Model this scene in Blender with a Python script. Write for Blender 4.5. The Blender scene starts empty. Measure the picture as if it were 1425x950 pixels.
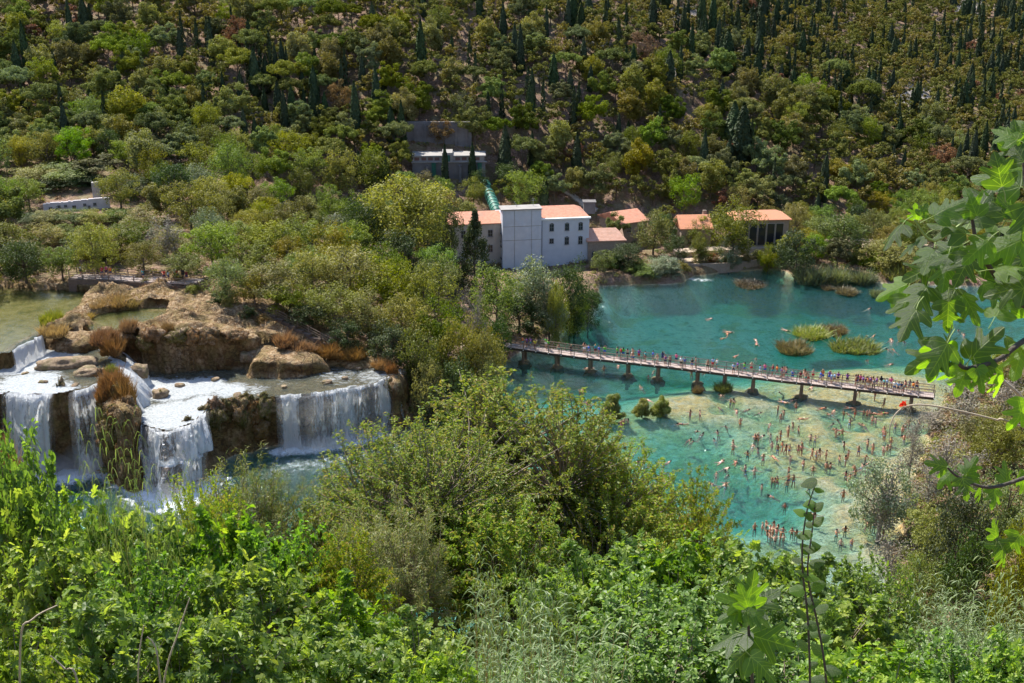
import bpy, math, random
import numpy as np
from mathutils import Vector, Matrix
R = math.radians
rnd = random.Random(11)
NR = np.random.default_rng(5)
scene = bpy.context.scene
COL = scene.collection

# ------------------------------------------------------------------ camera model (photo pixels 1425 x 950 -> world)
F, CX, CY, CH, PITCH = 1528.0, 712.5, 475.0, 62.0, R(20.3)
cp, sp = math.cos(PITCH), math.sin(PITCH)
def ray(px, py):
    a = (px - CX) / F; b = -(py - CY) / F
    return np.array([a, cp + b * sp, -sp + b * cp])
def PZ(px, py, z):
    r = ray(px, py); t = (z - CH) / r[2]
    return (r[0] * t, r[1] * t, z)
def PD(px, py, D):
    r = ray(px, py); t = D / r[1]
    return (r[0] * t, D, CH + r[2] * t)
def proj(x, y, z):
    zz = z - CH
    d = y * cp - zz * sp; u = y * sp + zz * cp
    return CX + F * x / d, CY - F * u / d, d

# ------------------------------------------------------------------ numpy noise
def _h(ix, iy, iz, seed):
    n = (ix.astype(np.int64) * 374761393 + iy.astype(np.int64) * 668265263 + iz.astype(np.int64) * 2147483647 + seed * 974634777) & 0xffffffff
    n = ((n ^ (n >> 13)) * 1274126177) & 0xffffffff
    n = n ^ (n >> 16)
    return (n & 0xffff) / 32767.5 - 1.0
def vn(x, y, z=0.0, s=0):
    x = np.asarray(x, float); y = np.asarray(y, float) + 0 * x; z = np.asarray(z, float) + 0 * x
    ix, iy, iz = np.floor(x), np.floor(y), np.floor(z)
    fx, fy, fz = x - ix, y - iy, z - iz
    fx, fy, fz = [f * f * (3 - 2 * f) for f in (fx, fy, fz)]
    r = 0
    for dx in (0, 1):
        for dy in (0, 1):
            for dz in (0, 1):
                w = (fx if dx else 1 - fx) * (fy if dy else 1 - fy) * (fz if dz else 1 - fz)
                r = r + w * _h(ix + dx, iy + dy, iz + dz, s)
    return r
def fbm(x, y, z=0.0, s=0, o=4):
    r, a, f = 0, .5, 1.
    for k in range(o):
        r = r + a * vn(np.asarray(x) * f, np.asarray(y) * f, np.asarray(z) * f, s + k); a *= .5; f *= 2.03
    return r
def sstep(a, b, x):
    t = np.clip((x - a) / (b - a), 0, 1); return t * t * (3 - 2 * t)
def sdpoly(poly, x, y):
    P = np.array([(p[0], p[1]) for p in poly]); n = len(P)
    d = np.full(np.shape(x), 1e18); ins = np.zeros(np.shape(x), bool)
    for i in range(n):
        a, b = P[i], P[(i + 1) % n]; e = b - a
        wx, wy = x - a[0], y - a[1]
        t = np.clip((wx * e[0] + wy * e[1]) / (e @ e + 1e-9), 0, 1)
        d = np.minimum(d, (wx - t * e[0]) ** 2 + (wy - t * e[1]) ** 2)
        c = ((a[1] > y) != (b[1] > y)) & (x < (b[0] - a[0]) * (y - a[1]) / (b[1] - a[1] + 1e-12) + a[0])
        ins ^= c
    d = np.sqrt(d)
    return np.where(ins, -d, d)
def seg_dist(P, x, y):
    d = np.full(np.shape(x), 1e18)
    for a, b in zip(P[:-1], P[1:]):
        a = np.array(a[:2]); b = np.array(b[:2]); e = b - a
        t = np.clip(((x - a[0]) * e[0] + (y - a[1]) * e[1]) / (e @ e + 1e-9), 0, 1)
        d = np.minimum(d, (x - a[0] - t * e[0]) ** 2 + (y - a[1] - t * e[1]) ** 2)
    return np.sqrt(d)

# ------------------------------------------------------------------ mesh building
class MB:
    """collects polygons, with a material index and a random value per face and optional uv"""
    def __init__(s): s.v = []; s.f = []; s.n = 0
    def add(s, V, Fc, mi=0, rv=None, uv=None):
        V = np.asarray(V, float).reshape(-1, 3); Fc = np.asarray(Fc, int)
        if len(Fc) == 0: return
        if rv is None: rv = NR.random(len(Fc))
        s.v.append(V); s.f.append((Fc + s.n, mi, np.broadcast_to(rv, (len(Fc),)), uv)); s.n += len(V)
    def mesh(s, name, mats, smooth=False):
        me = bpy.data.meshes.new(name)
        V = np.concatenate(s.v)
        me.vertices.add(len(V)); me.vertices.foreach_set('co', V.ravel())
        tot = sum(f.size for f, *_ in s.f); nf = sum(len(f) for f, *_ in s.f)
        me.loops.add(tot); me.polygons.add(nf)
        li = np.concatenate([f.ravel() for f, *_ in s.f])
        me.loops.foreach_set('vertex_index', li)
        cnt = np.concatenate([np.full(len(f), f.shape[1]) for f, *_ in s.f])
        st = np.concatenate([[0], np.cumsum(cnt)[:-1]])
        me.polygons.foreach_set('loop_start', st)
        me.polygons.foreach_set('loop_total', cnt)
        me.polygons.foreach_set('material_index', np.concatenate([np.full(len(f), mi) for f, mi, *_ in s.f]))
        me.polygons.foreach_set('use_smooth', np.full(nf, smooth, bool))
        a = me.attributes.new('rnd', 'FLOAT', 'FACE')
        a.data.foreach_set('value', np.concatenate([r for _, _, r, _ in s.f]).astype(np.float32))
        if any(u is not None for *_, u in s.f):
            uvl = me.uv_layers.new(name='UVMap')
            U = np.concatenate([np.asarray(u, float).reshape(-1, 2) if u is not None else np.zeros((f.size, 2)) for f, _, _, u in s.f])
            uvl.data.foreach_set('uv', U.ravel())
        me.update(calc_edges=True)
        for m in (mats if isinstance(mats, (list, tuple)) else [mats]): me.materials.append(m)
        return me
    # primitives
    def box(s, cx, cy, cz, sx, sy, sz, M=None, mi=0, rv=.5, taper=1.0):
        c = np.array([[x, y, z] for z in (-.5, .5) for y in (-.5, .5) for x in (-.5, .5)])
        c[4:, :2] *= taper
        c = c * [sx, sy, sz] + [cx, cy, cz]
        if M is not None: c = c @ M[:3, :3].T + M[:3, 3]
        s.add(c, [[0, 2, 3, 1], [4, 5, 7, 6], [0, 1, 5, 4], [2, 6, 7, 3], [0, 4, 6, 2], [1, 3, 7, 5]], mi, rv)
    def tube(s, pts, rad, sides=6, mi=0, rv=.5, cap=True):
        P = np.asarray(pts, float); n = len(P); rad = np.broadcast_to(rad, (n,))
        T = np.gradient(P, axis=0); T /= np.linalg.norm(T, axis=1)[:, None] + 1e-9
        ref = np.array([0, 0, 1.]) if abs(T[0][2]) < .8 else np.array([1., 0, 0])
        ring = []
        for i in range(n):
            a = np.cross(T[i], ref); a /= np.linalg.norm(a) + 1e-9; b = np.cross(T[i], a)
            th = np.arange(sides) * 2 * math.pi / sides
            ring.append(P[i] + rad[i] * (np.cos(th)[:, None] * a + np.sin(th)[:, None] * b))
        V = np.concatenate(ring); k = np.arange(sides); k2 = (k + 1) % sides
        fs = [np.stack([i * sides + k, i * sides + k2, (i + 1) * sides + k2, (i + 1) * sides + k], 1) for i in range(n - 1)]
        s.add(V, np.concatenate(fs), mi, rv)
        if cap:
            s.add(V[:sides], [list(range(sides))[::-1]], mi, rv); s.add(V[-sides:], [list(range(sides))], mi, rv)

def frame(ox, oy, oz, ang):
    c, s_ = math.cos(ang), math.sin(ang)
    return np.array([[c, -s_, 0, ox], [s_, c, 0, oy], [0, 0, 1, oz], [0, 0, 0, 1.]])

def tag(o, label=None, cat=None, group=None, kind=None):
    if label: o['label'] = label
    if cat: o['category'] = cat
    if group: o['group'] = group
    if kind: o['kind'] = kind
    return o
def link(name, me, parent=None, loc=None, rot=0, sc=None):
    o = bpy.data.objects.new(name, me); COL.objects.link(o)
    if parent is not None: o.parent = parent
    if loc is not None: o.location = loc
    if rot: o.rotation_euler = (0, 0, rot)
    if sc is not None: o.scale = sc
    return o
def empty(name, loc=(0, 0, 0), rot=0):
    o = bpy.data.objects.new(name, None); COL.objects.link(o); o.location = loc; o.rotation_euler = (0, 0, rot)
    o.empty_display_size = .3
    return o

# ------------------------------------------------------------------ materials
class NT:
    def __init__(s, name):
        s.m = bpy.data.materials.new(name); s.m.use_nodes = True; s.t = s.m.node_tree; s.t.nodes.clear()
        s.out = s.t.nodes.new('ShaderNodeOutputMaterial')
    def n(s, ty, ins=None, **kw):
        x = s.t.nodes.new('ShaderNode' + ty)
        for k, v in kw.items(): setattr(x, k, v)
        for k, v in (ins or {}).items():
            i = x.inputs[k]
            if isinstance(v, bpy.types.NodeSocket): s.t.links.new(v, i)
            else:
                if i.type == 'RGBA' and len(v) == 3: v = (*v, 1)
                i.default_value = v
        return x
    def noise(s, scale, detail=4, rough=.55, vec=None, dist=0):
        i = {'Scale': scale, 'Detail': detail, 'Roughness': rough, 'Distortion': dist}
        if vec is not None: i['Vector'] = vec
        return s.n('TexNoise', i).outputs['Fac']
    def mix(s, f, a, b, mode='MIX'):
        x = s.n('Mix', data_type='RGBA', blend_type=mode)
        for k, v in ((0, f), (6, a), (7, b)):
            i = x.inputs[k]
            if isinstance(v, bpy.types.NodeSocket): s.t.links.new(v, i)
            else: i.default_value = v if k == 0 else ((*v, 1) if len(v) == 3 else v)
        return x.outputs[2]
    def ramp(s, f, stops, interp='LINEAR'):
        x = s.n('ValToRGB', {'Fac': f}); r = x.color_ramp; r.interpolation = interp
        while len(r.elements) > 1: r.elements.remove(r.elements[-1])
        r.elements[0].position = stops[0][0]
        c = stops[0][1]; r.elements[0].color = (*c, 1) if not isinstance(c, (int, float)) else (c, c, c, 1)
        for p, c in stops[1:]:
            e = r.elements.new(p); e.color = (*c, 1) if not isinstance(c, (int, float)) else (c, c, c, 1)
        return x.outputs[0]
    def math(s, op, a, b=0.0, clamp=False):
        x = s.n('Math', operation=op, use_clamp=clamp)
        for k, v in ((0, a), (1, b)):
            if isinstance(v, bpy.types.NodeSocket): s.t.links.new(v, x.inputs[k])
            else: x.inputs[k].default_value = v
        return x.outputs[0]
    def bump(s, h, strength=.5, dist=.1, normal=None):
        i = {'Height': h, 'Strength': strength, 'Distance': dist}
        if normal is not None: i['Normal'] = normal
        return s.n('Bump', i).outputs[0]
    def pos(s): return s.n('NewGeometry').outputs['Position']
    def objco(s): return s.n('TexCoord').outputs['Object']
    def mapping(s, vec, scale): return s.n('Mapping', {'Vector': vec, 'Scale': scale}).outputs[0]
    def attr(s, name): return s.n('Attribute', attribute_name=name).outputs['Fac']
    def surf(s, sh): s.t.links.new(sh, s.out.inputs['Surface']); return s.m
    def mixs(s, f, a, b):
        x = s.n('MixShader'); 
        for k, v in ((0, f), (1, a), (2, b)):
            if isinstance(v, bpy.types.NodeSocket): s.t.links.new(v, x.inputs[k])
            else: x.inputs[k].default_value = v
        return x.outputs[0]

def leaf_mat(name, cols, tr=.4, gloss=.06, rough=.45, tcol=1.6, objvar=.35, tint=(1.0, 1.0, .35)):
    """cols: list of colours picked by the random value of each leaf; per-object hue/value shift"""
    t = NT(name)
    r = t.attr('rnd')
    orr = t.n('ObjectInfo').outputs['Random']
    k = len(cols)
    c = t.ramp(r, [(i / max(1, k - 1) if k > 1 else 0, cc) for i, cc in enumerate(cols)])
    hv = t.n('HueSaturation', {'Hue': t.math('ADD', t.math('MULTIPLY', orr, .05 * objvar * 2), .5 - .025 * objvar * 2),
                              'Saturation': t.math('ADD', t.math('MULTIPLY', t.math('FRACT', t.math('MULTIPLY', orr, 17.3)), objvar), 1 - objvar * .5),
                              'Value': t.math('ADD', t.math('MULTIPLY', t.math('FRACT', t.math('MULTIPLY', orr, 7.1)), objvar * 1.2), 1 - objvar * .6), 'Color': c}).outputs[0]
    tc = t.mix(1.0, hv, (tcol * tint[0], tcol * tint[1], tcol * tint[2]), 'MULTIPLY')
    d = t.n('BsdfDiffuse', {'Color': hv}).outputs[0]
    tr_ = t.n('BsdfTranslucent', {'Color': tc}).outputs[0]
    g = t.n('BsdfGlossy', {'Color': (1, 1, 1), 'Roughness': rough}).outputs[0]
    return t.surf(t.mixs(gloss, t.mixs(tr, d, tr_), g))

def plain(name, c, rough=.7, noise=0, scale=3, c2=None, bump=0, bscale=None, metal=0, spec=.3, det=5):
    t = NT(name)
    col = t.n('RGB').outputs[0]; col.default_value = (*c, 1)
    co = t.objco()
    if noise:
        f = t.noise(scale, det, .6, co)
        c2 = c2 or tuple(x * .6 for x in c)
        col = t.mix(t.ramp(f, [(.5 - noise * .5, 0.), (.5 + noise * .5, 1.)]), c, c2)
    i = {'Base Color': col, 'Roughness': rough, 'Metallic': metal, 'Specular IOR Level': spec}
    if bump: i['Normal'] = t.bump(t.noise(bscale or scale * 3, 4, .6, co), bump, .05)
    return t.surf(t.n('BsdfPrincipled', i).outputs[0])
# ------------------------------------------------------------------ people positions (needed for the bed)
def _z(lst, ox, oy, k): return [(ox + x / k, oy + y / k, t) for x, y, t in lst]
BATH = _z([(115,185,'w'),(225,250,'w'),(270,160,'h'),(285,120,'w'),(300,115,'w'),(305,190,'h'),(405,80,'h'),(75,345,'h'),(115,335,'s'),
 (75,400,'h'),(205,365,'w'),(280,385,'w'),(55,490,'w'),(390,560,'h'),(435,455,'w'),(415,450,'w'),(455,450,'w'),(540,470,'t'),(578,480,'t'),(545,370,'w'),(515,650,'w'),
 (735,360,'w'),(725,265,'t'),(780,270,'t'),(835,275,'t'),(870,335,'w'),(840,330,'w'),(750,130,'w'),(465,295,'s'),(520,235,'t'),(548,235,'t'),(460,200,'w'),(415,170,'w'),
 (480,120,'t'),(455,130,'w'),(540,95,'t'),(618,235,'t'),(640,235,'t'),(650,180,'w'),(910,100,'t'),(940,80,'h'),(980,60,'s'),(975,175,'w'),(1085,245,'t'),(1160,165,'w'),
 (1195,225,'t'),(1285,110,'t'),(1278,240,'t'),(1310,200,'w'),(1335,190,'w'),(1005,270,'t'),(985,320,'t'),(990,400,'w'),(1022,425,'w'),(1055,360,'w'),(1130,320,'h'),(1165,310,'h'),
 (970,560,'w'),(705,500,'w'),(745,770,'t'),(712,735,'w'),(570,850,'w'),(605,860,'w'),(985,830,'w'),(915,870,'w'),(950,940,'w'),(1035,930,'w'),(1150,790,'w'),(1185,780,'w'),(1210,795,'w'),
 (1245,870,'w'),(1280,860,'w'),(280,820,'w'),(340,810,'w'),(370,795,'w'),(400,830,'w'),(430,800,'w'),(420,855,'w'),(398,885,'w'),(450,850,'w'),(440,905,'w'),(480,890,'w'),(500,850,'w'),(505,900,'w'),(460,820,'w'),(380,860,'w')], 1000, 590, 5.59)
BATH += _z([(415,530,'h'),(445,540,'h'),(515,595,'w'),(540,595,'w'),(415,640,'h'),(565,655,'h'),(665,655,'h'),(765,680,'h'),(180,700,'w'),(258,730,'t'),(175,780,'s'),(240,835,'h'),(290,850,'h'),
 (405,835,'h'),(475,795,'h'),(595,770,'w'),(845,770,'h'),(905,580,'s'),(915,510,'h'),(1055,630,'w'),(1030,580,'h'),(905,660,'w'),(930,720,'w'),(955,690,'w'),(1030,790,'w'),(1075,830,'w'),
 (990,860,'t'),(1220,655,'s'),(1320,690,'h'),(1375,660,'h'),(1165,735,'s'),(1400,745,'h'),(790,870,'h'),(740,880,'w'),(715,890,'w'),(185,900,'h'),(205,918,'h'),(375,895,'h'),(535,940,'w'),
 (290,355,'h'),(190,395,'t'),(1200,460,'s'),(725,235,'h'),(580,205,'s'),(725,100,'s'),(490,60,'s')], 930, 460, 5.94)
BATH += _z([(435,640,'s'),(440,695,'w'),(470,690,'h'),(490,770,'w'),(530,715,'t'),(570,770,'h'),(600,780,'h'),(605,690,'w'),(633,700,'w'),(655,690,'w'),(680,740,'w'),(705,750,'w'),(715,680,'s'),
 (770,705,'s'),(865,800,'w'),(980,780,'w'),(925,830,'w'),(950,810,'w'),(1060,780,'w'),(1100,795,'h'),(1145,780,'w'),(940,905,'w'),(1025,890,'s'),(775,900,'t'),(635,935,'w'),
 (770,635,'t'),(695,570,'t'),(565,540,'t'),(630,45,'h'),(690,45,'h'),(840,75,'h'),(900,92,'h'),(920,85,'h'),(940,95,'h'),(795,155,'h'),(845,155,'h'),(630,245,'h'),(840,280,'h')], 1100, 460, 5.94)
BATH += _z([(108,375,'s'),(178,420,'s'),(195,440,'s'),(318,468,'s'),(420,410,'s'),(790,325,'h'),(880,450,'h'),(1100,380,'h'),(1155,415,'h'),(1178,430,'h'),(1240,375,'h')], 945, 320, 2.97)
BATH += _z([(695,640,'w'),(722,640,'w'),(755,730,'w'),(775,740,'w'),(825,715,'h'),(825,850,'w'),(1060,885,'w'),(1040,892,'w'),(1092,880,'w'),(820,435,'s'),(893,440,'w'),(1000,440,'s'),(1260,515,'w'),
 (1190,580,'h'),(1300,720,'s'),(1310,455,'h')], 690, 440, 5.94)
BATH += _z([(362,25,'h'),(395,38,'h'),(450,25,'h'),(575,35,'s'),(578,55,'h'),(602,50,'h'),(655,48,'h'),(683,52,'w'),(513,72,'h'),(560,85,'h'),(455,65,'h'),(605,88,'h'),(390,130,'h')], 705, 630, 1.979)
BATH += [(1055,612,'w'),(1062,640,'w'),(1088,628,'t'),(1100,640,'w'),(1118,648,'w'),(1128,612,'w'),(1135,640,'t'),(1150,650,'w'),(1168,640,'w'),(1172,604,'w'),(1190,660,'w'),(1205,640,'w'),(1215,625,'w'),(1095,676,'w'),(1060,680,'w'),(1178,668,'h'),(1230,600,'w'),(1240,615,'w'),(1160,590,'h'),(1020,625,'w')]
SUB = {'t': .28, 'w': .95, 'h': 1.38, 's': .55}
BPOS = [(PZ(px, py, 0.0), t, px, py) for px, py, t in BATH]

# ------------------------------------------------------------------ terrain
HPY = [300, 250, 200, 150, 100, 50, 0, -60]
HILL = {-250: [188, 208, 226, 244, 260, 278, 298, 328], 100: [188, 208, 228, 246, 262, 280, 300, 330], 400: [205, 220, 234, 248, 263, 282, 303, 335],
        700: [224, 236, 245, 255, 268, 285, 305, 340], 1000: [228, 240, 252, 268, 288, 315, 345, 390], 1300: [236, 255, 280, 310, 350, 400, 460, 530], 1700: [240, 262, 290, 330, 380, 440, 520, 600]}
CP = [PD(px, py, D) for px, L in HILL.items() for py, D in zip(HPY, L)]
CP += [PZ(*q) for q in [(-250,400,12.7),(0,398,12.7),(150,390,13.6),(280,394,13.6),(345,425,12.2),(430,455,10.2),(360,380,12.6),(450,400,9.5),(550,400,6.5),(650,420,3.2),(700,480,1.2),(700,400,3),
    (800,425,1),(640,360,3),(820,368,2),(900,362,1.6),(1000,355,1.8),(1090,352,1.8),(1200,350,1.6),(1400,345,2),(1700,340,3),(0,340,14.4),(200,340,14.4),(400,340,11),(520,320,7),(600,515,2.8),
    (560,500,5),(625,545,1),(1320,600,1.6),(1400,560,2),(1400,650,3),(1310,720,1.6),(1650,600,3),(-100,480,12.2),(-100,560,10),(-250,520,11),(700,345,2.2),(760,345,2.0),(850,340,2.2),(950,335,2.4),(1060,335,2.2)]]
CP = np.array(CP)
def _U(r2): return np.where(r2 > 1e-9, r2 * np.log(r2 + 1e-9), 0)
def tps_fit(P, lam):
    n = len(P); S = 100.; X = P[:, :2] / S
    K = _U(((X[:, None] - X[None]) ** 2).sum(-1)) + lam * np.eye(n)
    A = np.zeros((n + 3, n + 3)); A[:n, :n] = K; A[:n, n] = 1; A[:n, n + 1:] = X; A[n, :n] = 1; A[n + 1:, :n] = X.T
    w = np.linalg.solve(A, np.concatenate([P[:, 2], [0, 0, 0]]))
    def f(x, y):
        sh = np.shape(x); x = np.ravel(x) / S; y = np.ravel(y) / S
        r = w[n] + w[n + 1] * x + w[n + 2] * y
        for i in range(n): r = r + w[i] * _U((x - X[i, 0]) ** 2 + (y - X[i, 1]) ** 2)
        return r.reshape(sh)
    return f
TPS = tps_fit(CP, .0006)
LIP_A = [PZ(a, b, 9.8) for a, b in [(10,546),(40,549),(60,549),(78,549)]]
LIP_B = [PZ(a, b, 9.8) for a, b in [(94,548),(118,541),(140,530)]]
LIP_C = [PZ(a, b, 6.7) for a, b in [(196,580),(210,594),(235,602),(262,592),(285,574)]]
LIP_D = [PZ(a, b, 6.7) for a, b in [(384,552),(430,549),(480,541),(520,534),(546,524),(553,514)]]
def off(L, dx, dy, z=0.): return [(p[0] + dx, p[1] + dy, z) for p in L]
LIP_C2 = [PZ(a, b, 3.6) for a, b in [(200,622),(210,636),(234,647),(262,641),(287,625)]]
CLIFF = [PZ(a, b, 6.7) for a, b in [(310,566),(335,560),(365,554)]]
RIVER = off([PZ(-200, 545, 9.8)], 0, -1) + off(LIP_A, 0, -1.0) + off(LIP_B, .3, -1.0) + off([PZ(175, 575, 6.7)], 0, -1) + off(LIP_C2, 0, -.8) + off(CLIFF, 0, -1.) + off(LIP_D, .2, -.9)
RIVER += [PZ(*q, 0.) for q in [(585,572),(605,558),(640,548),(672,525),
    (700,505),(740,480),(800,448),(828,425),(832,398),(880,397),(950,394),(962,386),(1000,379),(1085,374),(1115,385),(1250,396),(1330,398),(1450,402),(1750,400)]]
RIVER += [PZ(*q, 0.) for q in [(1750,470),(1450,490),(1365,512),(1318,553),(1300,590),(1285,640),(1262,700),(1255,760)]] + [(34., 88.), (-60., 84.), (-75., 86.)]
# waterfall terraces: (pixel outline at z, level, outside slope, wobble)
ZONES = {
 'lake':   (12.2, 6.0, .5, [(-200,405),(0,402),(100,405),(130,408),(118,422),(112,434),(88,446),(70,452),(50,466),(22,480),(10,490),(-60,500),(-200,500)]),
 'basin':  (9.8, 9.0, .5, [(14,490),(30,486),(70,480),(135,474),(158,496),(160,512),(140,530),(118,541),(78,549),(40,549),(12,546),(-30,560),(-60,540)]),
 'stream': (6.7, 9.0, .5, [(160,500),(200,515),(230,522),(300,512),(355,503),(520,500),(549,515),(546,524),(520,534),(480,541),(430,549),(385,552),(330,560),(285,572),(262,590),(235,600),(205,592),(190,560)]),
 'rock':   (11.7, 4.0, .9, [(75,448),(110,430),(125,409),(200,402),(290,408),(330,425),(362,445),(352,462),(300,464),(250,468),(205,462),(165,462),(140,466),(110,474),(80,474),(60,466)]),
 'rockb':  (9.4, 2.4, 1.0, [(330,425),(362,445),(430,470),(452,492),(400,500),(350,500),(340,470)]),
 'rockc':  (7.9, 2.5, .8, [(430,468),(520,490),(540,500),(500,503),(440,500)]),
 'step':   (3.6, 7.0, .5, [(196,618),(206,634),(232,646),(262,640),(288,624),(296,606),(262,600),(215,606)]),
 'butt':   (9.9, 5.5, .5, [(140,512),(160,506),(182,535),(186,560),(172,572),(156,560),(142,540)]),
 'rimr':   (7.6, 4.0, .5, [(505,500),(540,496),(555,512),(549,524),(535,512)]),
}
ZP = {k: [PZ(px, py, v[0]) for px, py in v[3]] for k, v in ZONES.items()}
POND = [PZ(px, py, 12.3) for px, py in [(122,440),(150,434),(190,428),(232,428),(228,440),(200,448),(160,455),(135,455)]]
SCREE = [(1275,130,36),(830,60,24),(965,15,40),(975,235,45),(985,245,35),(1350,10,30),(930,100,24)]
def nearfield(x, y):
    yy = [-60, -10, 0, 10, 20, 30, 45, 60, 75, 84, 100]
    zz = [75, 62, 60.2, 53.2, 46.2, 39.5, 29.5, 17, 4.5, .6, .5]
    return np.interp(y, yy, zz)
DEEP = [(1045,690,-2.6,5),(880,445,-2.2,16),(950,430,-1.8,20),(1020,455,-1.6,16),(900,500,-.8,6),(450,670,-2.5,14),(1130,420,-1.5,14),(1250,440,-1.2,14),(850,480,-1.0,10),(1000,395,-1.4,15),(1120,590,-.9,5),(960,590,-.8,6),(880,640,-1.2,8),(1000,640,-1.3,6),(1080,650,-1.0,5),(760,520,-1.6,10)]
SHAL = [(960,560,1.0,5),(1000,562,.9,4),(870,590,1.0,4),(1080,630,.7,6),(1150,620,.9,9),(1200,600,.8,7),(1220,570,.7,6),(1120,630,.7,6),(940,505,.5,6),(1200,510,.7,10),(1250,530,.8,8),(1110,500,.6,7),(1200,660,.8,5),(930,565,.7,4),(1195,490,.5,7),(1230,730,1.2,5),(1090,655,.6,3),(1050,390,.5,7),(1160,415,.4,9),(1120,540,.6,8),(1000,540,.5,6)]
DEEPW = [(*PZ(a, b, 0.)[:2], c, d) for a, b, c, d in DEEP]; SHALW = [(*PZ(a, b, 0.)[:2], c, d) for a, b, c, d in SHAL]
_FALLFOOT = [PZ(*q, 0.) for q in [(-40,700),(90,672),(225,655),(290,650)]]
def bed(x, y):
    d = -.82 + .60 * fbm(x / 9, y / 9, 3.3, 3) + .3 * fbm(x / 2.5, y / 2.5, 1.3, 9)
    for bx, by, a, r in DEEPW + SHALW: d = d + a * np.exp(-((x - bx) ** 2 + (y - by) ** 2) / (2 * r * r))
    up = sstep(150, 175, y) * sstep(-10, 25, x)
    d = d - 2.5 * up - 1.6 * (1 - sstep(-12, 4, x)) * (y < 150)
    d = np.clip(d, -4.5, -.12)
    for (bx, by, _), t, *_r in BPOS:
        m = (np.abs(x - bx) < 2.4) & (np.abs(y - by) < 2.4)
        if m.any():
            g = np.exp(-((x[m] - bx) ** 2 + (y[m] - by) ** 2) / (2 * .8 ** 2)); d[m] = d[m] * (1 - g) + np.minimum(d[m], -SUB[t]) * g
    return d
def terr(x, y, fine=False):
    x = np.asarray(x, float); y = np.asarray(y, float)
    sdr = sdpoly(RIVER, x, y) + .8 * fbm(x / 3, y / 3, 0, 21, 3)
    land = np.maximum(TPS(x, y), .5)
    rough = sstep(205, 260, y) * (1.6 * fbm(x / 14, y / 14, 0, 31) + .5 * fbm(x / 4, y / 4, 0, 35)) + .25 * fbm(x / 3, y / 3, 0, 40)
    land = land + rough
    nf = nearfield(x, y) + .5 * fbm(x / 5, y / 5, 0, 50)
    w = sstep(84, 98, y)
    land = nf * (1 - w) + land * w
    # the ground falls away from the waterfall terraces to the pool
    land = np.minimum(land, .3 + np.maximum(sdr, 0) * (1.2 + 2.2 * (1 - w)))
    b = bed(x, y)
    h = np.where(sdr < 0, np.maximum(b, -.15 + sdr * .9), np.maximum(land, .15))
    # zones
    m = (x > -110) & (x < 0) & (y > 100) & (y < 175)
    if m.any():
        X, Y = x[m], y[m]; hz = np.full(X.shape, -9.); wob = 1.1 * fbm(X / 2.6, Y / 2.6, 0, 61, 4)
        below = np.zeros(X.shape, bool); lev = np.zeros(X.shape)
        for k, (z, sl, wb, _) in ZONES.items():
            sd = sdpoly(ZP[k], X, Y) + wob * wb * .8
            if k in ('rock', 'rockb', 'rockc', 'butt', 'rimr', 'step'):
                ins = np.clip(-sd, 0, 4)
                q = z - .9 * np.exp(-ins / .8) + .4 * fbm(X / 1.6, Y / 1.6, 0, 71) - np.maximum(sd, 0) * sl + .2 * ins * 0
            else:
                q = z - np.maximum(sd, 0) * sl + .12 * fbm(X / .9, Y / .9, 0, 75)
                inside = sd < 0
                below |= inside; lev = np.where(inside, z, lev)
            hz = np.maximum(hz, q)
        pd = sdpoly(POND, X, Y)
        hz = np.where(pd < 0, np.minimum(hz, 12.1 + pd * .2), hz)
        hl = h[m]
        lo = np.where(below, lev, 1e9)
        hl = np.minimum(hl, lo)            # do not let the plain land poke above flowing water
        rl = np.minimum.reduce([sdpoly(ZP[k], X, Y) for k in ('rock', 'rockb', 'rockc')])
        wl = np.minimum.reduce([sdpoly(ZP[k], X, Y) for k in ('lake', 'basin', 'stream')] + [sdpoly(POND, X, Y)])
        rel = (1.1 * np.abs(fbm(X / 4.2, Y / 3.2, 0, 78, 4)) * 2 - .35 + .5 * fbm(X / 1.3, Y / 1.1, 0, 79, 3)) * (1 - sstep(0, 3, rl)) * sstep(.2, 1.6, wl)
        hh = np.maximum(hl, hz) + rel
        hh = np.where(pd < .3, np.minimum(hh, 12.2 + pd * .35), hh)
        h = h.copy(); h[m] = hh
    return h
YSG = np.concatenate([np.arange(-40, 100, 2.), np.arange(100, 215, 1.), np.arange(215, 340, 1.6), np.arange(340, 720, 4.)])
XSG = np.linspace(-260, 330, 560)
_GX, _GY = np.meshgrid(XSG, YSG); GRID = terr(_GX, _GY)
def glook(x, y):
    x = np.asarray(x, float); y = np.asarray(y, float)
    fx = np.clip((x - XSG[0]) / (XSG[1] - XSG[0]), 0, len(XSG) - 1.001); ix = fx.astype(int); fx = fx - ix
    iy = np.clip(np.searchsorted(YSG, y) - 1, 0, len(YSG) - 2); fy = np.clip((y - YSG[iy]) / (YSG[iy + 1] - YSG[iy]), 0, 1)
    return (GRID[iy, ix] * (1 - fx) + GRID[iy, ix + 1] * fx) * (1 - fy) + (GRID[iy + 1, ix] * (1 - fx) + GRID[iy + 1, ix + 1] * fx) * fy
def gz(x, y): return float(glook(x, y))
_YS = np.concatenate([np.arange(100, 260, 1.0), np.arange(260, 640, 3.)])
def hit(px, py):
    """where the picture ray meets the ground beyond the pool"""
    r = ray(px, py); t = _YS / r[1]
    X, Z = r[0] * t, CH + r[2] * t
    g = glook(X, _YS); i = np.argmax(Z < g)
    return float(X[i]), float(_YS[i]), float(g[i])

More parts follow.
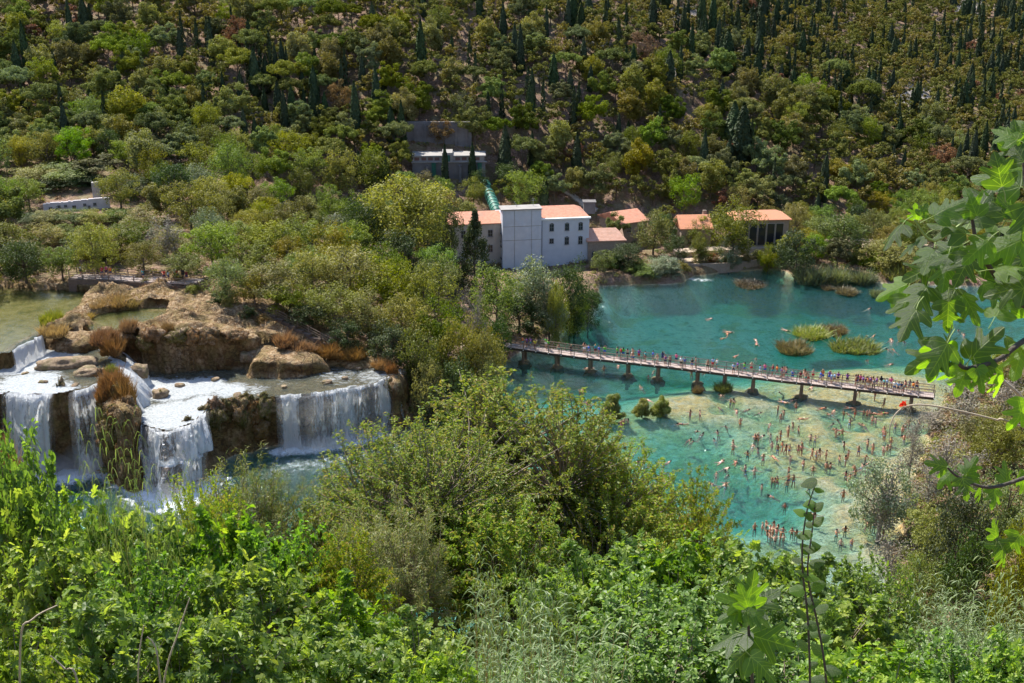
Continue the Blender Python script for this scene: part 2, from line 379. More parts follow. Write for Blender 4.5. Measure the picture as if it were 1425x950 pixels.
def grid_mesh(name, x0, x1, nx, y0, y1, ny, func, mat, hole=None, warp=None, extra=None, ys=None):
    xs = np.linspace(x0, x1, nx); ys = np.linspace(y0, y1, ny) if ys is None else ys; ny = len(ys)
    X, Y = np.meshgrid(xs, ys); Z = func(X, Y)
    V = np.stack([X, Y, Z], -1)
    if warp: V = warp(V)
    V = V.reshape(-1, 3)
    i = np.arange((ny - 1) * (nx - 1)); a = (i // (nx - 1)) * nx + i % (nx - 1)
    Q = np.stack([a, a + 1, a + nx + 1, a + nx], 1)
    if hole is not None:
        c = V[Q].mean(1); k = ~hole(c[:, 0], c[:, 1]); Q = Q[k]
    m = MB(); m.add(V, Q, 0, 0.)
    me = m.mesh(name, mat, smooth=True)
    for an, fn in (extra or {}).items():
        at = me.attributes.new(an, 'FLOAT', 'POINT'); at.data.foreach_set('value', np.asarray(fn(V), np.float32))
    return me

# ---- ground material
def ground_material():
    t = NT('ground_surface'); p = t.pos(); sep = t.n('SeparateXYZ', {'Vector': p}); z = sep.outputs[2]
    n1 = t.noise(.35, 6, .6, p); n2 = t.noise(2.2, 5, .65, p); n3 = t.noise(.09, 3, .5, p); n4 = t.noise(9, 3, .6, p)
    earth = t.ramp(n2, [(.3, (.14, .09, .07)), (.5, (.26, .17, .13)), (.62, (.36, .25, .19)), (.75, (.42, .35, .32))])
    dry = t.ramp(n1, [(.3, (.26, .12, .055)), (.5, (.16, .12, .05)), (.7, (.30, .25, .17))])
    land = t.mix(t.ramp(n1, [(.42, 0.), (.58, 1.)]), earth, dry)
    scree = t.ramp(n4, [(.35, (.14, .12, .11)), (.5, (.34, .31, .29)), (.66, (.52, .50, .49))])
    land = t.mix(t.attr('scree'), land, scree)
    # travertine of the terraces
    nz = t.n('SeparateXYZ', {'Vector': t.n('NewGeometry').outputs['Normal']}).outputs[2]
    tr = t.ramp(n2, [(.28, (.12, .07, .035)), (.43, (.30, .19, .10)), (.54, (.46, .33, .20)), (.68, (.62, .50, .35))])
    moss = t.ramp(t.noise(1.1, 5, .7, p), [(.3, (.07, .05, .02)), (.55, (.19, .10, .04)), (.7, (.12, .13, .035))])
    steep = t.ramp(nz, [(.35, 1.), (.75, 0.)])
    mm = t.math('MAXIMUM', t.math('MULTIPLY', steep, t.ramp(n1, [(.38, .25), (.5, 1.)])), t.ramp(n1, [(.56, 0.), (.68, .8)]))
    trav = t.mix(mm, tr, moss)
    trav = t.mix(t.ramp(t.noise(.55, 5, .65, p), [(.46, 0.), (.56, .75)]), trav, t.ramp(n2, [(.35, (.13, .105, .035)), (.6, (.27, .19, .08))]))
    deep_olive = t.ramp(t.noise(.6, 5, .6, p), [(.35, (.14, .13, .04)), (.55, (.28, .24, .09)), (.7, (.34, .30, .14))])
    vc = t.n('TexVoronoi', {'Vector': t.mapping(p, (1, 1, 1.6)), 'Scale': .75, 'Randomness': 1.}, feature='DISTANCE_TO_EDGE').outputs['Distance']
    vd = t.n('TexVoronoi', {'Vector': t.mapping(p, (1, 1, 2.2)), 'Scale': 2.4, 'Randomness': 1.}, feature='DISTANCE_TO_EDGE').outputs['Distance']
    crack = t.math('MAXIMUM', t.ramp(vc, [(0, 1.), (.06, 0.)]), t.math('MULTIPLY', t.ramp(vd, [(0, 1.), (.09, 0.)]), .6))
    crack = t.math('MULTIPLY', t.math('MULTIPLY', crack, t.attr('trav')), t.ramp(n1, [(.35, .2), (.55, 1.)]))
    trav = t.mix(t.math('MULTIPLY', crack, .75), trav, (.07, .05, .035))
    trav = t.mix(t.attr('lakebed'), trav, deep_olive)
    land = t.mix(t.attr('trav'), land, trav)
    # river bed: pale travertine mud with ochre algae and darker weed
    b1 = t.ramp(t.noise(.45, 7, .65, p, .6), [(.32, (.20, .24, .14)), (.42, (.58, .54, .38)), (.56, (.80, .74, .56)), (.7, (.66, .52, .28))])
    alg = t.ramp(t.noise(.12, 5, .6, p, .8), [(.5, 0.), (.6, .75)])
    b1 = t.mix(alg, b1, t.ramp(n2, [(.35, (.34, .27, .07)), (.6, (.58, .45, .15))]))
    b1 = t.mix(t.math('MULTIPLY', t.attr('algae'), t.ramp(t.noise(.9, 6, .7, p, .5), [(.38, .15), (.55, 1.)])), b1, t.ramp(n2, [(.3, (.60, .36, .08)), (.6, (.82, .60, .24))]))
    b2 = t.mix(t.ramp(t.noise(1.4, 6, .75, p, .4), [(.36, .6), (.5, 0.)]), b1, (.16, .18, .09))
    bedf = t.ramp(z, [(0., 1.), (.012, 0.)])
    bz = t.n('MapRange', {'Value': z, 'From Min': -.05, 'From Max': .25, 'To Min': 1., 'To Max': 0.}).outputs[0]
    c = t.mix(bz, land, b2)
    h = t.math('SUBTRACT', t.math('ADD', t.math('MULTIPLY', n2, .6), t.math('MULTIPLY', n4, .4)), t.math('MULTIPLY', crack, .35))
    return t.surf(t.n('BsdfPrincipled', {'Base Color': c, 'Roughness': .9, 'Specular IOR Level': .15, 'Normal': t.bump(h, 1., .5)}).outputs[0])
M_GROUND = ground_material()
FX0, FX1, FY0, FY1 = -84., 2., 108., 172.
def trav_mask(V):
    x, y = V[:, 0], V[:, 1]; r = np.full(len(x), 99.)
    for k in ZP: r = np.minimum(r, sdpoly(ZP[k], x, y))
    return 1 - sstep(1.0, 3.5, r)
def scree_mask(V):
    x, y, z = V.T; px, py, d = proj(x, y, z); r = np.zeros(len(x))
    for a, b, s in SCREE: r = np.maximum(r, np.exp(-(((px - a) / s) ** 2 + ((py - b) / (s * .5)) ** 2)))
    n = fbm(x / 7, y / 7, 0, 91)
    r = r * 1.0 + .12 * sstep(300, 420, y) * sstep(900, 1200, px)
    return np.clip(sstep(.45, .8, r + n * .9) * (y > 215), 0, 1)
def lakebed_mask(V):
    x, y = V[:, 0], V[:, 1]
    return (1 - sstep(-1.2, -.2, np.minimum(sdpoly(ZP['lake'], x, y), sdpoly(POND, x, y)))) * (V[:, 2] < 12.5)
def algae_mask(V):
    o = np.zeros(len(V))
    for bx, by, a, r in SHALW: o = np.maximum(o, min(1, a * 1.5) * np.exp(-((V[:, 0] - bx) ** 2 + (V[:, 1] - by) ** 2) / (2 * (r * 1.0) ** 2)))
    return np.clip(o * 1.2, 0, 1)
EXTRA = {'algae': algae_mask, 'trav': trav_mask, 'scree': scree_mask, 'lakebed': lakebed_mask}
me = grid_mesh('terrain', -260, 330, 560, 0, 0, 0, lambda x, y: GRID, M_GROUND, hole=lambda x, y: (x > FX0 + 1) & (x < FX1 - 1) & (y > FY0 + 1) & (y < FY1 - 1), extra=EXTRA, ys=YSG)
tag(link('terrain', me), kind='structure')
def fwarp(V):
    x, y, z = V[..., 0], V[..., 1], V[..., 2]
    gy, gx = np.gradient(z, (FY1 - FY0) / (V.shape[0] - 1), (FX1 - FX0) / (V.shape[1] - 1))
    s = np.clip(np.hypot(gx, gy) / 3, 0, 1)[..., None] * (z > -1)[..., None]
    edge = np.minimum.reduce([x - FX0, FX1 - x, y - FY0, FY1 - y]); s = s * sstep(1.5, 4, edge)[..., None]
    g = np.stack([-gx, -gy, 0 * gx], -1); g = g / (np.linalg.norm(g, axis=-1, keepdims=True) + 1e-6)
    n = 1.0 * fbm(x / 1.6, y / 1.6, z / 2.2, 81, 5) + .35 * np.sin(z * 1.1 + x * .3)
    V = V + g * (n[..., None] * s)
    V[..., 2] += .25 * fbm(x / .7, y / .7, z / .7, 83, 3) * s[..., 0]
    V[..., 2] -= np.where(edge < 1.2, .15, 0)
    return V
me = grid_mesh('travertine_ground', FX0, FX1, 330, FY0, FY1, 250, terr, M_GROUND, warp=fwarp, extra=EXTRA)
tag(link('travertine_ground', me), kind='structure')

# ------------------------------------------------------------------ water
def water_material(name, scat, sfac, absorb=None, dens=.3, ripple=1., rough=.06, foam=False, opaque=None):
    t = NT(name); p = t.pos()
    h = t.math('ADD', t.math('MULTIPLY', t.noise(.7, 4, .6, t.mapping(p, (1, 1.9, 1)), .3), .6), t.math('MULTIPLY', t.noise(2.6, 3, .6, t.mapping(p, (1, 2.0, 1))), .4))
    nrm = t.bump(h, .55 * ripple, .35)
    fr = t.n('Fresnel', {'IOR': 1.33, 'Normal': nrm}).outputs[0]
    tr = t.n('BsdfTransparent', {'Color': (1, 1, 1)}).outputs[0]
    df = t.n('BsdfDiffuse', {'Color': scat}).outputs[0]
    gl = t.n('BsdfGlossy', {'Color': (1, 1, 1), 'Roughness': rough, 'Normal': nrm}).outputs[0]
    body = t.mixs(sfac, tr, df)
    s = t.mixs(fr, body, gl)
    if foam:
        fa = t.attr('foam')
        fn = t.math('ADD', t.math('MULTIPLY', t.noise(1.2, 7, .75, p, .8), .6), t.math('MULTIPLY', t.noise(5, 5, .8, p, .6), .4))
        ff = t.math('SUBTRACT', t.math('ADD', t.math('MULTIPLY', fa, .42), fn), .70)
        ff = t.math('MULTIPLY', ff, 5., True)
        wf = t.n('BsdfDiffuse', {'Color': (.78, .84, .88), 'Normal': t.bump(fn, .8, .3)}).outputs[0]
        s = t.mixs(ff, s, wf)
    t.surf(s)
    if absorb:
        v = t.n('VolumeAbsorption', {'Color': absorb, 'Density': dens}).outputs[0]
        t.t.links.new(v, t.out.inputs['Volume'])
    return t.m
M_RIVER = water_material('river_water', (.04, .28, .27), .09, (.05, .735, .765), .31, ripple=2.2, rough=.08, foam=True)
FOOTR = off(LIP_D, .4, -2.3)
FOOTL = off(LIP_A + LIP_B + LIP_C2, 0, -2.2)
FOOTS = [PZ(*q, 0.) for q in [(604,552),(622,556)]]
FOOTU = [PZ(*q, 0.) for q in [(960,388),(985,390)]]
def foam_attr(V):
    x, y, z = V.T
    f = np.exp(-(seg_dist(FOOTR, x, y) / 1.6) ** 2) * 1.15
    f = np.maximum(f, .50 * np.exp(-(seg_dist([(p[0] + .8, p[1] - 4, 0) for p in FOOTR], x, y) / 4.) ** 2))
    f = np.maximum(f, 1.2 * np.exp(-(seg_dist(FOOTL, x, y) / 3.5) ** 2))
    f = np.maximum(f, 1.15 * np.exp(-(seg_dist(FOOTS, x, y) / 1.5) ** 2))
    f = np.maximum(f, .62 * np.exp(-(seg_dist(FOOTU, x, y) / 1.6) ** 2))
    return f
wx0, wx1, wy0, wy1 = -100., 330., 79., 262.
me = grid_mesh('river_water', wx0, wx1, 500, wy0, wy1, 300, lambda x, y: .0 + .10 * np.exp(-(seg_dist(FOOTR, x, y) / 6) ** 2) * fbm(x / 1.3, y / 1.3, 0, 5) + .55 * np.clip(foam_attr(np.stack([x.ravel(), y.ravel(), 0 * x.ravel()], 1)).reshape(x.shape), 0, 1) ** 2 * (.4 + fbm(x / 1.1, y / 1.1, 0, 6)), M_RIVER, extra={'foam': foam_attr})
# close the body of water: sides and bottom
import bmesh
bm = bmesh.new(); bm.from_mesh(me)
be = [e for e in bm.edges if e.is_boundary]
r_ = bmesh.ops.extrude_edge_only(bm, edges=be)
nv = [g for g in r_['geom'] if isinstance(g, bmesh.types.BMVert)]
for v in nv: v.co.z = -7
c4 = []
bm.verts.ensure_lookup_table()
bmesh.ops.contextual_create(bm, geom=[e for e in bm.edges if e.is_boundary])
bm.to_mesh(me); bm.free()
tag(link('river_water', me), kind='structure')

def sheet(name, poly, z, mat, sub=.5, attrs=None, grow=0., noise_z=0., zf=None):
    P = np.array([p[:2] for p in poly]); x0, y0 = P.min(0) - 1; x1, y1 = P.max(0) + 1
    f = zf or (lambda x, y: z + noise_z * fbm(x / 1.2, y / 1.2, 0, 15))
    nx, ny = int((x1 - x0) / sub) + 2, int((y1 - y0) / sub) + 2
    return grid_mesh(name, x0, x1, nx, y0, y1, ny, f, mat, hole=lambda x, y: sdpoly(poly, x, y) > grow, extra=attrs)
M_LAKE = water_material('lake_water', (.10, .12, .035), .30, ripple=.45, rough=.06)
tag(link('upper_lake_water', sheet('upper_lake_water', ZP['lake'], 12.38, M_LAKE, 1., grow=1.0)), kind='structure')
tag(link('pond_water', sheet('pond_water', POND, 12.22, M_LAKE, .5, grow=.9)), kind='structure')
# rapids: white running water draped on the terraces
def rapid_material():
    t = NT('rapid_water'); p = t.pos()
    fl = t.mapping(p, (1.0, 2.2, 1.0))
    n = t.noise(.9, 6, .7, fl, .8); n2 = t.noise(3.2, 6, .75, fl)
    fa = t.attr('foam')
    f = t.math('SUBTRACT', t.math('ADD', t.math('ADD', fa, t.math('MULTIPLY', n, .8)), t.math('MULTIPLY', n2, .45)), 1.16)
    f = t.math('MULTIPLY', f, 5., True)
    nrm = t.bump(t.math('ADD', n, n2), 1., .6)
    wc = t.ramp(n2, [(.36, (.42, .50, .54)), (.45, (.72, .78, .82)), (.54, (.92, .95, .97))])
    w = t.n('BsdfPrincipled', {'Base Color': wc, 'Roughness': .35, 'Normal': nrm}).outputs[0]
    fr = t.n('Fresnel', {'IOR': 1.4, 'Normal': nrm}).outputs[0]
    thin = t.mixs(fr, t.mixs(.10, t.n('BsdfTransparent', {'Color': (.90, .93, .82)}).outputs[0], t.n('BsdfDiffuse', {'Color': (.45, .5, .42)}).outputs[0]), t.n('BsdfGlossy', {'Roughness': .12, 'Normal': nrm}).outputs[0])
    return t.surf(t.mixs(f, thin, w))
M_RAPID = rapid_material()
def foam_px(lst):
    L = [(*PZ(a, b, z)[:2], s, r) for a, b, z, s, r in lst]
    def f(V):
        o = np.full(len(V), .0)
        for a, b, s, r in L: o = np.maximum(o, s * np.exp(-((V[:, 0] - a) ** 2 + (V[:, 1] - b) ** 2) / (2 * r * r)))
        return o
    return f
tag(link('basin_rapids', sheet('basin_rapids', ZP['basin'], 10.05, M_RAPID, .35, {'foam': foam_px([(30,510,9.8,1.,4),(60,500,9.8,1,4),(40,535,9.8,1,4),(90,490,9.8,.75,2.5),(60,550,9.8,1,4),(130,485,9.8,.5,3),(110,545,9.8,.6,3)])}, .3, .12)), kind='structure')
tag(link('stream_rapids', sheet('stream_rapids', ZP['stream'], 6.92, M_RAPID, .35, {'foam': foam_px([(200,540,6.7,1.1,3),(240,545,6.7,1.1,3.5),(280,540,6.7,1.1,3),(240,580,6.7,1.2,4),(320,545,6.7,.85,3),(350,545,6.7,.65,3),(400,530,6.7,.5,5),(470,525,6.7,.6,5),(520,525,6.7,.65,4),(440,505,6.7,.45,3),(280,560,6.7,1,2)])}, .3, .12)), kind='structure')

# falling curtains
def fall_material():
    t = NT('falling_water'); uv = t.n('UVMap').outputs[0]
    a = t.noise(1.0, 4, .6, t.mapping(uv, (.7, .08, 1))); b = t.noise(1.0, 3, .6, t.mapping(uv, (3.0, .28, 1)), .3); c = t.noise(1.0, 3, .7, t.mapping(uv, (6.5, 1.6, 1)), .4)
    den = t.attr('dens')
    f = t.math('ADD', t.math('ADD', t.math('MULTIPLY', a, .7), t.math('MULTIPLY', b, 1.1)), t.math('MULTIPLY', c, .7))
    f = t.math('SUBTRACT', t.math('ADD', f, den), 1.66)
    f = t.math('MULTIPLY', f, 5., True)
    f = t.math('MAXIMUM', f, t.math('MULTIPLY', t.math('ADD', t.math('MULTIPLY', a, .8), t.math('MULTIPLY', den, .35)), .26, True))
    nrm = t.bump(t.math('ADD', b, c), 1., .5)
    w = t.mixs(.45, t.n('BsdfDiffuse', {'Color': (.93, .96, 1.0), 'Normal': nrm}).outputs[0], t.n('BsdfTranslucent', {'Color': (.95, .97, 1.0)}).outputs[0])
    g = t.mixs(.08, w, t.n('BsdfGlossy', {'Roughness': .25, 'Normal': nrm}).outputs[0])
    return t.surf(t.mixs(f, t.n('BsdfTransparent').outputs[0], g))
M_FALL = fall_material()
M_SPRAY = None
def curtain(name, lip, foot, dens, seed, off=0., ridge=.35, label=None):
    """lip, foot: lists of matching world points"""
    L = np.array(lip, float); Ft = np.array(foot, float)
    n = max(30, int(np.linalg.norm(np.diff(L, axis=0), axis=1).sum() / .12)); m = 40
    s = np.linspace(0, len(L) - 1, n); i = np.clip(s.astype(int), 0, len(L) - 2); fr = (s - i)[:, None]
    A = L[i] * (1 - fr) + L[i + 1] * fr; B = Ft[i] * (1 - fr) + Ft[i + 1] * fr
    u = np.concatenate([[0], np.cumsum(np.linalg.norm(np.diff(A, axis=0), axis=1))])
    v = np.linspace(0, 1, m)
    U, Vv = np.meshgrid(u, v); 
    hx = Vv ** .62; hz_ = Vv ** 1.25
    P = A[None] * 1.0 + 0
    P = np.repeat(A[None], m, 0); D = (B - A)[None]
    P = P + np.concatenate([D[..., :2] * hx[..., None], D[..., 2:] * hz_[..., None]], -1)
    nrm = np.stack([np.gradient(A[:, 1]), -np.gradient(A[:, 0]), 0 * A[:, 0]], -1); nrm /= np.linalg.norm(nrm, axis=1)[:, None] + 1e-9
    nz = ridge * (fbm(U * 1.1, Vv * 1.2, seed, seed, 4) * 2.2) * (.55 + .7 * Vv) + .45 * np.abs(vn(U * .7, 0 * U, seed % 3, 12)) + off
    P = P + nrm[None] * nz[..., None]
    idx = np.arange((m - 1) * (n - 1)); a = (idx // (n - 1)) * n + idx % (n - 1)
    Q = np.stack([a, a + 1, a + n + 1, a + n], 1)
    UV = np.stack([U + seed * 3.1, Vv * np.linalg.norm(B - A, axis=1).mean() + seed], -1).reshape(-1, 2)
    mb = MB(); mb.add(P.reshape(-1, 3), Q, 0, 0., UV[Q])
    me = mb.mesh(name, M_FALL, smooth=True)
    at = me.attributes.new('dens', 'FLOAT', 'POINT')
    d = dens + .15 * (Vv < .08) + .30 * sstep(.75, 1., Vv) + .42 * vn(U * .55, 0 * U, seed, 8)
    e = np.minimum(U - U.min(), U.max() - U); d = d - .8 * (1 - sstep(0, .8, e))
    at.data.foreach_set('value', d.ravel().astype(np.float32))
    return me
def fall(label, cat, layers):
    root = None
    for k, (lp, fp, dens, seed, off, ridge) in enumerate(layers):
        me = curtain('waterfall', lp, fp, dens, seed, off, ridge)
        if root is None: root = tag(link('waterfall', me), label, cat, 'cascades of the waterfall')
        else: link('spray_curtain', me, root)
    return root
zl = lambda pts, z: [PZ(a, b, z) for a, b in pts]
up = lambda L, d=.3: [(p[0], p[1], p[2] + d) for p in L]
R_L, R_F = up(LIP_D), off(LIP_D, .3, -2.2, -.05)
fall('wide waterfall curtain dropping from the travertine ledge into the pool, beside the dark cliff', 'waterfall', [(R_L, R_F, .46, 1, .1, .30), (R_L, R_F, .28, 5, .4, .4), (R_L, R_F, .10, 9, .7, .5)])
A_L, A_F = up(LIP_A), off(LIP_A, 0, -2.6, -.05)
fall('broad white waterfall at the edge of the upper basin beyond the mossy hanging clump', 'waterfall', [(A_L, A_F, .75, 2, 0.1, .35), (A_L, A_F, .5, 6, .5, .5)])
A_L, A_F = up(LIP_B), [(p[0] + .3 + 1.1 * i, p[1] - 3, -.05) for i, p in enumerate(LIP_B)]
fall('fanning waterfall between the mossy hanging clump and the brown grassy buttress', 'waterfall', [(A_L, A_F, .65, 3, .1, .4), (A_L, A_F, .45, 7, .5, .5)])
A_L, A_F = up(LIP_C), [(a[0], a[1] + .3, 3.7) for a in LIP_C2]
fall('steep white cascade tumbling between the brown buttress and the dark cliff, upper step', 'waterfall', [(A_L, A_F, .85, 4, .15, .35), (A_L, A_F, .5, 8, .4, .45)])
A_L, A_F = up(LIP_C2), off(LIP_C2, 0, -1.9, -.05)
fall('lower step of the cascade between the brown buttress and the dark cliff', 'waterfall', [(A_L, A_F, .55, 24, .1, .4), (A_L, A_F, .4, 28, .4, .5)])
A_L, A_F = zl([(136,476),(150,486),(160,498),(166,512),(176,535)], 10.1), zl([(190,505),(205,520),(214,532),(212,550),(205,575)], 6.8)
fall('short foaming cascade stepping down from the upper basin to the stream', 'waterfall', [(A_L, A_F, .95, 11, 0.1, .3), (A_L, A_F, .7, 12, .4, .4)])
_u = [PZ(a, c_, 12.2) for a, c_ in [(14,487),(24,480),(36,474),(50,466),(56,461)]]; A_L, A_F = off(_u, .5, -.8, 12.42), off(_u, 1.3, -2.4, 9.95)
fall('small waterfall from the upper lake into the white basin', 'waterfall', [(A_L, A_F, .8, 13, .05, .15)])
A_L, A_F = zl([(154,458),(165,461)], 12.3), zl([(163,492),(176,498)], 9.4)
fall('thin trickle of water beside the rust coloured grass tuft', 'waterfall', [(A_L, A_F, .85, 14, .3, .15)])
A_L, A_F = zl([(588,532),(600,530)], 3.0), zl([(602,553),(628,554)], -.02)
fall('little white chute pouring into the pool below the dark trees', 'waterfall', [(A_L, A_F, 1.1, 15, .3, .2)])
A_L, A_F = zl([(348,452),(356,456)], 10.6), zl([(346,470),(356,473)], 9.0)
fall('tiny trickle down the shaded rocks beneath the wooden walkway', 'waterfall', [(A_L, A_F, .8, 16, .5, .15)])
# ------------------------------------------------------------------ leaf and plant generators
def unit(v): return v / (np.linalg.norm(v, axis=-1, keepdims=True) + 1e-9)
def rand_dir(n, g): return unit(g.normal(size=(n, 3)))
def leaf_quads(mb, C, N, ln, wd, g, mi=1, rv=None, tdir=None):
    """diamond leaves at C with normals N"""
    n = len(C); T = rand_dir(n, g) if tdir is None else unit(tdir)
    T = unit(T - (T * N).sum(1, keepdims=True) * N); B = np.cross(N, T)
    ln = ln * (.7 + .6 * g.random(n))[:, None]; wd = wd * (.7 + .6 * g.random(n))[:, None]
    V = np.stack([C - T * ln * .5, C + B * wd * .5, C + T * ln * .5, C - B * wd * .5], 1).reshape(-1, 3)
    mb.add(V, np.arange(4 * n).reshape(n, 4), mi, g.random(n) if rv is None else rv)
# leaf outlines (x across, y along, tip at y=1)
OVAL = (np.array([[0,0,0],[.16,.12,.05],[.26,.38,.09],[.2,.7,.06],[0,1,-.04],[-.2,.7,.06],[-.26,.38,.09],[-.16,.12,.05]]), [[0,1,2,3],[0,3,4,4],[0,4,5,5],[0,5,6,7]])
OVAL = (np.array([[0,0,0],[.24,.35,.08],[.17,.75,.05],[0,1,-.05],[-.17,.75,.05],[-.24,.35,.08]]), [[0,1,2,3],[0,3,4,5]])
ROUND = (np.array([[0,0,0],[.34,.16,.06],[.42,.45,.08],[.26,.78,.05],[0,1,-.06],[-.26,.78,.05],[-.42,.45,.08],[-.34,.16,.06]]), [[0,1,2,3],[0,3,4,4],[0,4,5,5],[0,5,6,7]])
ROUND = (ROUND[0], [[0,1,2,3],[0,3,4,5],[0,5,6,7]])
LANC = (np.array([[0,0,0],[.075,.35,.03],[0,1,-.1],[-.075,.35,.03]]), [[0,1,2,3]])
_f = [(0,0,0),(.16,-.07,.03),(.40,.02,.05),(.50,.26,.0),(.24,.34,.07),(.47,.60,.0),(.36,.66,.02),(.15,.58,.08),(.15,.82,.04),(0,1.0,-.10)]
FIGL = (np.array(_f + [(-x, y, z) for x, y, z in _f[8:0:-1]]), None)
_nf = len(FIGL[0])
FIGL = (np.concatenate([FIGL[0], [[0, .33, -.02]]]), [[_nf, i, (i + 1) % _nf] for i in range(_nf)])
def place_leaves(mb, tmpl, C, D, N, size, g, mi=1, rv=None, uv=False, curl=.0):
    """leaf templates: stalk end at C, growing along D, with upper side N"""
    tv, tf = tmpl; n = len(C); D = unit(D); X = unit(np.cross(D, N)); Z = np.cross(X, D)
    s = size * (.65 + .7 * g.random(n)); xs = .85 + .3 * g.random(n)
    t = tv[None] * np.stack([s * xs, s, s], 1)[:, None]
    t[..., 2] -= (curl * g.random(n) * s)[:, None] * tv[None, :, 1] ** 2 * 1.0
    V = C[:, None] + t[..., 0:1] * X[:, None] + t[..., 1:2] * D[:, None] + t[..., 2:3] * Z[:, None]
    tf = np.asarray(tf); Q = (tf[None] + (np.arange(n) * len(tv))[:, None, None]).reshape(-1, tf.shape[1])
    r = np.repeat(g.random(n) if rv is None else rv, len(tf))
    U = None
    if uv: U = np.broadcast_to(tv[tf][None, ..., :2] + [.5, 0], (n,) + tf.shape + (2,)).reshape(-1, 2)
    mb.add(V.reshape(-1, 3), Q, mi, r, U)

def blobs(g, n, kind):
    """clump centres in a unit crown: radius 1 across, from z 0 to 1, and their radii"""
    P = []; Rr = []
    while len(P) < n:
        d = g.normal(size=3); d /= np.linalg.norm(d); r = g.random() ** .4
        if kind == 'pine':
            p = d * r * [.86, .74, .46]; p[2] = .50 + p[2] + .12 * p[0]; rad = .11 + .15 * g.random() ** 1.5
            if p[2] < .22: continue
        elif kind == 'broad':
            p = d * r * [.86, .76, .44]; p[2] = .52 + p[2] + .08 * p[1]; rad = .12 + .16 * g.random() ** 1.4
        elif kind == 'tall':
            p = d * r * [.72, .72, .44]; p[2] = .5 + p[2]; rad = .15 + .12 * g.random()
        elif kind == 'bush':
            p = d * r * [.8, .8, .75]; p[2] = abs(p[2]) * .95 + .08; rad = .18 + .14 * g.random()
        elif kind == 'umbrella':
            p = d * r * [.85, .85, .16]; p[2] = .8 + p[2] - .18 * (p[0] ** 2 + p[1] ** 2); rad = .14 + .10 * g.random()
        elif kind == 'conifer':
            z = g.random() ** 1.2; a = g.random() * 6.283; q = (1 - z) * (.6 + .4 * g.random()); p = np.array([math.cos(a) * q * .9, math.sin(a) * q * .9, z * .93 + .04]); rad = .10 + .10 * (1 - z)
        P.append(p); Rr.append(rad)
    return np.array(P), np.array(Rr)
def crown_leaves(mb, g, P, Rr, H, W, per, ln, wd, mi=1, flat=.75, up=.35, shell=.5, base=0.):
    """fills clumps (unit crown scaled to W/2 across and H high) with leaves"""
    n = len(P); S = np.array([W / 2, W / 2, H])
    k = np.repeat(np.arange(n), per); d = rand_dir(len(k), g); r = shell + (1 - shell) * g.random(len(k)) ** .6
    lump = 1 + .42 * vn(d[:, 0] * 2.5 + k * 7, d[:, 1] * 2.5, d[:, 2] * 2.5, 3)
    C = P[k] * S + [0, 0, base] + d * (r * lump * Rr[k] * (W / 2))[:, None] * [1, 1, flat * 1.25]
    N = unit(d * .7 + rand_dir(len(k), g) * .75 + [0, 0, up])
    tone = np.clip(g.random(n)[k] * .6 + g.random(len(k)) * .4, 0, 1)
    leaf_quads(mb, C, N, ln, wd, g, mi, tone)
def limbs(mb, g, P, S, base, h0, r0, nl, mi=0, lean=.05, twist=.12):
    """trunk and limbs reaching clump centres"""
    top = np.array([lean * S[0] * g.normal(), lean * S[0] * g.normal(), base + S[2] * .75])
    zs = np.linspace(0, 1, 7)
    tr = np.array([top * [z, z, 0] + [r0 * 1.5 * math.sin(z * 5 + g.random()) * z, r0 * 1.5 * math.cos(z * 4) * z, z * top[2]] for z in zs])
    mb.tube(tr, r0 * (1.25 - 1.0 * zs ** .8), 6, mi, g.random())
    idx = g.permutation(len(P))[:nl]
    for i in idx:
        e = P[i] * S + [0, 0, base]; f = min(.92, max(h0, e[2] / top[2] * (.45 + .3 * g.random())))
        a = np.array([np.interp(f, zs, tr[:, q]) for q in range(3)])
        mid = (a + e) / 2 + g.normal(size=3) * np.linalg.norm(e - a) * twist + [0, 0, -.04 * S[0]]
        mb.tube([a, (a + mid) / 2 + g.normal(size=3) * .02 * S[0], mid, e], r0 * np.array([.42, .32, .22, .07]), 4, mi, g.random(), cap=False)

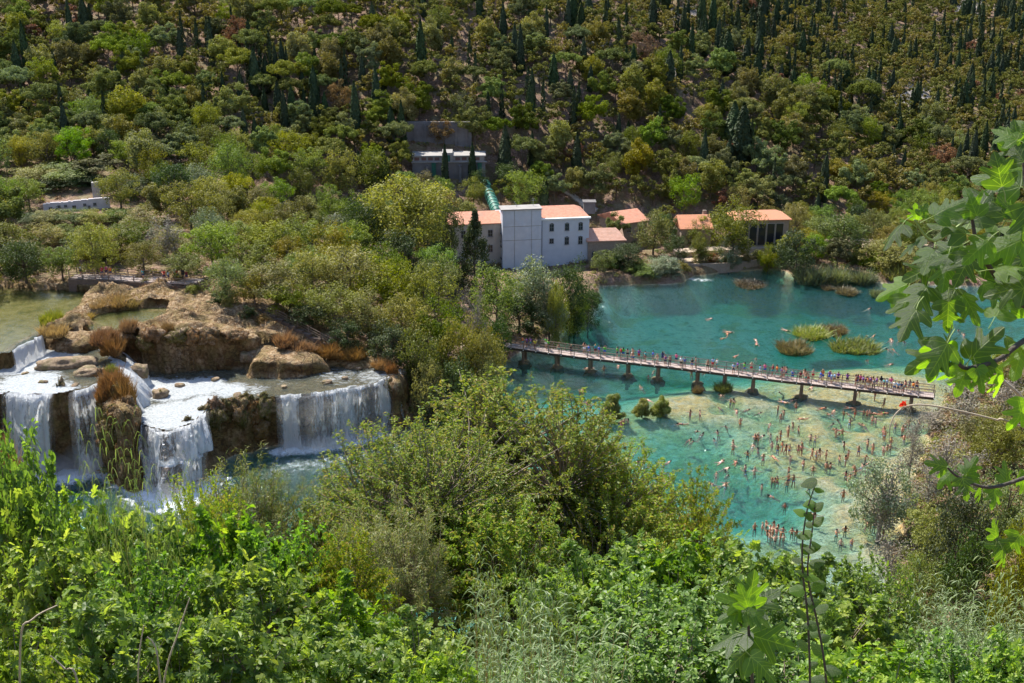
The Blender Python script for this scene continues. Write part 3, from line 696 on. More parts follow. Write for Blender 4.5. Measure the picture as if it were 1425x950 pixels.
M_BARK = plain('grey_bark', (.16, .13, .10), .9, .5, 3, (.08, .06, .045))
M_PALEBARK = plain('pale_bark', (.38, .34, .29), .85, .5, 5, (.22, .19, .15))
LM = {
 'pine':   leaf_mat('pine_needles', [(0.098,0.127,0.032),(0.149,0.178,0.044),(0.207,0.230,0.057)], .25, .01, .55, 1.3, .6),
 'cypress':leaf_mat('cypress_needles', [(.03,.05,.025),(.045,.068,.03),(.062,.086,.036)], .15, .01, .55, 1.2, .4),
 'broad':  leaf_mat('broadleaf_green', [(0.090,0.120,0.022),(0.144,0.180,0.029),(0.216,0.240,0.038)], .35, .02, .55, 1.5, .55),
 'olive':  leaf_mat('olive_green_leaves', [(0.132,0.132,0.029),(0.192,0.186,0.036),(0.264,0.240,0.054)], .35, .02, .55, 1.4, .5),
 'bright': leaf_mat('bright_green_leaves', [(.09,.145,.018),(.14,.20,.024),(.19,.25,.035)], .4, .02, .55, 1.5, .4),
 'dark':   leaf_mat('dark_green_leaves', [(.03,.055,.018),(.05,.08,.022),(.075,.11,.03)], .3, .02, .55, 1.4, .4),
 'yellow': leaf_mat('yellow_green_leaves', [(.16,.17,.02),(.24,.235,.025),(.33,.30,.04)], .4, .02, .55, 1.4, .3),
 'willow': leaf_mat('silver_willow_leaves', [(.13,.17,.10),(.20,.24,.15),(.30,.34,.24)], .3, .03, .55, 1.2, .3),
 'rust':   leaf_mat('rust_coloured_leaves', [(.19,.11,.055),(.26,.16,.08),(.15,.12,.06)], .3, .01, .55, 1.2, .5, (1., .8, .6)),
 'grey':   leaf_mat('grey_bare_twigs', [(.22,.19,.16),(.30,.27,.22),(.16,.17,.09)], .2, .01, .55, 1.1, .3, (1., .9, .8)),
}
def tree_pair(kind, seed, mat, n, per, ln, wd, tr=.045, nl=14, flat=.75, H=1., W=1., trunk_frac=.3, bark=None, base=None, shell=.5):
    """returns (trunk mesh, crown mesh, joined mesh) for a tree that stands H high and W across"""
    g = np.random.default_rng(seed); P, Rr = blobs(g, n, kind)
    base = H * trunk_frac if base is None else base; HH = H - base
    a = MB(); limbs(a, g, P, np.array([W / 2, W / 2, HH]), base, .3, tr * H, nl)
    b = MB(); crown_leaves(b, g, P, Rr, HH, W, per, ln, wd, 0, flat, base=base, shell=shell)
    bk = bark or M_BARK
    j = MB()
    for V, (Fc, mi, rv, _) in zip(a.v, a.f): j.v.append(V); j.f.append((Fc - (Fc.min() if 0 else 0), 0, rv, None))
    # rebuild joined indices
    off = a.n; j.n = off
    for V, (Fc, mi, rv, _) in zip(b.v, b.f): j.v.append(V); j.f.append((Fc + off, 1, rv, None))
    return a.mesh('trunk', bk, True), b.mesh('crown', mat), j.mesh('tree', [bk, mat])

def cypress_mesh(seed, H=12., W=2.2, nq=2600, mat=None):
    g = np.random.default_rng(seed); mb = MB()
    mb.tube([[0, 0, 0], [0, 0, H * .5], [0, 0, H * .9]], [.16, .1, .03], 5, 0)
    z = g.random(nq) ** .85; prof = np.minimum(1, (z / .12) ** .6) * (1 - z ** 2.2) ** .9
    a = g.random(nq) * 6.283; rr = prof * (W / 2) * (.55 + .45 * g.random(nq) ** .5) * (1 + .25 * vn(np.cos(a) * 2, np.sin(a) * 2, z * 9, seed))
    C = np.stack([np.cos(a) * rr, np.sin(a) * rr, z * H * .97 + .4], 1)
    N = unit(np.stack([np.cos(a), np.sin(a), .3 + 0 * a], 1) + rand_dir(nq, g) * .5)
    leaf_quads(mb, C, N, .75, .36, g, 1, None, np.array([0, 0, 1.]) + rand_dir(nq, g) * .3)
    return mb.mesh('cypress', [M_BARK, mat or LM['cypress']])

# ---- placement helpers
def span(px, pytop, wpx, D, zb=None):
    """a plant whose picture column is px, top at pytop and width wpx, standing at distance D: location, height, width"""
    x, y, zt = PD(px, pytop, D); z = gz(x, y) if zb is None else zb
    d = proj(x, y, zt)[2]
    return (x, y, z), zt - z, wpx * d / F
LANDMARKS = []       # (px, py, phrase)
_lab = {}
def put_tree(name, pair, loc, H, W, label, cat, group=None, rot=None, parts=True, trunk_extra=.4):
    tm, cm, jm = pair; rot = rnd.random() * 6.28 if rot is None else rot
    if parts:
        H *= .9; W *= .95
        r = empty(name, (loc[0], loc[1], loc[2] - .3), rot); r.scale = (W, W, H + .3)
        link('trunk', tm, r); link('crown', cm, r)
    else:
        r = link(name, jm, None, (loc[0], loc[1], loc[2] - .2), rot, (W, W, H + .2))
    _lab.setdefault(label, []).append((r, cat, group)); return r
ORD = ['first', 'second', 'third', 'fourth', 'fifth', 'sixth', 'seventh', 'eighth', 'ninth', 'tenth', 'eleventh', 'twelfth']
NUMW = {2: 'two', 3: 'three', 4: 'four', 5: 'five', 6: 'six', 7: 'seven', 8: 'eight', 9: 'nine', 10: 'ten', 11: 'eleven', 12: 'twelve'}
def finish_labels():
    for lab, L in _lab.items():
        n = len(L)
        gs = next((g for _, _, g in L if g), None)
        if n == 1: tag(L[0][0], lab, L[0][1], L[0][2]); continue
        L.sort(key=lambda q: proj(*q[0].location)[0])
        if n <= 12 and len(lab.split()) <= 10:
            for i, (o, cat, g) in enumerate(L):
                w = 'leftmost' if i == 0 else 'rightmost' if i == n - 1 else ORD[i] + ' from left'
                tag(o, f'{lab}, {w} of {NUMW[n]}', cat, g or gs)
        else:
            for o, cat, g in L: tag(o, lab, cat, (g or cat) + ' - ' + lab[:60])

# unit trees: height 1, width 1 (scaled when placed). leaf sizes are in the same unit, set for a ten metre tree
def unit_tree(kind, seed, mat, n, per, lf=.028, **k): return tree_pair(kind, seed, LM[mat], n, per, lf, lf * .62, H=1., W=1., **k)
PINE = [unit_tree('pine', 100 + i, 'pine', 40 + 6 * i, 230, .036, tr=.018, trunk_frac=.18, flat=.6, nl=10) for i in range(4)]
PINE += [unit_tree('umbrella', 110 + i, 'pine', 42, 220, .034, tr=.02, trunk_frac=.25, flat=.55, nl=10) for i in range(2)]
PINEO = [unit_tree('tall', 120 + i, 'olive', 48, 200, .036, tr=.018, trunk_frac=.15, nl=10) for i in range(3)]
RUST = [unit_tree('broad', 130 + i, 'rust', 34, 130, .034, tr=.018, trunk_frac=.1, nl=12) for i in range(2)]
def broadset(mat, seeds, n=60, per=110, lf=.026, **k):
    k.setdefault('tr', .02); k.setdefault('trunk_frac', .12); k.setdefault('nl', 16)
    return [unit_tree(kk, s, mat, n, per, lf, **k) for kk, s in seeds]
BT = {'broad': broadset('broad', [('broad', 200), ('broad', 201), ('tall', 202)]), 'olive': broadset('olive', [('broad', 210), ('tall', 211), ('broad', 212)]),
      'bright': broadset('bright', [('broad', 220), ('broad', 221)]), 'dark': broadset('dark', [('tall', 230), ('broad', 231)]), 'yellow': broadset('yellow', [('broad', 240)], 80),
      'willow': broadset('willow', [('broad', 250), ('tall', 251)]), 'rust': RUST,
      'grey': broadset('grey', [('tall', 260)], 40, 40, .03, bark=M_PALEBARK, nl=40, tr=.022),
      'conifer': [unit_tree('conifer', 270, 'dark', 120, 60, .03, tr=.014, trunk_frac=.03, nl=30)],
      'pine': PINE, 'pineo': PINEO}
BUSH = {k: [tree_pair('bush', 300 + i * 7 + j, LM[m], 40, 80, .05, .03, H=1., W=1., trunk_frac=.0, nl=12, tr=.02, base=0.0) for j in range(2)] for i, (k, m) in enumerate([('broad','broad'),('olive','olive'),('bright','bright'),('willow','willow'),('rust','rust'),('dark','dark'),('grey','grey')])}
CYPM = [cypress_mesh(400 + i, 12, 2.0 + .35 * i) for i in range(4)]
# ------------------------------------------------------------------ where trees must not hide things: picture boxes with the distance of what they show
KEEP = [((694,286,818,352),204),((638,286,700,312),204),((816,315,864,352),204),((826,294,903,330),214),((948,297,992,316),214),((1048,287,1098,322),206),((578,214,680,238),231),
        ((62,270,155,296),188),((670,256,694,292),222),((100,374,272,400),154),((0,400,300,480),150),((940,344,1086,362),205),((764,252,832,296),226),((905,340,960,352),206)]
SOLID = [((640,340),(830,330),9)]
def blocked(px, top, w, base, D):
    for (a, b, c, d), Dm in KEEP:
        if D < Dm + 3 and px + w * .42 > a and px - w * .42 < c and top < d - 2 and base > b: return True
    return False
placed = []
_PA = np.zeros((6000, 3)); _PN = [0]
def free(x, y, r):
    while _PN[0] < len(placed): _PA[_PN[0]] = placed[_PN[0]]; _PN[0] += 1
    A = _PA[:_PN[0]]
    return not bool(np.any((A[:, 0] - x) ** 2 + (A[:, 1] - y) ** 2 < (r + A[:, 2]) ** 2))
def in_building(x, y):
    return any((x - a) ** 2 + (y - b) ** 2 < c * c for a, b, c in BLD)
BLD = [(*PD(720, 340, 212)[:2], 7.5), (*PD(780, 340, 212)[:2], 7.5), (*PD(665, 340, 212)[:2], 7), (*PD(842, 330, 213)[:2], 6.5), (*PD(870, 320, 226)[:2], 7), (*PD(965, 310, 226)[:2], 6), (*PD(1065, 310, 219)[:2], 7), (*PD(108, 290, 195)[:2], 5.5),
       (*PD(625, 240, 237)[:2], 5.5), (*PD(590, 240, 237)[:2], 5), (*PD(660, 240, 237)[:2], 5), (*PD(683, 275, 228)[:2], 3)]
CN = {'broad': 'mid green leafy', 'olive': 'olive green', 'bright': 'bright green', 'dark': 'dark green', 'yellow': 'yellow green', 'willow': 'silvery pale green', 'rust': 'rust brown', 'grey': 'bare grey twiggy', 'conifer': 'dark conical', 'pine': 'bushy green pine', 'pineo': 'olive green pine'}
# ---- explicit trees: (px, top, width px, distance, kind, label)
TREES = [
 (565,222,152,192,'yellow','huge yellow green plane tree standing beside the pale industrial building'),
 (660,279,78,186,'conifer','dark cone-shaped conifer in front of the pale building'),
 (690,352,95,163,'bright','vivid green tree with layered crown in front of the conifer'),
 (742,338,100,170,'willow','tall silvery willow growing under the blank tower of the pale building'),
 (795,340,72,172,'dark','dark round-topped tree at the water edge next to the silvery willow'),
 (765,385,74,168,'willow','drooping pale willow overhanging the river near the bridge start'),
 (775,372,36,166,'yellow','small yellowing tree squeezed between willow and dark tree'),
 (722,402,90,168,'dark','dark green tree behind the start of the footbridge'),
 (505,262,90,188,'dark','dark tree shading the flank of the huge plane tree'),
 (620,262,60,200,'dark','dark tree wedged between plane tree and conifer'),
 (1026,262,96,208.5,'broad','big round green tree between the two orange-roofed houses'),
 (955,230,50,228,'bright','bright green tree on the slope over the stone houses'),
 (912,285,60,214,'olive','olive green tree beside the low stone house'),
 (1018,322,46,207,'willow','pale grey-green poplar in front of the riverside terrace'),
 (1115,305,70,203,'dark','dark green tree on the bank beside the orange-roofed house'),
 (1180,285,90,212,'broad','spreading green tree behind the large reed bed'),
 (1145,290,70,216,'broad','round green tree on the far bank behind reeds'),
 (1240,330,90,206,'olive','olive green bushy tree at the end of the reed bed'),
 (875,330,62,203,'dark','dark bushy tree at the river bank before the low houses'),
 (840,345,50,201,'broad','green bushy tree beside the concrete quay'),
 (925,352,60,201,'willow','silver green willow bush hanging over the far bank'),
 (895,364,60,200,'broad','low spreading tree at the bank beside the willow bush'),
 (980,334,36,208,'broad','small green tree beside the riverside terrace path'),
 (945,320,46,208,'dark','small dark tree under the orange roof'),
 (975,318,34,208,'broad','slender green tree touching the orange roof'),
 (1072,330,36,207,'broad','low green tree in front of the glazed house'),
 (225,290,70,166,'grey','bare grey tree behind the wooden railing'),
 (310,345,84,149,'broad','dense round green tree at the end of the wooden railing'),
 (290,298,84,163,'bright','bright green tree behind the dense round one'),
 (25,320,90,158,'dark','dark tree shading the upper lake shore'),
 (80,335,70,158,'broad','mid green tree at the end of the railing by the upper lake'),
 (660,375,52,149,'grey','bare mauve-grey tree among the green island trees'),
 (590,234,54,227,'olive','olive tree growing against the concrete intake wall'),
 (614,240,40,225,'bright','bright green tree at the foot of the intake wall'),
 (705,218,54,233,'dark','dark leafy tree beside the concrete intake'),
 (665,228,36,229,'dark','small dark tree hiding the corner of the intake'),
 (560,230,20,208,'pine','x'),
]
TREES = TREES[:-1]
fill_front = [(40,228,90,203,'olive'),(85,222,90,206,'broad'),(128,212,80,208,'pine'),(172,235,84,200,'dark'),(8,245,84,196,'broad'),(60,245,70,202,'dark'),(112,238,60,204,'dark'),(70,302,56,183,'olive'),(100,298,60,184,'broad'),(132,297,56,184,'olive'),(160,288,60,186,'broad'),(45,292,60,184,'dark'),(190,282,70,180,'olive'),(85,312,70,176,'broad'),(30,335,70,166,'olive'),(150,322,70,166,'olive'),(110,325,70,168,'dark'),(195,330,60,160,'olive'),(250,345,60,156,'broad'),(130,308,80,166,'olive'),(180,300,80,170,'broad'),(240,310,70,168,'olive'),(380,352,92,150,'olive'),(430,335,96,155,'olive'),(345,330,80,160,'broad'),(485,330,100,158,'olive'),(535,345,96,158,'broad'),
 (590,355,90,156,'olive'),(455,385,86,147,'broad'),(510,392,86,147,'olive'),(560,400,86,146,'olive'),(612,398,80,148,'broad'),(640,420,78,143,'olive'),(585,440,84,140,'broad'),(540,440,76,141,'dark'),(672,440,70,142,'olive'),
 (672,440,60,148,'olive'),(630,475,76,137,'dark'),(672,490,62,138,'broad'),(595,485,56,136,'olive'),(400,390,80,148,'broad'),(350,375,60,150,'olive'),(425,415,70,146,'dark'),(480,440,60,142,'dark'),(650,505,50,135,'dark'),(320,300,80,172,'bright'),(370,300,84,172,'olive'),(415,290,90,176,'broad'),(460,300,80,172,'olive'),
 (0,300,90,165,'olive'),(-50,320,90,160,'dark'),(50,305,70,172,'olive'),(800,400,50,172,'broad'),(690,425,50,156,'dark'),(820,385,44,176,'dark')]
SPOTS = []
for px, top, w, D, k, lab in TREES:
    SPOTS.append((px, top, w, D, k, lab))
for px, top, w, D, k in fill_front:
    where = 'by the upper lake' if px < 260 and D < 180 else 'above the rocky terraces' if px < 470 else 'on the wooded island beside the waterfall' if px < 620 else 'on the wooded island near the bridge'
    SPOTS.append((px, top, w, D, k, f'{CN[k]} tree {where}'))
for px, top, w, D, k, lab in SPOTS:
    loc, H, W = span(px, top, w * (1.22 if k in CN and 'tree ' in lab and lab.startswith(CN[k]) else 1.08), D)
    if H < 2: H = 3
    put_tree('conifer_tree' if k == 'conifer' else 'willow_tree' if k == 'willow' else 'broadleaf_tree', rnd.choice(BT[k]), loc, H, W, lab, 'tree', 'trees of the valley floor')
    placed.append((loc[0], loc[1], W * .28))
# ---- fill of the valley woods
g = np.random.default_rng(77)
def region(px, py):
    if py > 300: return 'near the waterfalls' if px < 620 else 'on the far river bank'
    if py > 205:
        return ('in the wood around the ruined white wall' if px < 260 else 'in the wood behind the plane tree' if px < 560 else 'beside the tall concrete intake' if px < 700 else 'on the slope over the pale building' if px < 860 else 'on the slope over the stone houses' if px < 1040 else 'on the slope behind the reed bed')
    if py > 120:
        return ('below the dry slope' if px < 260 else 'over the valley wood' if px < 520 else 'around the long retaining wall' if px < 700 else 'over the power house slope' if px < 860 else 'over the stone houses slope' if px < 1080 else 'in the dense pine belt')
    return ('high on the shaded hill' if px < 300 else 'high over the valley wood' if px < 560 else 'high over the retaining wall' if px < 760 else 'near the pale rock scar' if px < 960 else 'high on the cypress ridge' if px < 1150 else 'on the far stony hillside')
cnt = 0
for tries in range(5200):
    x = g.uniform(-150, 175); y = g.uniform(150, 245)
    px, py, d = proj(x, y, 5)
    if px < -60 or px > 1500: continue
    z = gz(x, y)
    if z < 1.0: continue
    px, py, d = proj(x, y, z)
    yh = np.interp(px, [100, 400, 700, 1000, 1300], [222, 226, 226, 228, 238])
    if y > yh: continue
    if px > 620 and y < 204: continue
    if px < 620 and x > -95 and y < 152: continue
    W = g.uniform(7.5, 12.); H = W * g.uniform(.8, 1.1)
    if px > 820: H *= .75; W *= .75
    t = proj(x, y, z + H)
    if blocked(px, t[1], W * F / d, py, y) or in_building(x, y) or not free(x, y, W * .26): continue
    k = g.choice(['broad', 'olive', 'bright', 'dark', 'pine', 'pineo', 'yellow', 'willow'], p=[.28, .26, .11, .07, .12, .10, .03, .03])
    if 940 < px < 1090 and y < 214: continue
    put_tree('pine_tree' if k in ('pine', 'pineo') else 'broadleaf_tree', rnd.choice(BT[k]), (x, y, z), H, W, f'{CN[k]}{"" if "pine" in CN[k] else " tree"} {region(px, t[1])}', 'tree', 'trees of the valley floor')
    placed.append((x, y, W * .26)); cnt += 1
print('valley trees', cnt)
# ---- cypresses: prominent ones by picture base point and height, then scattered ones
CYPS = [(587,112,76),(724,106,66),(716,90,50),(121,62,56),(101,66,60),(496,190,72),(357,138,66),(372,132,50),(978,246,62),(1030,232,84),(1018,215,70),(1145,272,56),(1043,228,58),(424,162,42),(505,126,44),(520,70,56),
 (1036,118,56),(1010,108,60),(998,80,50),(1052,125,50),(40,108,74),(28,120,60),(78,112,40),(165,132,40),(395,120,60),(385,115,50),(440,115,36),(1095,110,40),(1130,72,44),(700,60,50),(668,30,44),(590,30,40),(760,60,44),(790,55,50),
 (808,60,48),(845,45,40),(870,120,50),(880,115,44),(905,60,44),(930,130,56),(945,120,50),(960,100,60),(950,60,50),(975,50,56),(990,55,60),(1060,40,56),(1085,130,40),(1175,130,40),(1205,140,44),(1270,95,40),(1330,110,36),(1375,150,50),(1390,120,44),
 (1365,230,60),(1350,245,64),(1380,240,60),(1395,225,56),(1340,235,50),(1330,250,50),(1410,240,50),(1320,240,44),(1300,170,44),(1240,130,36),(1210,80,34),(1160,60,40),(480,245,50),(500,250,40),(535,270,60),(620,262,56),(658,262,60),(703,250,70),(770,130,50),(740,150,50),(560,205,60),(545,200,50),(1012,245,50),(860,200,40),(1240,245,44),(1255,250,40)]
for i, (px, py, h) in enumerate(CYPS):
    x, y, z = hit(px, py); d = proj(x, y, z)[2]; H = h * d / F * 1.04
    s = H / 12; w = s * rnd.uniform(.9, 1.35) * (1.5 if px in (1030,1018,1036,1010) else 1)
    o = link('cypress_tree', CYPM[i % 4], None, (x, y, z - .3), rnd.random() * 6, (w, w, s))
    big = 'tall dark' if h > 52 else 'dark' if h > 42 else 'small dark'
    _lab.setdefault(f'{big} cypress {region(px, py - h)}', []).append((o, 'cypress', 'cypresses on the hillside'))
    placed.append((x, y, .9))
cyp_n = 0; pine_n = 0; mass = []
NT_ = 30000; _y = 218 + 400 * g.random(NT_) ** 1.5; _x = g.uniform(-.56, .56, NT_) * _y; _zz = glook(_x, _y)
_sc = scree_mask(np.stack([_x, _y, _zz], 1)); _n1 = vn(_x / 18, _y / 18, 0, 7); _n2 = vn(_x / 22, _y / 22, 0, 9)
for tries in range(NT_):
    x, y, z = float(_x[tries]), float(_y[tries]), float(_zz[tries]); px, py, d = proj(x, y, z)
    if px < -40 or px > 1470 or py < -70 or z < 1.5: continue
    yh = np.interp(px, [100, 400, 700, 1000, 1300], [216, 222, 222, 226, 232])
    if y < yh: continue
    sc_ = _sc[tries]
    if g.random() < sc_ * .85: continue
    cdens = .04 + .18 * sstep(850, 1000, px) * (1 - sstep(150, 210, py)) + .2 * sstep(1280, 1350, px) + .42 * _n1[tries]
    is_c = g.random() < cdens
    if 1050 < px < 1290 and 150 < py < 300: is_c = is_c and g.random() < .3
    elif 120 < py < 300: is_c = is_c and g.random() < .55
    dens = _n2[tries]
    if g.random() > .95 + .5 * dens: continue
    if is_c: W = g.uniform(1.6, 2.4); H = g.uniform(5, 10.5); rr = .9
    else: W = (5.8 + 4.4 * g.random() ** 1.4) * (1.0 if y < 290 else .85 if y < 350 else .75); H = W * g.uniform(.8, 1.1); rr = W * .25
    t = proj(x, y, z + H)
    if t[1] > 330 or blocked(px, t[1], W * F / d, py, y) or in_building(x, y) or not free(x, y, rr): continue
    placed.append((x, y, rr))
    if is_c:
        cyp_n += 1
        if cyp_n + len(CYPS) <= 290:
            s = H / 12; o = link('cypress_tree', CYPM[rnd.randrange(4)], None, (x, y, z - .3), rnd.random() * 6, (s * 1.2, s * 1.2, s))
            _lab.setdefault(f'{"slim" if H > 7.5 else "small slim"} cypress {region(px, t[1])}', []).append((o, 'cypress', 'cypresses on the hillside'))
        else: mass.append(('c', x, y, z, H, W))
    else:
        k = g.choice(['pine', 'pineo', 'rust', 'broad'], p=[.60, .27, .03, .10])
        mass.append((k, x, y, z, H, W))
pines = sorted([m for m in mass if m[0] != 'c'], key=lambda m: -m[5] / proj(m[1], m[2], m[3])[2])
near, far = pines[:270], pines[270:] + [m for m in mass if m[0] == 'c']
HN = {'pine': 'pine_tree', 'pineo': 'pine_tree', 'rust': 'dry_tree', 'broad': 'broadleaf_tree'}
for k, x, y, z, H, W in near:
    px, py, d = proj(x, y, z + H)
    sz = 'large ' if W > 6.6 else ''
    nm = {'pine': 'round green pine', 'pineo': 'olive green pine', 'rust': 'rust brown dry tree', 'broad': 'leafy green tree'}[k]
    put_tree(HN[k], rnd.choice(BT[k] if k != 'pine' else PINE), (x, y, z), H, W, f'{sz}{nm} {region(px, py)}', 'tree', 'trees of the hillside', parts=False)
print('hill: cypress', cyp_n, 'pines', len(pines), 'mass', len(far))
# far wood as one mass
def simple_mass(name, items, per_scale, mats, gseed):
    gg = np.random.default_rng(gseed); mb = MB()
    for k, x, y, z, H, W in items:
        if k == 'c':
            n = 170; zz = gg.random(n) ** .85; a = gg.random(n) * 6.283; rr = (1 - zz ** 2) * W * .5 * (.5 + .5 * gg.random(n))
            C = np.stack([x + np.cos(a) * rr, y + np.sin(a) * rr, z + zz * H], 1)
            leaf_quads(mb, C, unit(np.stack([np.cos(a), np.sin(a), .3 + 0 * a], 1) + rand_dir(n, gg) * .5), .9, .5, gg, 1, None, np.array([0, 0, 1.]) + rand_dir(n, gg) * .3)
        else:
            P, Rr = blobs(gg, 16, 'pine'); P = P.copy()
            mi = {'pine': 0, 'pineo': 2, 'rust': 3, 'broad': 2}[k]
            n0 = len(mb.v); crown_leaves(mb, gg, P, Rr * 1.15, H * .85, W, 52, .46, .30, mi, .6, base=H * .15)
            for q in range(n0, len(mb.v)): mb.v[q] = mb.v[q] + [x, y, z]
            mb.tube([[x, y, z - .3], [x, y, z + H * .6]], [.16, .08], 4, 4, .5, False)
    return tag(link(name, mb.mesh(name, mats)), 'dense far wood of small pines and cypresses on the upper hillside', 'wood', kind='stuff')
simple_mass('far_wood', far, 1, [LM['pine'], LM['cypress'], LM['olive'], LM['rust'], M_BARK], 5)
# undergrowth: low scrub over the slopes
gg = np.random.default_rng(8); mb = MB(); n = 24000
ys = 100 + 380 * gg.random(n) ** 1.25; xs = gg.uniform(-.55, .55, n) * ys; ys[-4500:] = gg.uniform(84, 150, 4500); xs[-4500:] = gg.uniform(36, 82, 4500); zs = glook(xs, ys)
m = (zs > .35) & (ys > 100) 
sc_ = scree_mask(np.stack([xs, ys, zs], 1)); m &= gg.random(n) > sc_ * .8
zt = ZP
for k in ('lake', 'basin', 'stream', 'rock', 'rockb', 'rockc', 'butt', 'rimr', 'step'): m &= sdpoly(ZP[k], xs, ys) > 1.2
m |= (zs > .3) & (xs > 35) & (ys < 160)
for a, b, c in BLD: m &= (xs - a) ** 2 + (ys - b) ** 2 > (c * .8) ** 2
kind = vn(xs / 9, ys / 9, 0, 5) + .5 * gg.normal(size=n)
for x, y, z, kk in zip(xs[m], ys[m], zs[m], kind[m]):
    r = gg.uniform(.4, 1.3); q = 46; d = rand_dir(q, gg); d[:, 2] = np.abs(d[:, 2])
    C = np.array([x, y, z]) + d * r * [1, 1, .75] * (.5 + .5 * gg.random(q))[:, None]
    leaf_quads(mb, C, unit(d + rand_dir(q, gg) * .7 + [0, 0, .4]), .34, .2, gg, 0 if kk < -.3 else 1 if kk < .5 or y > 235 and kk < .8 else 2)
tag(link('undergrowth', mb.mesh('undergrowth', [LM['olive'], LM['rust'], LM['broad']])), 'low dry scrub covering the ground between the hillside trees', 'undergrowth', kind='stuff')

# ---- shrubs lining the banks
bank = [(842,383,26,'broad'),(862,386,34,'dark'),(886,390,36,'broad'),(910,392,38,'willow'),(935,390,36,'willow'),(950,384,26,'olive'),(975,376,26,'olive'),(995,374,30,'rust'),(1012,374,28,'broad'),(1035,373,30,'olive'),(1055,371,30,'broad'),(1078,371,30,'olive'),(1098,374,40,'dark'),(1120,372,40,'broad'),
 (1215,378,46,'broad'),(1245,380,46,'olive'),(1275,385,40,'broad'),(1190,372,36,'broad'),(1300,385,40,'dark'),(1335,388,40,'olive'),(1370,388,40,'broad'),(1410,390,40,'dark'),
 (600,535,40,'dark'),(625,530,40,'broad'),(650,520,40,'dark'),(668,514,36,'olive'),(735,466,30,'dark'),(760,457,34,'olive'),(785,450,34,'dark'),(812,436,34,'broad'),(828,420,30,'dark'),(575,520,34,'olive'),(560,505,30,'rust')]
BKX = [(300,424,30,'dark',12.3),(322,432,30,'olive',12.),(345,446,30,'dark',11.5),(270,412,26,'olive',12.6),(250,408,22,'rust',12.6),(366,452,26,'rust',11.),(205,404,20,'olive',12.6),(480,488,30,'olive',8.),(505,492,28,'dark',7.8)]
for px, py, w, k in bank:
    x, y, z = PZ(px, py, .5); y += 1.2; dd = proj(x, y, .5)[2]; W = w * dd / F
    t_, c_, j_ = rnd.choice(BUSH[k]); r = empty('bush', (x, y, max(gz(x, y), .1) - .4), rnd.random() * 6); r.scale = (W, W, W * rnd.uniform(.55, .85)); link('trunk', t_, r); link('crown', c_, r)
    _lab.setdefault(f'{CN[k]} bank bush ' + ('by the riverside terraces' if 830 < px < 1130 else 'near the reed bed' if px > 1130 else 'under the island trees'), []).append((r, 'bush', 'bushes lining the banks'))
for px, py, w, k, z in BKX:
    x, y, _ = PZ(px, py, z); dd = proj(x, y, z)[2]; W = w * dd / F
    t_, c_, j_ = rnd.choice(BUSH[k]); r = empty('bush', (x, y, gz(x, y) - .3), rnd.random() * 6); r.scale = (W, W, W * rnd.uniform(.6, .85)); link('trunk', t_, r); link('crown', c_, r)
    _lab.setdefault(f'{CN[k]} bush between the terrace rocks and the trees', []).append((r, 'bush', 'bushes on the terraces'))
# ------------------------------------------------------------------ buildings
M_PALE = plain('pale_plaster', (.60, .63, .70), .8, .5, .8, (.50, .53, .60), .2)
M_PALE2 = plain('warm_plaster', (.52, .48, .44), .85, .7, .9, (.40, .36, .33), .2)
M_STONEW = plain('stone_masonry', (.40, .32, .26), .9, .5, 2.5, (.25, .19, .15), .8, 5)
M_WHITE = plain('white_painted_edge', (.8, .8, .78), .6)
M_CONC = plain('weathered_concrete', (.22, .21, .215), .9, .6, .5, (.10, .095, .10), .4)
M_CONCM = plain('grey_concrete', (.36, .34, .33), .85, .6, .6, (.22, .21, .2), .4)
M_CONCL = plain('light_concrete', (.52, .50, .47), .85, .5, .6, (.36, .34, .31), .3)
M_LILAC = plain('weathered_white_wall', (.66, .62, .66), .85, .6, .8, (.45, .42, .45), .3)
M_GLASS = plain('dark_window_glass', (.02, .025, .035), .15, spec=.5)
M_FRAME = plain('grey_window_frame', (.28, .28, .3), .6)
M_GREEN = plain('green_painted_steel', (.015, .12, .09), .5, .3, 2, (.012, .08, .06), spec=.4)
M_GREENL = plain('pale_green_steel_ring', (.10, .30, .24), .5, spec=.4)
M_DECK = plain('grey_weathered_timber', (.42, .35, .33), .85, .6, 2, (.30, .24, .22), .5, 12)
M_RAILW = plain('brown_grey_timber', (.30, .22, .17), .85, .5, 2, (.18, .13, .10), .3)
M_PIER = plain('wet_timber_pile', (.24, .17, .12), .8, .6, 1.5, (.12, .08, .06), .4)
M_DARKW = plain('dark_stained_beam', (.10, .07, .055), .85, .4, 2)
def roof_mat(name, a, b):
    t = NT(name); co = t.objco()
    w = t.n('TexWave', {'Vector': co, 'Scale': 1.4, 'Distortion': .3}, wave_type='BANDS', bands_direction='X').outputs['Fac']
    w2 = t.n('TexWave', {'Vector': co, 'Scale': .9, 'Distortion': .4}, wave_type='BANDS', bands_direction='Y').outputs['Fac']
    c = t.mix(t.ramp(t.noise(1.6, 6, .7, co), [(.35, 0.), (.65, 1.)]), a, b)
    c = t.mix(t.ramp(t.noise(.4, 3, .5, co), [(.55, 0.), (.7, .5)]), c, (.30, .22, .17))
    c = t.mix(t.ramp(t.noise(7, 2, .5, co), [(.55, 0.), (.7, .4)]), c, (.45, .30, .22))
    return t.surf(t.n('BsdfPrincipled', {'Base Color': c, 'Roughness': .85, 'Normal': t.bump(t.math('ADD', w, t.math('MULTIPLY', w2, .4)), .7, .08)}).outputs[0])
M_ROOF = roof_mat('terracotta_tiles', (.52, .20, .13), (.60, .30, .20))
M_ROOF2 = roof_mat('faded_pink_tiles', (.60, .36, .28), (.52, .27, .19))
M_ROOF3 = roof_mat('orange_tiles', (.66, .27, .14), (.58, .25, .15))
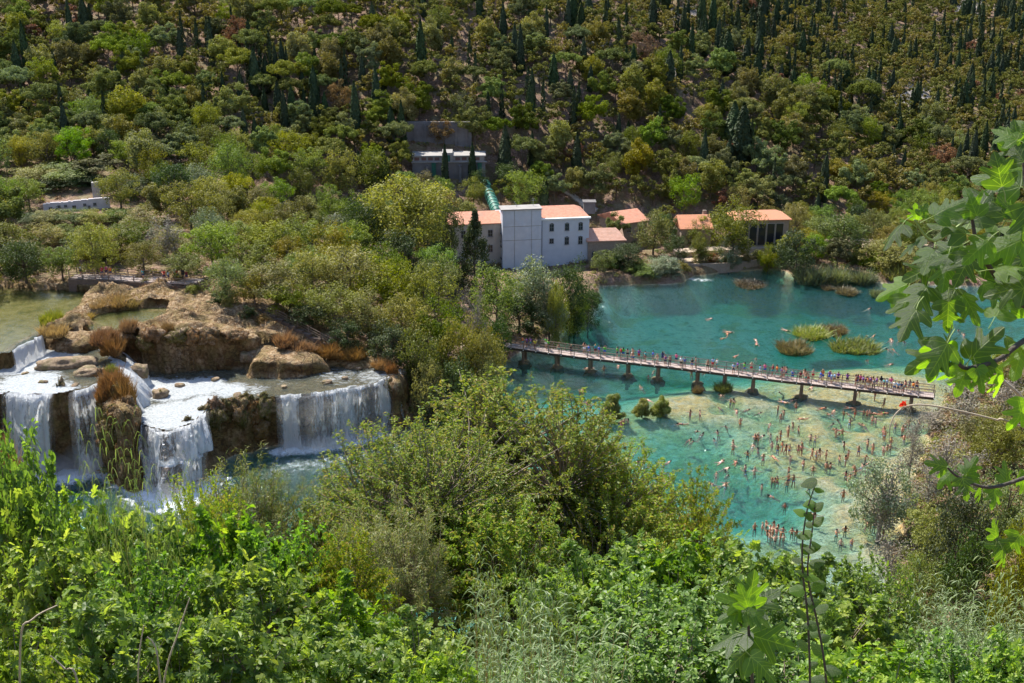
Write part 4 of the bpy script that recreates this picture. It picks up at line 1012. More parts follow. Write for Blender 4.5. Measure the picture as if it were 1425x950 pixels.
class Bld:
    def __init__(s, name, label, px, py, z, ang, D=None):
        s.o = PZ(px, py, z) if D is None else (PD(px, py, D)[0], D, z)
        s.M = frame(*s.o, R(ang)); s.r = empty(name, s.o, R(ang)); tag(s.r, label, 'building')
    def part(s, name, mb, mats, parent=None, label=None):
        o = link(name, mb.mesh(name, mats), parent or s.r)
        if label: o['label'] = label
        return o
    def boxp(s, name, x0, x1, y0, y1, z0, z1, mat, parent=None, label=None):
        m = MB(); m.box((x0 + x1) / 2, (y0 + y1) / 2, (z0 + z1) / 2, x1 - x0, y1 - y0, z1 - z0); return s.part(name, m, mat, parent, label)
    def window(s, x, z, w, h, y=0., arch=False, side=None, name='window'):
        """in the front wall at y, or in the left end wall (side = x of that wall)"""
        m = MB(); t = .07
        def bx(a, b, c, d, dep, off_, mb):
            if side is None: mb.box((a + b) / 2, y - off_, (c + d) / 2, b - a, dep, d - c)
            else: mb.box(side - off_, (a + b) / 2, (c + d) / 2, dep, b - a, d - c)
        bx(x - w / 2 - t, x - w / 2, z, z + h, .12, .03, m); bx(x + w / 2, x + w / 2 + t, z, z + h, .12, .03, m)
        bx(x - w / 2 - t, x + w / 2 + t, z + h, z + h + t * 1.4, .12, .03, m); bx(x - w / 2 - t * 2, x + w / 2 + t * 2, z - t, z, .24, .06, m)
        f = s.part(name, m, M_FRAME)
        m = MB(); bx(x - w / 2, x + w / 2, z, z + h, .04, .0, m)
        if arch:
            n = 8; th = np.linspace(0, math.pi, n + 1)
            P = np.stack([x + np.cos(th) * w / 2, 0 * th + (y - .021 if side is None else 0), z + h + np.sin(th) * w * .3], 1)
            if side is not None: P = np.stack([0 * th + side - .021, x + np.cos(th) * w / 2, z + h + np.sin(th) * w * .3], 1)
            Q = P + ([0, -.045, 0] if side is None else [-.045, 0, 0])
            m.add(Q, [list(range(n + 1))], 0, .5)
        s.part('pane', m, M_GLASS, f)
        m = MB(); bx(x - .02, x + .02, z, z + h, .02, .035, m); bx(x - w / 2, x + w / 2, z + h * .5 - .02, z + h * .5 + .02, .02, .035, m)
        s.part('glazing_bar', m, M_FRAME, f)
        return f
def roof_mesh(x0, x1, y0, y1, ze, zr, hip0=0., hip1=0., ov=.35, th=.16):
    """roof with ridge along x"""
    ym = (y0 + y1) / 2; a, b, c, d = x0 - ov, x1 + ov, y0 - ov, y1 + ov
    top = [(a, c, ze), (b, c, ze), (b, d, ze), (a, d, ze), (a + hip0, ym, zr), (b - hip1, ym, zr)]
    V = top + [(p[0], p[1], p[2] - th) for p in top]
    m = MB(); m.add(V, [[0, 1, 5, 4], [2, 3, 4, 5], [7, 6, 10, 11], [9, 8, 11, 10], [0, 6, 7, 1], [2, 8, 9, 3]]); m.add(V, [[1, 2, 5], [3, 0, 4], [8, 7, 11], [6, 9, 10]]); m.add(V, [[1, 7, 8, 2], [3, 9, 6, 0]])
    return m
def gable_walls(x0, x1, y0, y1, z1, zr):
    ym = (y0 + y1) / 2; V = [(x0, y0, 0), (x1, y0, 0), (x1, y1, 0), (x0, y1, 0), (x0, y0, z1), (x1, y0, z1), (x1, y1, z1), (x0, y1, z1), (x0, ym, zr), (x1, ym, zr)]
    m = MB(); m.add(V, [[0, 1, 5, 4], [2, 3, 7, 6]], 0, .5); m.add(V, [[1, 2, 6, 9, 5], [3, 0, 4, 8, 7]], 0, .5); return m
# the pale industrial building: origin at the foot of the joint between tower and windowed block
B = Bld('industrial_building', 'pale blue-grey industrial building with blank tower block and red tiled roofs beside the river', 751, 372, 1.2, 9, D=206)
PXM = 206 / cp / F * 1.0
w1 = 9.7; dz = 1.2
def zpx(py, D): return PD(700, py, D)[2] - 1.2
ze = zpx(305, 206); zr = zpx(285, 211.5)
B.boxp('wall', 0, w1, 0, 9, 0, ze, M_PALE)
B.part('roof', roof_mesh(.0, w1, .3, 9, ze + .05, zr, 0, 2.2, .15), M_ROOF)
B.boxp('cornice', -.05, w1 + .25, -.28, .28, ze - .18, ze + .12, M_WHITE)
B.boxp('drainpipe', .35, .45, -.14, -.04, 0, ze - .2, M_FRAME)
for i, x in enumerate([2.3, 5.3, 8.0]):
    B.window(x, ze - 2.4, .75, 1.35, 0, arch=True); B.window(x, ze - 5.2 + (.35 if i == 0 else 0), .75, 1.4 if i else .9, 0, arch=i > 0)
zt = zpx(291, 204.5); tx0, ty0 = -7.5, -1.4
B.boxp('tower_block', tx0, 0, ty0, 1.6, 0, zt, M_PALE)
B.boxp('rear_wall', tx0, 0, 1.6, 9, 0, ze, M_PALE)
B.boxp('roof_slab', tx0 - .3, .15, ty0 - .25, 1.9, zt, zt + .2, M_CONCM)
m = MB()
for z in (zt - 3.2, zt - 5.9): m.box((tx0) / 2, ty0 - .02, z, -tx0, .05, .07)
for x in (tx0 + 2.3, tx0 + 5.6): m.box(x, ty0 - .02, zt / 2, .05, .05, zt - .4)
B.part('joint_strips', m, M_CONCM)
m = MB(); m.tube([(-1.2, 1, zt + .2), (-1.2, 1, zt + 1.6)], .04, 5); m.box(-1.2, 1, zt + 1.2, .9, .03, .03); m.box(-1.2, 1, zt + 1.5, .6, .03, .03)
B.part('antenna', m, M_FRAME)
m = MB(); m.tube([(-4.3, 1, zt + .2), (-4.9, 1, zt + 1.1)], .05, 5); B.part('antenna', m, M_FRAME)
lx0 = -17.2; zl_ = zpx(309, 206); zlr = zpx(290, 211)
B.boxp('wing_wall', lx0, tx0, .6, 9, 0, zl_, M_PALE2)
B.part('wing_roof', roof_mesh(lx0, tx0 - .1, .6, 9, zl_ + .1, zlr, .2, 0, .4), M_ROOF)
for x in (-14.8, -12.3, -9.6): B.window(x, zl_ - 2.6, .8, 1.3, .6)
for x in (-12.3, -9.6): B.window(x, zl_ - 5.6, .8, 1.3, .6)
m = MB()
for z in (2.2, 4.6, 7.0): m.box(tx0 - .12, .1, z, .16, 1.4, .2)
B.part('wall_bracket', m, M_CONC)
B.window(.2, zt - 6.5, .9, 1.6, side=tx0)
# low house in front
H = Bld('stone_house', 'low stone annex with faded pink roof adjoining the pale industrial building', 818, 360, 1.8, 6, D=207)
zh = PD(700, 335, 207)[2] - 1.8; zhr = PD(700, 318, 210)[2] - 1.8
H.part('wall', gable_walls(0, 7.2, 0, 6, zh, zhr), M_STONEW); H.part('roof', roof_mesh(0, 7.2, 0, 6, zh + .02, zhr + .1, 0, 1.6), M_ROOF2)
H.window(1.2, .9, .8, 1.3, 0, arch=True); H.window(3.8, .9, .8, 1.3, 0, arch=True); H.window(6.0, .9, .8, 1.3, 0)
H = Bld('stone_house', 'two storey stone house with gable window and red roof, up behind the low annex', 864, 350, 2.0, 28, D=219)
zh = PD(700, 311, 219)[2] - 2.0; zhr = PD(700, 297, 221.5)[2] - 2.0
H.part('wall', gable_walls(0, 6.2, 0, 8.5, zh, zhr), M_STONEW); H.part('roof', roof_mesh(0, 6.2, 0, 8.5, zh + .02, zhr + .12), M_ROOF)
H.window(1.8, zh - 2.0, 1.0, 1.2); H.window(4.6, zh - 2.0, 1.0, 1.2); H.window(4.2, zh - 1.2, .8, 1.4, arch=True, side=0)
H = Bld('roofed_house', 'house mostly hidden by trees, showing a bright orange tiled roof with dark patches', 949, 345, 2.0, 4, D=217)
zh = PD(700, 318, 217)[2] - 2.0; zhr = PD(700, 300, 220)[2] - 2.0
H.part('wall', gable_walls(-.3, 5.9, 0, 7, zh, zhr), M_STONEW); H.part('roof', roof_mesh(-.3, 5.9, 0, 7, zh + .02, zhr + .1), M_ROOF3)
H.window(1.5, .9, .9, 1.2); H.window(4.5, .9, .9, 1.2)
H.boxp('chimney', 5.0, 5.7, 4.2, 4.9, zhr - .8, zhr + .7, M_STONEW)
H = Bld('glazed_house', 'house with orange hipped roof and tall white-framed glazing behind the riverside terrace', 1095, 345, 1.9, 5, D=216)
zh = PD(700, 305, 216)[2] - 1.9; zhr = PD(700, 291, 219)[2] - 1.9
H.boxp('wall', -11, 0, 0, 6, 0, zh, M_STONEW); H.part('roof', roof_mesh(-11, 0, 0, 6, zh + .1, zhr, 1.5, 2.6, .45), M_ROOF3)
for x in (-1.9, -3.7, -5.5, -7.3, -9.1):
    f = H.boxp('glazing_frame', x - .82, x + .82, -.14, -.02, 1.2, zh - .7, M_PALE2); H.boxp('pane', x - .74, x + .74, -.17, -.145, 1.28, zh - .78, M_GLASS, f)
# ruined white wall with chimney
ax, ay, az = PD(62, 284, 190); bx_, by_, bz_ = PD(154, 275, 193)
ang = math.degrees(math.atan2(by_ - ay, bx_ - ax)); L_ = math.hypot(bx_ - ax, by_ - ay); hz0 = min(gz(ax, ay), gz(bx_, by_)) - 1.5
H = Bld('ruined_building', 'roofless whitewashed ruin with small openings among the trees, grey chimney behind', 62, 300, hz0, ang, D=190)
top0, top1 = az - hz0 , bz_ - hz0
V = [(0, 0, 0), (L_, 0, 0), (L_, .5, 0), (0, .5, 0), (0, 0, top0), (L_, 0, top1), (L_, .5, top1), (0, .5, top0)]
m = MB(); m.add(V, [[0, 1, 5, 4], [1, 2, 6, 5], [2, 3, 7, 6], [3, 0, 4, 7], [4, 5, 6, 7]], 0, .5)
for k in range(9): m.box(.7 + k * L_ / 9, .25, top0 + (top1 - top0) * (k + .5) / 9 + .02, 1.5 * rnd.random() + .3, .46, .10 + .1 * rnd.random(), rv=.4)
H.part('wall', m, M_LILAC); H.boxp('side_wall', 0, .45, .5, 7, 0, top0 - 2.0, M_LILAC); H.boxp('side_wall', L_ - .45, L_, .5, 7, 0, top1 - 2.2, M_LILAC)
for x, w_, h_, dz_ in ((1.2, .5, 1.9, 2.6), (2.6, .4, .35, .9), (3.7, .4, .35, .9), (5.1, .55, 1.9, 2.7), (6.9, .4, .35, 1.0), (8.6, .45, .4, 1.1), (7.6, .3, 1.3, 2.4)):
    H.window(x, top0 + (top1 - top0) * x / L_ - dz_, w_, h_)
H.boxp('chimney', 8.1, 9.4, 3.5, 4.7, 0, PD(138, 252, 197)[2] - hz0, M_CONCM)
# tall concrete intake with terrace house
ax, ay, az = PD(574, 240, 233)
H = Bld('intake_structure', 'tall grey concrete intake with roofed gallery of openings on top, half buried in the hillside', 574, 240, 6., 2, D=233)
Wd = 15.6; zt = PD(574, 226, 233)[2] - 6.
H.boxp('wall', 0, Wd, 0, 6, 0, zt, M_CONC)
m = MB()
for x in (3.2, 6.8, 10.2, 13.6): m.box(x, -.35, zt / 2 - .3, .7, .7, zt - .6, taper=.8)
H.part('buttress', m, M_CONC)
H.boxp('gallery_wall', .2, Wd - .2, .5, 5, zt, zt + 1.15, M_CONCM)
H.boxp('roof_slab', -.1, Wd + .1, .2, 5.4, zt + 1.15, zt + 1.4, M_CONCM)
H.boxp('ledge', -.2, Wd + .3, -.3, .48, zt, zt + .14, M_CONCM)
H.boxp('gatehouse', 6.4, 8.6, .1, 4.5, zt + .14, zt + 2.0, M_CONCM)
H.boxp('door', 7.3, 8.1, .0, .09, zt + .15, zt + 1.5, M_GREEN)
for x in (1.0, 2.5, 3.9, 5.3, 9.7, 11.1, 12.5, 13.9):
    H.boxp('gallery_opening', x - .5, x + .5, .42, .495, zt + .35, zt + .98, plain('brown_shutter', (.16, .09, .08)) if x == 1.0 else bpy.data.materials['brown_shutter'])
for x in (4.6, 14.4): H.boxp('sluice_gate', x - .45, x + .45, -.5, -.02, zt - 2.9, zt - .1, M_GREEN)
# long retaining wall higher up
x0, y0, _ = PD(556, 168, 243.5); x1, y1, _ = PD(656, 168, 243.5)
m = MB(); zb = PD(600, 205, 243.5)[2] - 2; zt = PD(600, 169, 243.5)[2]
m.box((x0 + x1) / 2, y0, (zb + zt) / 2, x1 - x0, .8, zt - zb)
for k in range(7): m.box(x0 + (x1 - x0) * (k + .5) / 7, y0 - .5, (zb + zt) / 2 - .2, .5, .3, zt - zb - .4, rv=.4)
tag(link('retaining_wall', m.mesh('retaining_wall', M_CONC)), 'long dark concrete retaining wall crossing the hillside above the intake', 'wall')
x0, y0, z0 = PD(318, 158, 242); x1, y1, z1 = PD(400, 156, 244)
m = MB(); m.box((x0 + x1) / 2, y0 + 1, z0 - 1.2, x1 - x0, .6, 3.)
tag(link('retaining_wall', m.mesh('retaining_wall', M_CONC)), 'short grey retaining wall among the pines above the valley wood', 'wall')
# penstock
r = empty('penstock', PD(676, 262, 232)); pr = r.location
A_ = np.array(PD(675, 256, 231)); B_ = np.array(PD(692, 296, 216)); P = [A_ + (B_ - A_) * t_ for t_ in np.linspace(0, 1, 8)]
m = MB(); m.tube([p - np.array(pr) for p in P], 1.0, 18); link('pipe', m.mesh('pipe', M_GREEN, True), r)
for t_ in np.linspace(.02, .9, 9):
    c = A_ + (B_ - A_) * t_; d_ = (B_ - A_) / np.linalg.norm(B_ - A_); m = MB(); m.tube([c - d_ * .13 - np.array(pr), c + d_ * .13 - np.array(pr)], 1.12, 18); link('ring', m.mesh('ring', M_GREENL), r)
tag(r, 'ribbed green steel penstock running down behind the pale building', 'pipe')
# stone steps on the slope
P = [hit(px, py) for px, py in ((768, 262), (785, 268), (800, 278), (815, 288), (830, 297))]
m = MB()
for a, b in zip(P[:-1], P[1:]):
    a, b = np.array(a), np.array(b); n_ = 8
    for k in range(n_):
        c = a + (b - a) * (k + .5) / n_; m.box(0, 0, 0, 1.3, .6, .5, frame(c[0], c[1], c[2] + .25, math.atan2(b[1] - a[1], b[0] - a[0]) + 1.57))
tag(link('stone_steps', m.mesh('stone_steps', M_CONCL)), 'pale stone steps climbing the slope between pale building and stone houses', 'steps')
c = PD(817, 282, 224); m = MB(); m.box(c[0] + .6, c[1] + 2, c[2] - 1.4, 2.4, 2.0, 2.4, rv=.5); m.box(c[0] + .6, c[1] + 2, c[2] - .12, 2.8, 2.4, .16)
tag(link('concrete_hut', m.mesh('concrete_hut', M_CONC)), 'tiny flat-roofed concrete hut on the slope behind the pale building', 'hut')
# quay and riverside terraces
def strip(name, pts, z, w, th, mat, label=None, cat=None, struct=True):
    m = MB()
    for a, b in zip(pts[:-1], pts[1:]):
        a = np.array(a[:2]); b = np.array(b[:2]); c = (a + b) / 2; L = np.linalg.norm(b - a)
        m.box(0, 0, 0, L + .05, w, th, frame(c[0], c[1], z - th / 2, math.atan2(b[1] - a[1], b[0] - a[0])))
    o = link(name, m.mesh(name, mat)); tag(o, label, cat, None, 'structure' if struct else None); return o
strip('quay', [PZ(812, 372, 1.6), PZ(856, 378, 1.6)], 1.6, 5.5, 3.4, M_CONCL)
M_GRAVEL = plain('beige_gravel', (.52, .42, .33), .95, .5, 3, (.38, .29, .22))
strip('terrace_path', [PZ(925, 362, 1.9), PZ(1000, 358, 1.9), PZ(1090, 350, 1.9)], 1.9, 3.6, .8, M_GRAVEL)
strip('upper_path', [PZ(940, 349, 2.9), PZ(1000, 345, 2.9), PZ(1092, 341, 2.9)], 2.9, 3.0, 1.2, M_GRAVEL)
strip('terrace_wall', [PZ(930, 368, 1.9), PZ(1010, 366, 1.9), PZ(1090, 358, 1.9)], 1.95, .4, 2.0, M_STONEW, 'low stone wall edging the riverside terrace path', 'wall', False)
strip('far_path', [PZ(1138, 332, 3.5), PZ(1250, 336, 3.0)], 3.3, 2.4, .6, M_GRAVEL)
strip('shore_path', [PZ(1200, 338, 3.1), PZ(1340, 345, 2.6)], 3.0, 2.2, .6, M_GRAVEL)
# ------------------------------------------------------------------ fences and walkways
def fence(P, label, step=2.0, h=1.05, name='wooden_fence', mat=M_RAILW, rails=(1.0, .62, .3)):
    P = [np.array(p, float) for p in P]; r = empty(name, tuple(P[0])); tag(r, label, 'fence'); o = P[0]
    posts = []; S = [np.linalg.norm(b - a) for a, b in zip(P[:-1], P[1:])]; T = sum(S); n = max(2, int(round(T / step)))
    for k in range(n + 1):
        d = T * k / n; i = 0
        while i < len(S) - 1 and d > S[i]: d -= S[i]; i += 1
        posts.append(P[i] + (P[i + 1] - P[i]) * min(1, d / S[i]))
    m0 = MB(); m0.box(0, 0, h / 2, .11, .11, h); pm = m0.mesh('post', mat)
    for p in posts: link('post', pm, r, tuple(p - o))
    for hh in rails:
        m = MB()
        for a, b in zip(posts[:-1], posts[1:]): m.tube([a - o + [0, 0, h * hh - .03], b - o + [0, 0, h * hh - .03]], .045, 5, cap=False)
        link('rail', m.mesh('rail', mat), r)
    return r
def wallstrip(name, P, h, th, mat, label):
    m = MB()
    for a, b in zip(P[:-1], P[1:]):
        a = np.array(a); b = np.array(b); L = np.hypot(*(b - a)[:2]); n = max(1, int(L / 1.2))
        for k in range(n):
            c = a + (b - a) * (k + .5) / n
            m.box(0, 0, 0, L / n + .06, th + .1 * rnd.random(), h, frame(c[0], c[1], c[2] - h / 2 + .05 * rnd.random(), math.atan2(b[1] - a[1], b[0] - a[0])), rv=rnd.random())
    return tag(link(name, m.mesh(name, mat)), label, 'wall')
M_DRYST = plain('dark_stone_wall', (.20, .15, .12), .95, .6, 2.5, (.10, .075, .06), .9, 6)
W1 = [PZ(96, 388, 14.2), PZ(150, 389, 14.2), PZ(215, 394, 14.0), PZ(275, 400, 13.6)]
wallstrip('stone_wall', W1, 2.6, .5, M_DRYST, 'low dark stone wall along the far edge of the upper lake')
strip('walkway', off(W1, 0, 1.4), 14.15, 2.6, .2, M_DECK)
fence([(p[0], p[1] + .2, p[2]) for p in W1], 'weathered wooden railing on the stone wall above the upper lake')
fence([(p[0] + .3, p[1] + 2.5, p[2]) for p in W1], 'weathered wooden railing on the far side of the lakeside walkway')
W2 = [PZ(338, 420, 12.8), PZ(375, 436, 11.9), PZ(432, 466, 10.2), PZ(462, 482, 9.0)]
wallstrip('stone_wall', W2, 2.2, .5, M_DRYST, 'sloping dark stone wall above the rocky terraces, under the trees')
fence([(p[0] + .1, p[1] + .2, p[2]) for p in W2], 'wooden railing sloping down beside the trees above the terraces')
# ------------------------------------------------------------------ the footbridge
BZ = 2.55
BL = [PZ(694, 481, BZ), PZ(800, 495.5, BZ), PZ(930, 510, BZ), PZ(1100, 530.5, BZ), PZ(1300, 553, BZ)]
BLn = [np.array(p) for p in BL]
BS = [np.linalg.norm(b - a) for a, b in zip(BLn[:-1], BLn[1:])]; BT_ = sum(BS)
def bpt(s):
    i = 0
    while i < len(BS) - 1 and s > BS[i]: s -= BS[i]; i += 1
    t_ = (BLn[i + 1] - BLn[i]) / BS[i]; return BLn[i] + t_ * s, t_
def bs_at(px):
    lo, hi = 0, BT_
    for _ in range(30):
        mdl = (lo + hi) / 2
        if proj(*bpt(mdl)[0])[0] < px: lo = mdl
        else: hi = mdl
    return lo
BW = 1.9          # deck width; the line BL is the near edge
rb = empty('footbridge', tuple(BLn[0])); o0 = BLn[0]
tag(rb, 'long weathered timber footbridge on round pile pairs, crowded with people, crossing the turquoise river', 'bridge')
def side(t_): return np.array([-t_[1], t_[0], 0.])
m = MB(); nb = int(BT_ / .22)
for k in range(nb):
    p, t_ = bpt((k + .5) * BT_ / nb); c = p + side(t_) * BW / 2 - o0; ang = math.atan2(t_[1], t_[0])
    m.box(0, 0, 0, BT_ / nb - .025, BW + .08 * rnd.random(), .06, frame(c[0], c[1], c[2] - .03 + .006 * rnd.random(), ang), rv=rnd.random())
link('deck', m.mesh('deck', M_DECK), rb)
for q in (.12, BW / 2, BW - .12):
    m = MB(); L = [bpt(s)[0] + side(bpt(s)[1]) * q - o0 + [0, 0, -.24] for s in np.linspace(0, BT_, 30)]
    for a, b in zip(L[:-1], L[1:]):
        c = (a + b) / 2; m.box(0, 0, 0, np.linalg.norm(b - a) + .02, .16, .34, frame(c[0], c[1], c[2], math.atan2((b - a)[1], (b - a)[0])))
    link('beam', m.mesh('beam', M_DARKW), rb)
m0 = MB(); m0.box(0, 0, .45, .10, .10, 1.3); pm = m0.mesh('railing_post', M_RAILW); npst = int(BT_ / 2.0)
m0 = MB(); m0.box(0, 0, 0, .13, .13, .12); cm_ = m0.mesh('post_bracket', M_WHITE)
for q in (-.04, BW + .04):
    for k in range(npst + 1):
        p, t_ = bpt(k * BT_ / npst); c = p + side(t_) * q - o0
        po = link('railing_post', pm, rb, tuple(c), math.atan2(t_[1], t_[0]))
        if q < 0: link('post_bracket', cm_, po, (0, -.06, -.12))
    for hh, rr in ((1.08, .055), (.72, .035), (.38, .035)):
        m = MB(); L = [bpt(s)[0] + side(bpt(s)[1]) * q - o0 + [0, 0, hh] for s in np.linspace(0, BT_, npst + 1)]
        m.tube(L, rr, 5); link('rail', m.mesh('rail', M_RAILW), rb)
PIERS = [727, 773, 820, 873, 915, 970, 1008, 1048, 1116, 1191, 1270]
M_FOOT = plain('mossy_pier_footing', (.20, .15, .08), .95, .6, 3, (.08, .08, .04), .9)
pier_s = [bs_at(px) for px in PIERS]
for i, s in enumerate(pier_s):
    p, t_ = bpt(s)
    for q in (.35, BW - .35):
        c = p + side(t_) * q - o0
        m = MB(); m.tube([c + [0, 0, -.40], c + [0, 0, -1.6], c + [0, 0, -4.6]], [.21, .23, .27], 10); link('pile', m.mesh('pile', M_PIER, True), rb)
    m = MB(); c = p + side(t_) * BW / 2 - o0; m.box(0, 0, 0, .3, BW + .2, .26, frame(c[0], c[1], c[2] - .53, math.atan2(t_[1], t_[0]))); link('crossbeam', m.mesh('crossbeam', M_PIER), rb)
    g_ = np.random.default_rng(i); m = MB(); th = np.arange(14) * 6.283 / 14
    rings = [(np.array([-.9, -.35, .12, .28])[j], np.array([1.0, .95, .75, .3])[j]) for j in range(4)]
    V = np.concatenate([np.stack([c[0] + np.cos(th) * r_ * (1 + .25 * g_.normal(size=14)) * 1.0, c[1] + np.sin(th) * r_ * (1.25 + .2 * g_.normal(size=14)), 0 * th + z_ - o0[2]], 1) for z_, r_ in rings])
    k_ = np.arange(14); Q = np.concatenate([np.stack([j * 14 + k_, j * 14 + (k_ + 1) % 14, (j + 1) * 14 + (k_ + 1) % 14, (j + 1) * 14 + k_], 1) for j in range(3)])
    m.add(V, Q); m.add(V[-14:], [list(range(14))]); link('pier_footing', m.mesh('pier_footing', M_FOOT, True), rb)
# boulders in the rapids
def rock(label, px, py, z, sx, sy, sz, rot, seed, mat=None, name='boulder'):
    x, y, _ = PZ(px, py, z); n = 26; u, v_ = np.meshgrid(np.linspace(0, 2 * math.pi, n + 1)[:-1], np.linspace(-1.5, 1.5, 14))
    d = np.stack([np.cos(u) * np.cos(v_), np.sin(u) * np.cos(v_), np.sin(v_)], -1)
    r_ = 1 + .30 * fbm(d[..., 0] * 1.6 + seed, d[..., 1] * 1.6, d[..., 2] * 1.6, seed) * 1.6 + .10 * fbm(d[..., 0] * 6 + seed, d[..., 1] * 6, d[..., 2] * 6, seed + 5)
    V = (np.sign(d) * np.abs(d) ** .75 * r_[..., None] * [sx, sy, sz]).reshape(-1, 3)
    i = np.arange(13 * n); a = (i // n) * n + i % n; b = (i // n) * n + (i % n + 1) % n
    m = MB(); m.add(V, np.stack([a, b, b + n, a + n], 1)); m.add(V[:n], [list(range(n))[::-1]]); m.add(V[-n:], [list(range(n))])
    return tag(link(name, m.mesh(name, mat or M_BOULD, True), None, (x, y, z), R(rot)), label, 'rock')
def bould_mat():
    t = NT('brown_tufa_rock'); p = t.pos(); n = t.noise(2.2, 6, .65, p)
    c = t.ramp(n, [(.3, (.10, .065, .04)), (.5, (.26, .18, .11)), (.68, (.42, .32, .22))]); c = t.mix(t.ramp(t.noise(.9, 4, .6, p), [(.5, 0.), (.65, .8)]), c, (.16, .14, .05))
    return t.surf(t.n('BsdfPrincipled', {'Base Color': c, 'Roughness': .85, 'Normal': t.bump(t.noise(6, 5, .7, p), .9, .25)}).outputs[0])
M_BOULD = bould_mat()
rock('long flat brown rock lying in the white water of the upper basin', 92, 508, 10.1, 3.6, 1.3, .85, 14, 3)
rock('brown mossy rock beside the long flat rock in the upper basin', 122, 520, 10.0, 1.8, 1.2, .8, 10, 8)
for i, (px, py, z, s) in enumerate([(250, 536, 7.0, .55), (300, 528, 7.0, .5), (330, 550, 7.0, .6), (420, 520, 7.0, .5), (455, 532, 7.0, .6), (500, 512, 7.0, .5), (395, 538, 7.0, .45), (60, 532, 10.0, .5), (35, 520, 10.0, .45), (105, 536, 10.0, .5), (370, 515, 7.0, .5), (480, 526, 7.0, .4)]):
    _lab.setdefault('small wet brown rock breaking the ' + ('white basin water' if z > 9 else 'running stream above the falls'), []).append((rock('x', px, py, z, 1.1 * s, .8 * s, .5 * s, i * 50, 50 + i), 'rock', 'small rocks in the rapids'))
rock('small dark rock splitting the cascade below the stream', 250, 604, 4.6, .8, .8, 1.6, 0, 12)
rock('round mossy rock in the foaming step between basin and stream', 224, 551, 6.9, 1.0, .9, .9, 0, 15)
rock('smooth brown hump beside the foaming step', 192, 517, 8.6, 1.3, 1.0, 1.0, 0, 18)
for i, (px, py, z, s) in enumerate([(360, 492, 8.6, 1.0), (375, 498, 7.6, .8), (345, 496, 8.4, 1.1), (395, 495, 7.9, .9), (410, 488, 8.4, 1.0), (232, 412, 12.6, 1.0), (205, 418, 12.6, .8), (262, 416, 12.6, 1.1), (245, 424, 12.4, .7)]):
    rock(f'{["rough tan rock", "low grey-brown rock", "lumpy pale rock"][i % 3]} {"at the foot of the terrace rocks" if px > 300 else "between the small pond and the upper lake"}, ' + ['nearest the stream', 'lowest of its heap', 'beside the dry grass', 'against the ledge', 'next to the brush', 'by the reeds', 'beside the small chute', 'farthest from the pond', 'touching the water'][i], px, py, z, 1.1 * s, .9 * s, .6 * s, i * 40, 20 + i)
# ------------------------------------------------------------------ people
def skin_mesh(J, E, name, sub=1):
    """J: list of (x, y, z, radius[, radius2]); E: edges; vertex 0 is the root"""
    me = bpy.data.meshes.new(name + '_skel'); me.from_pydata([j[:3] for j in J], E, [])
    ob = bpy.data.objects.new(name + '_skel', me); COL.objects.link(ob)
    md = ob.modifiers.new('s', 'SKIN'); md.use_smooth_shade = True
    sv = me.skin_vertices[0].data
    for i, j in enumerate(J): sv[i].radius = (j[3], j[4] if len(j) > 4 else j[3]); sv[i].use_root = (i == 0)
    if sub: m2 = ob.modifiers.new('u', 'SUBSURF'); m2.levels = sub; m2.render_levels = sub
    dg = bpy.context.evaluated_depsgraph_get(); out = bpy.data.meshes.new_from_object(ob.evaluated_get(dg)); out.name = name
    bpy.data.objects.remove(ob); out.materials.clear(); return out
def lerp(a, b, t): return tuple(a[i] + (b[i] - a[i]) * t for i in range(3))
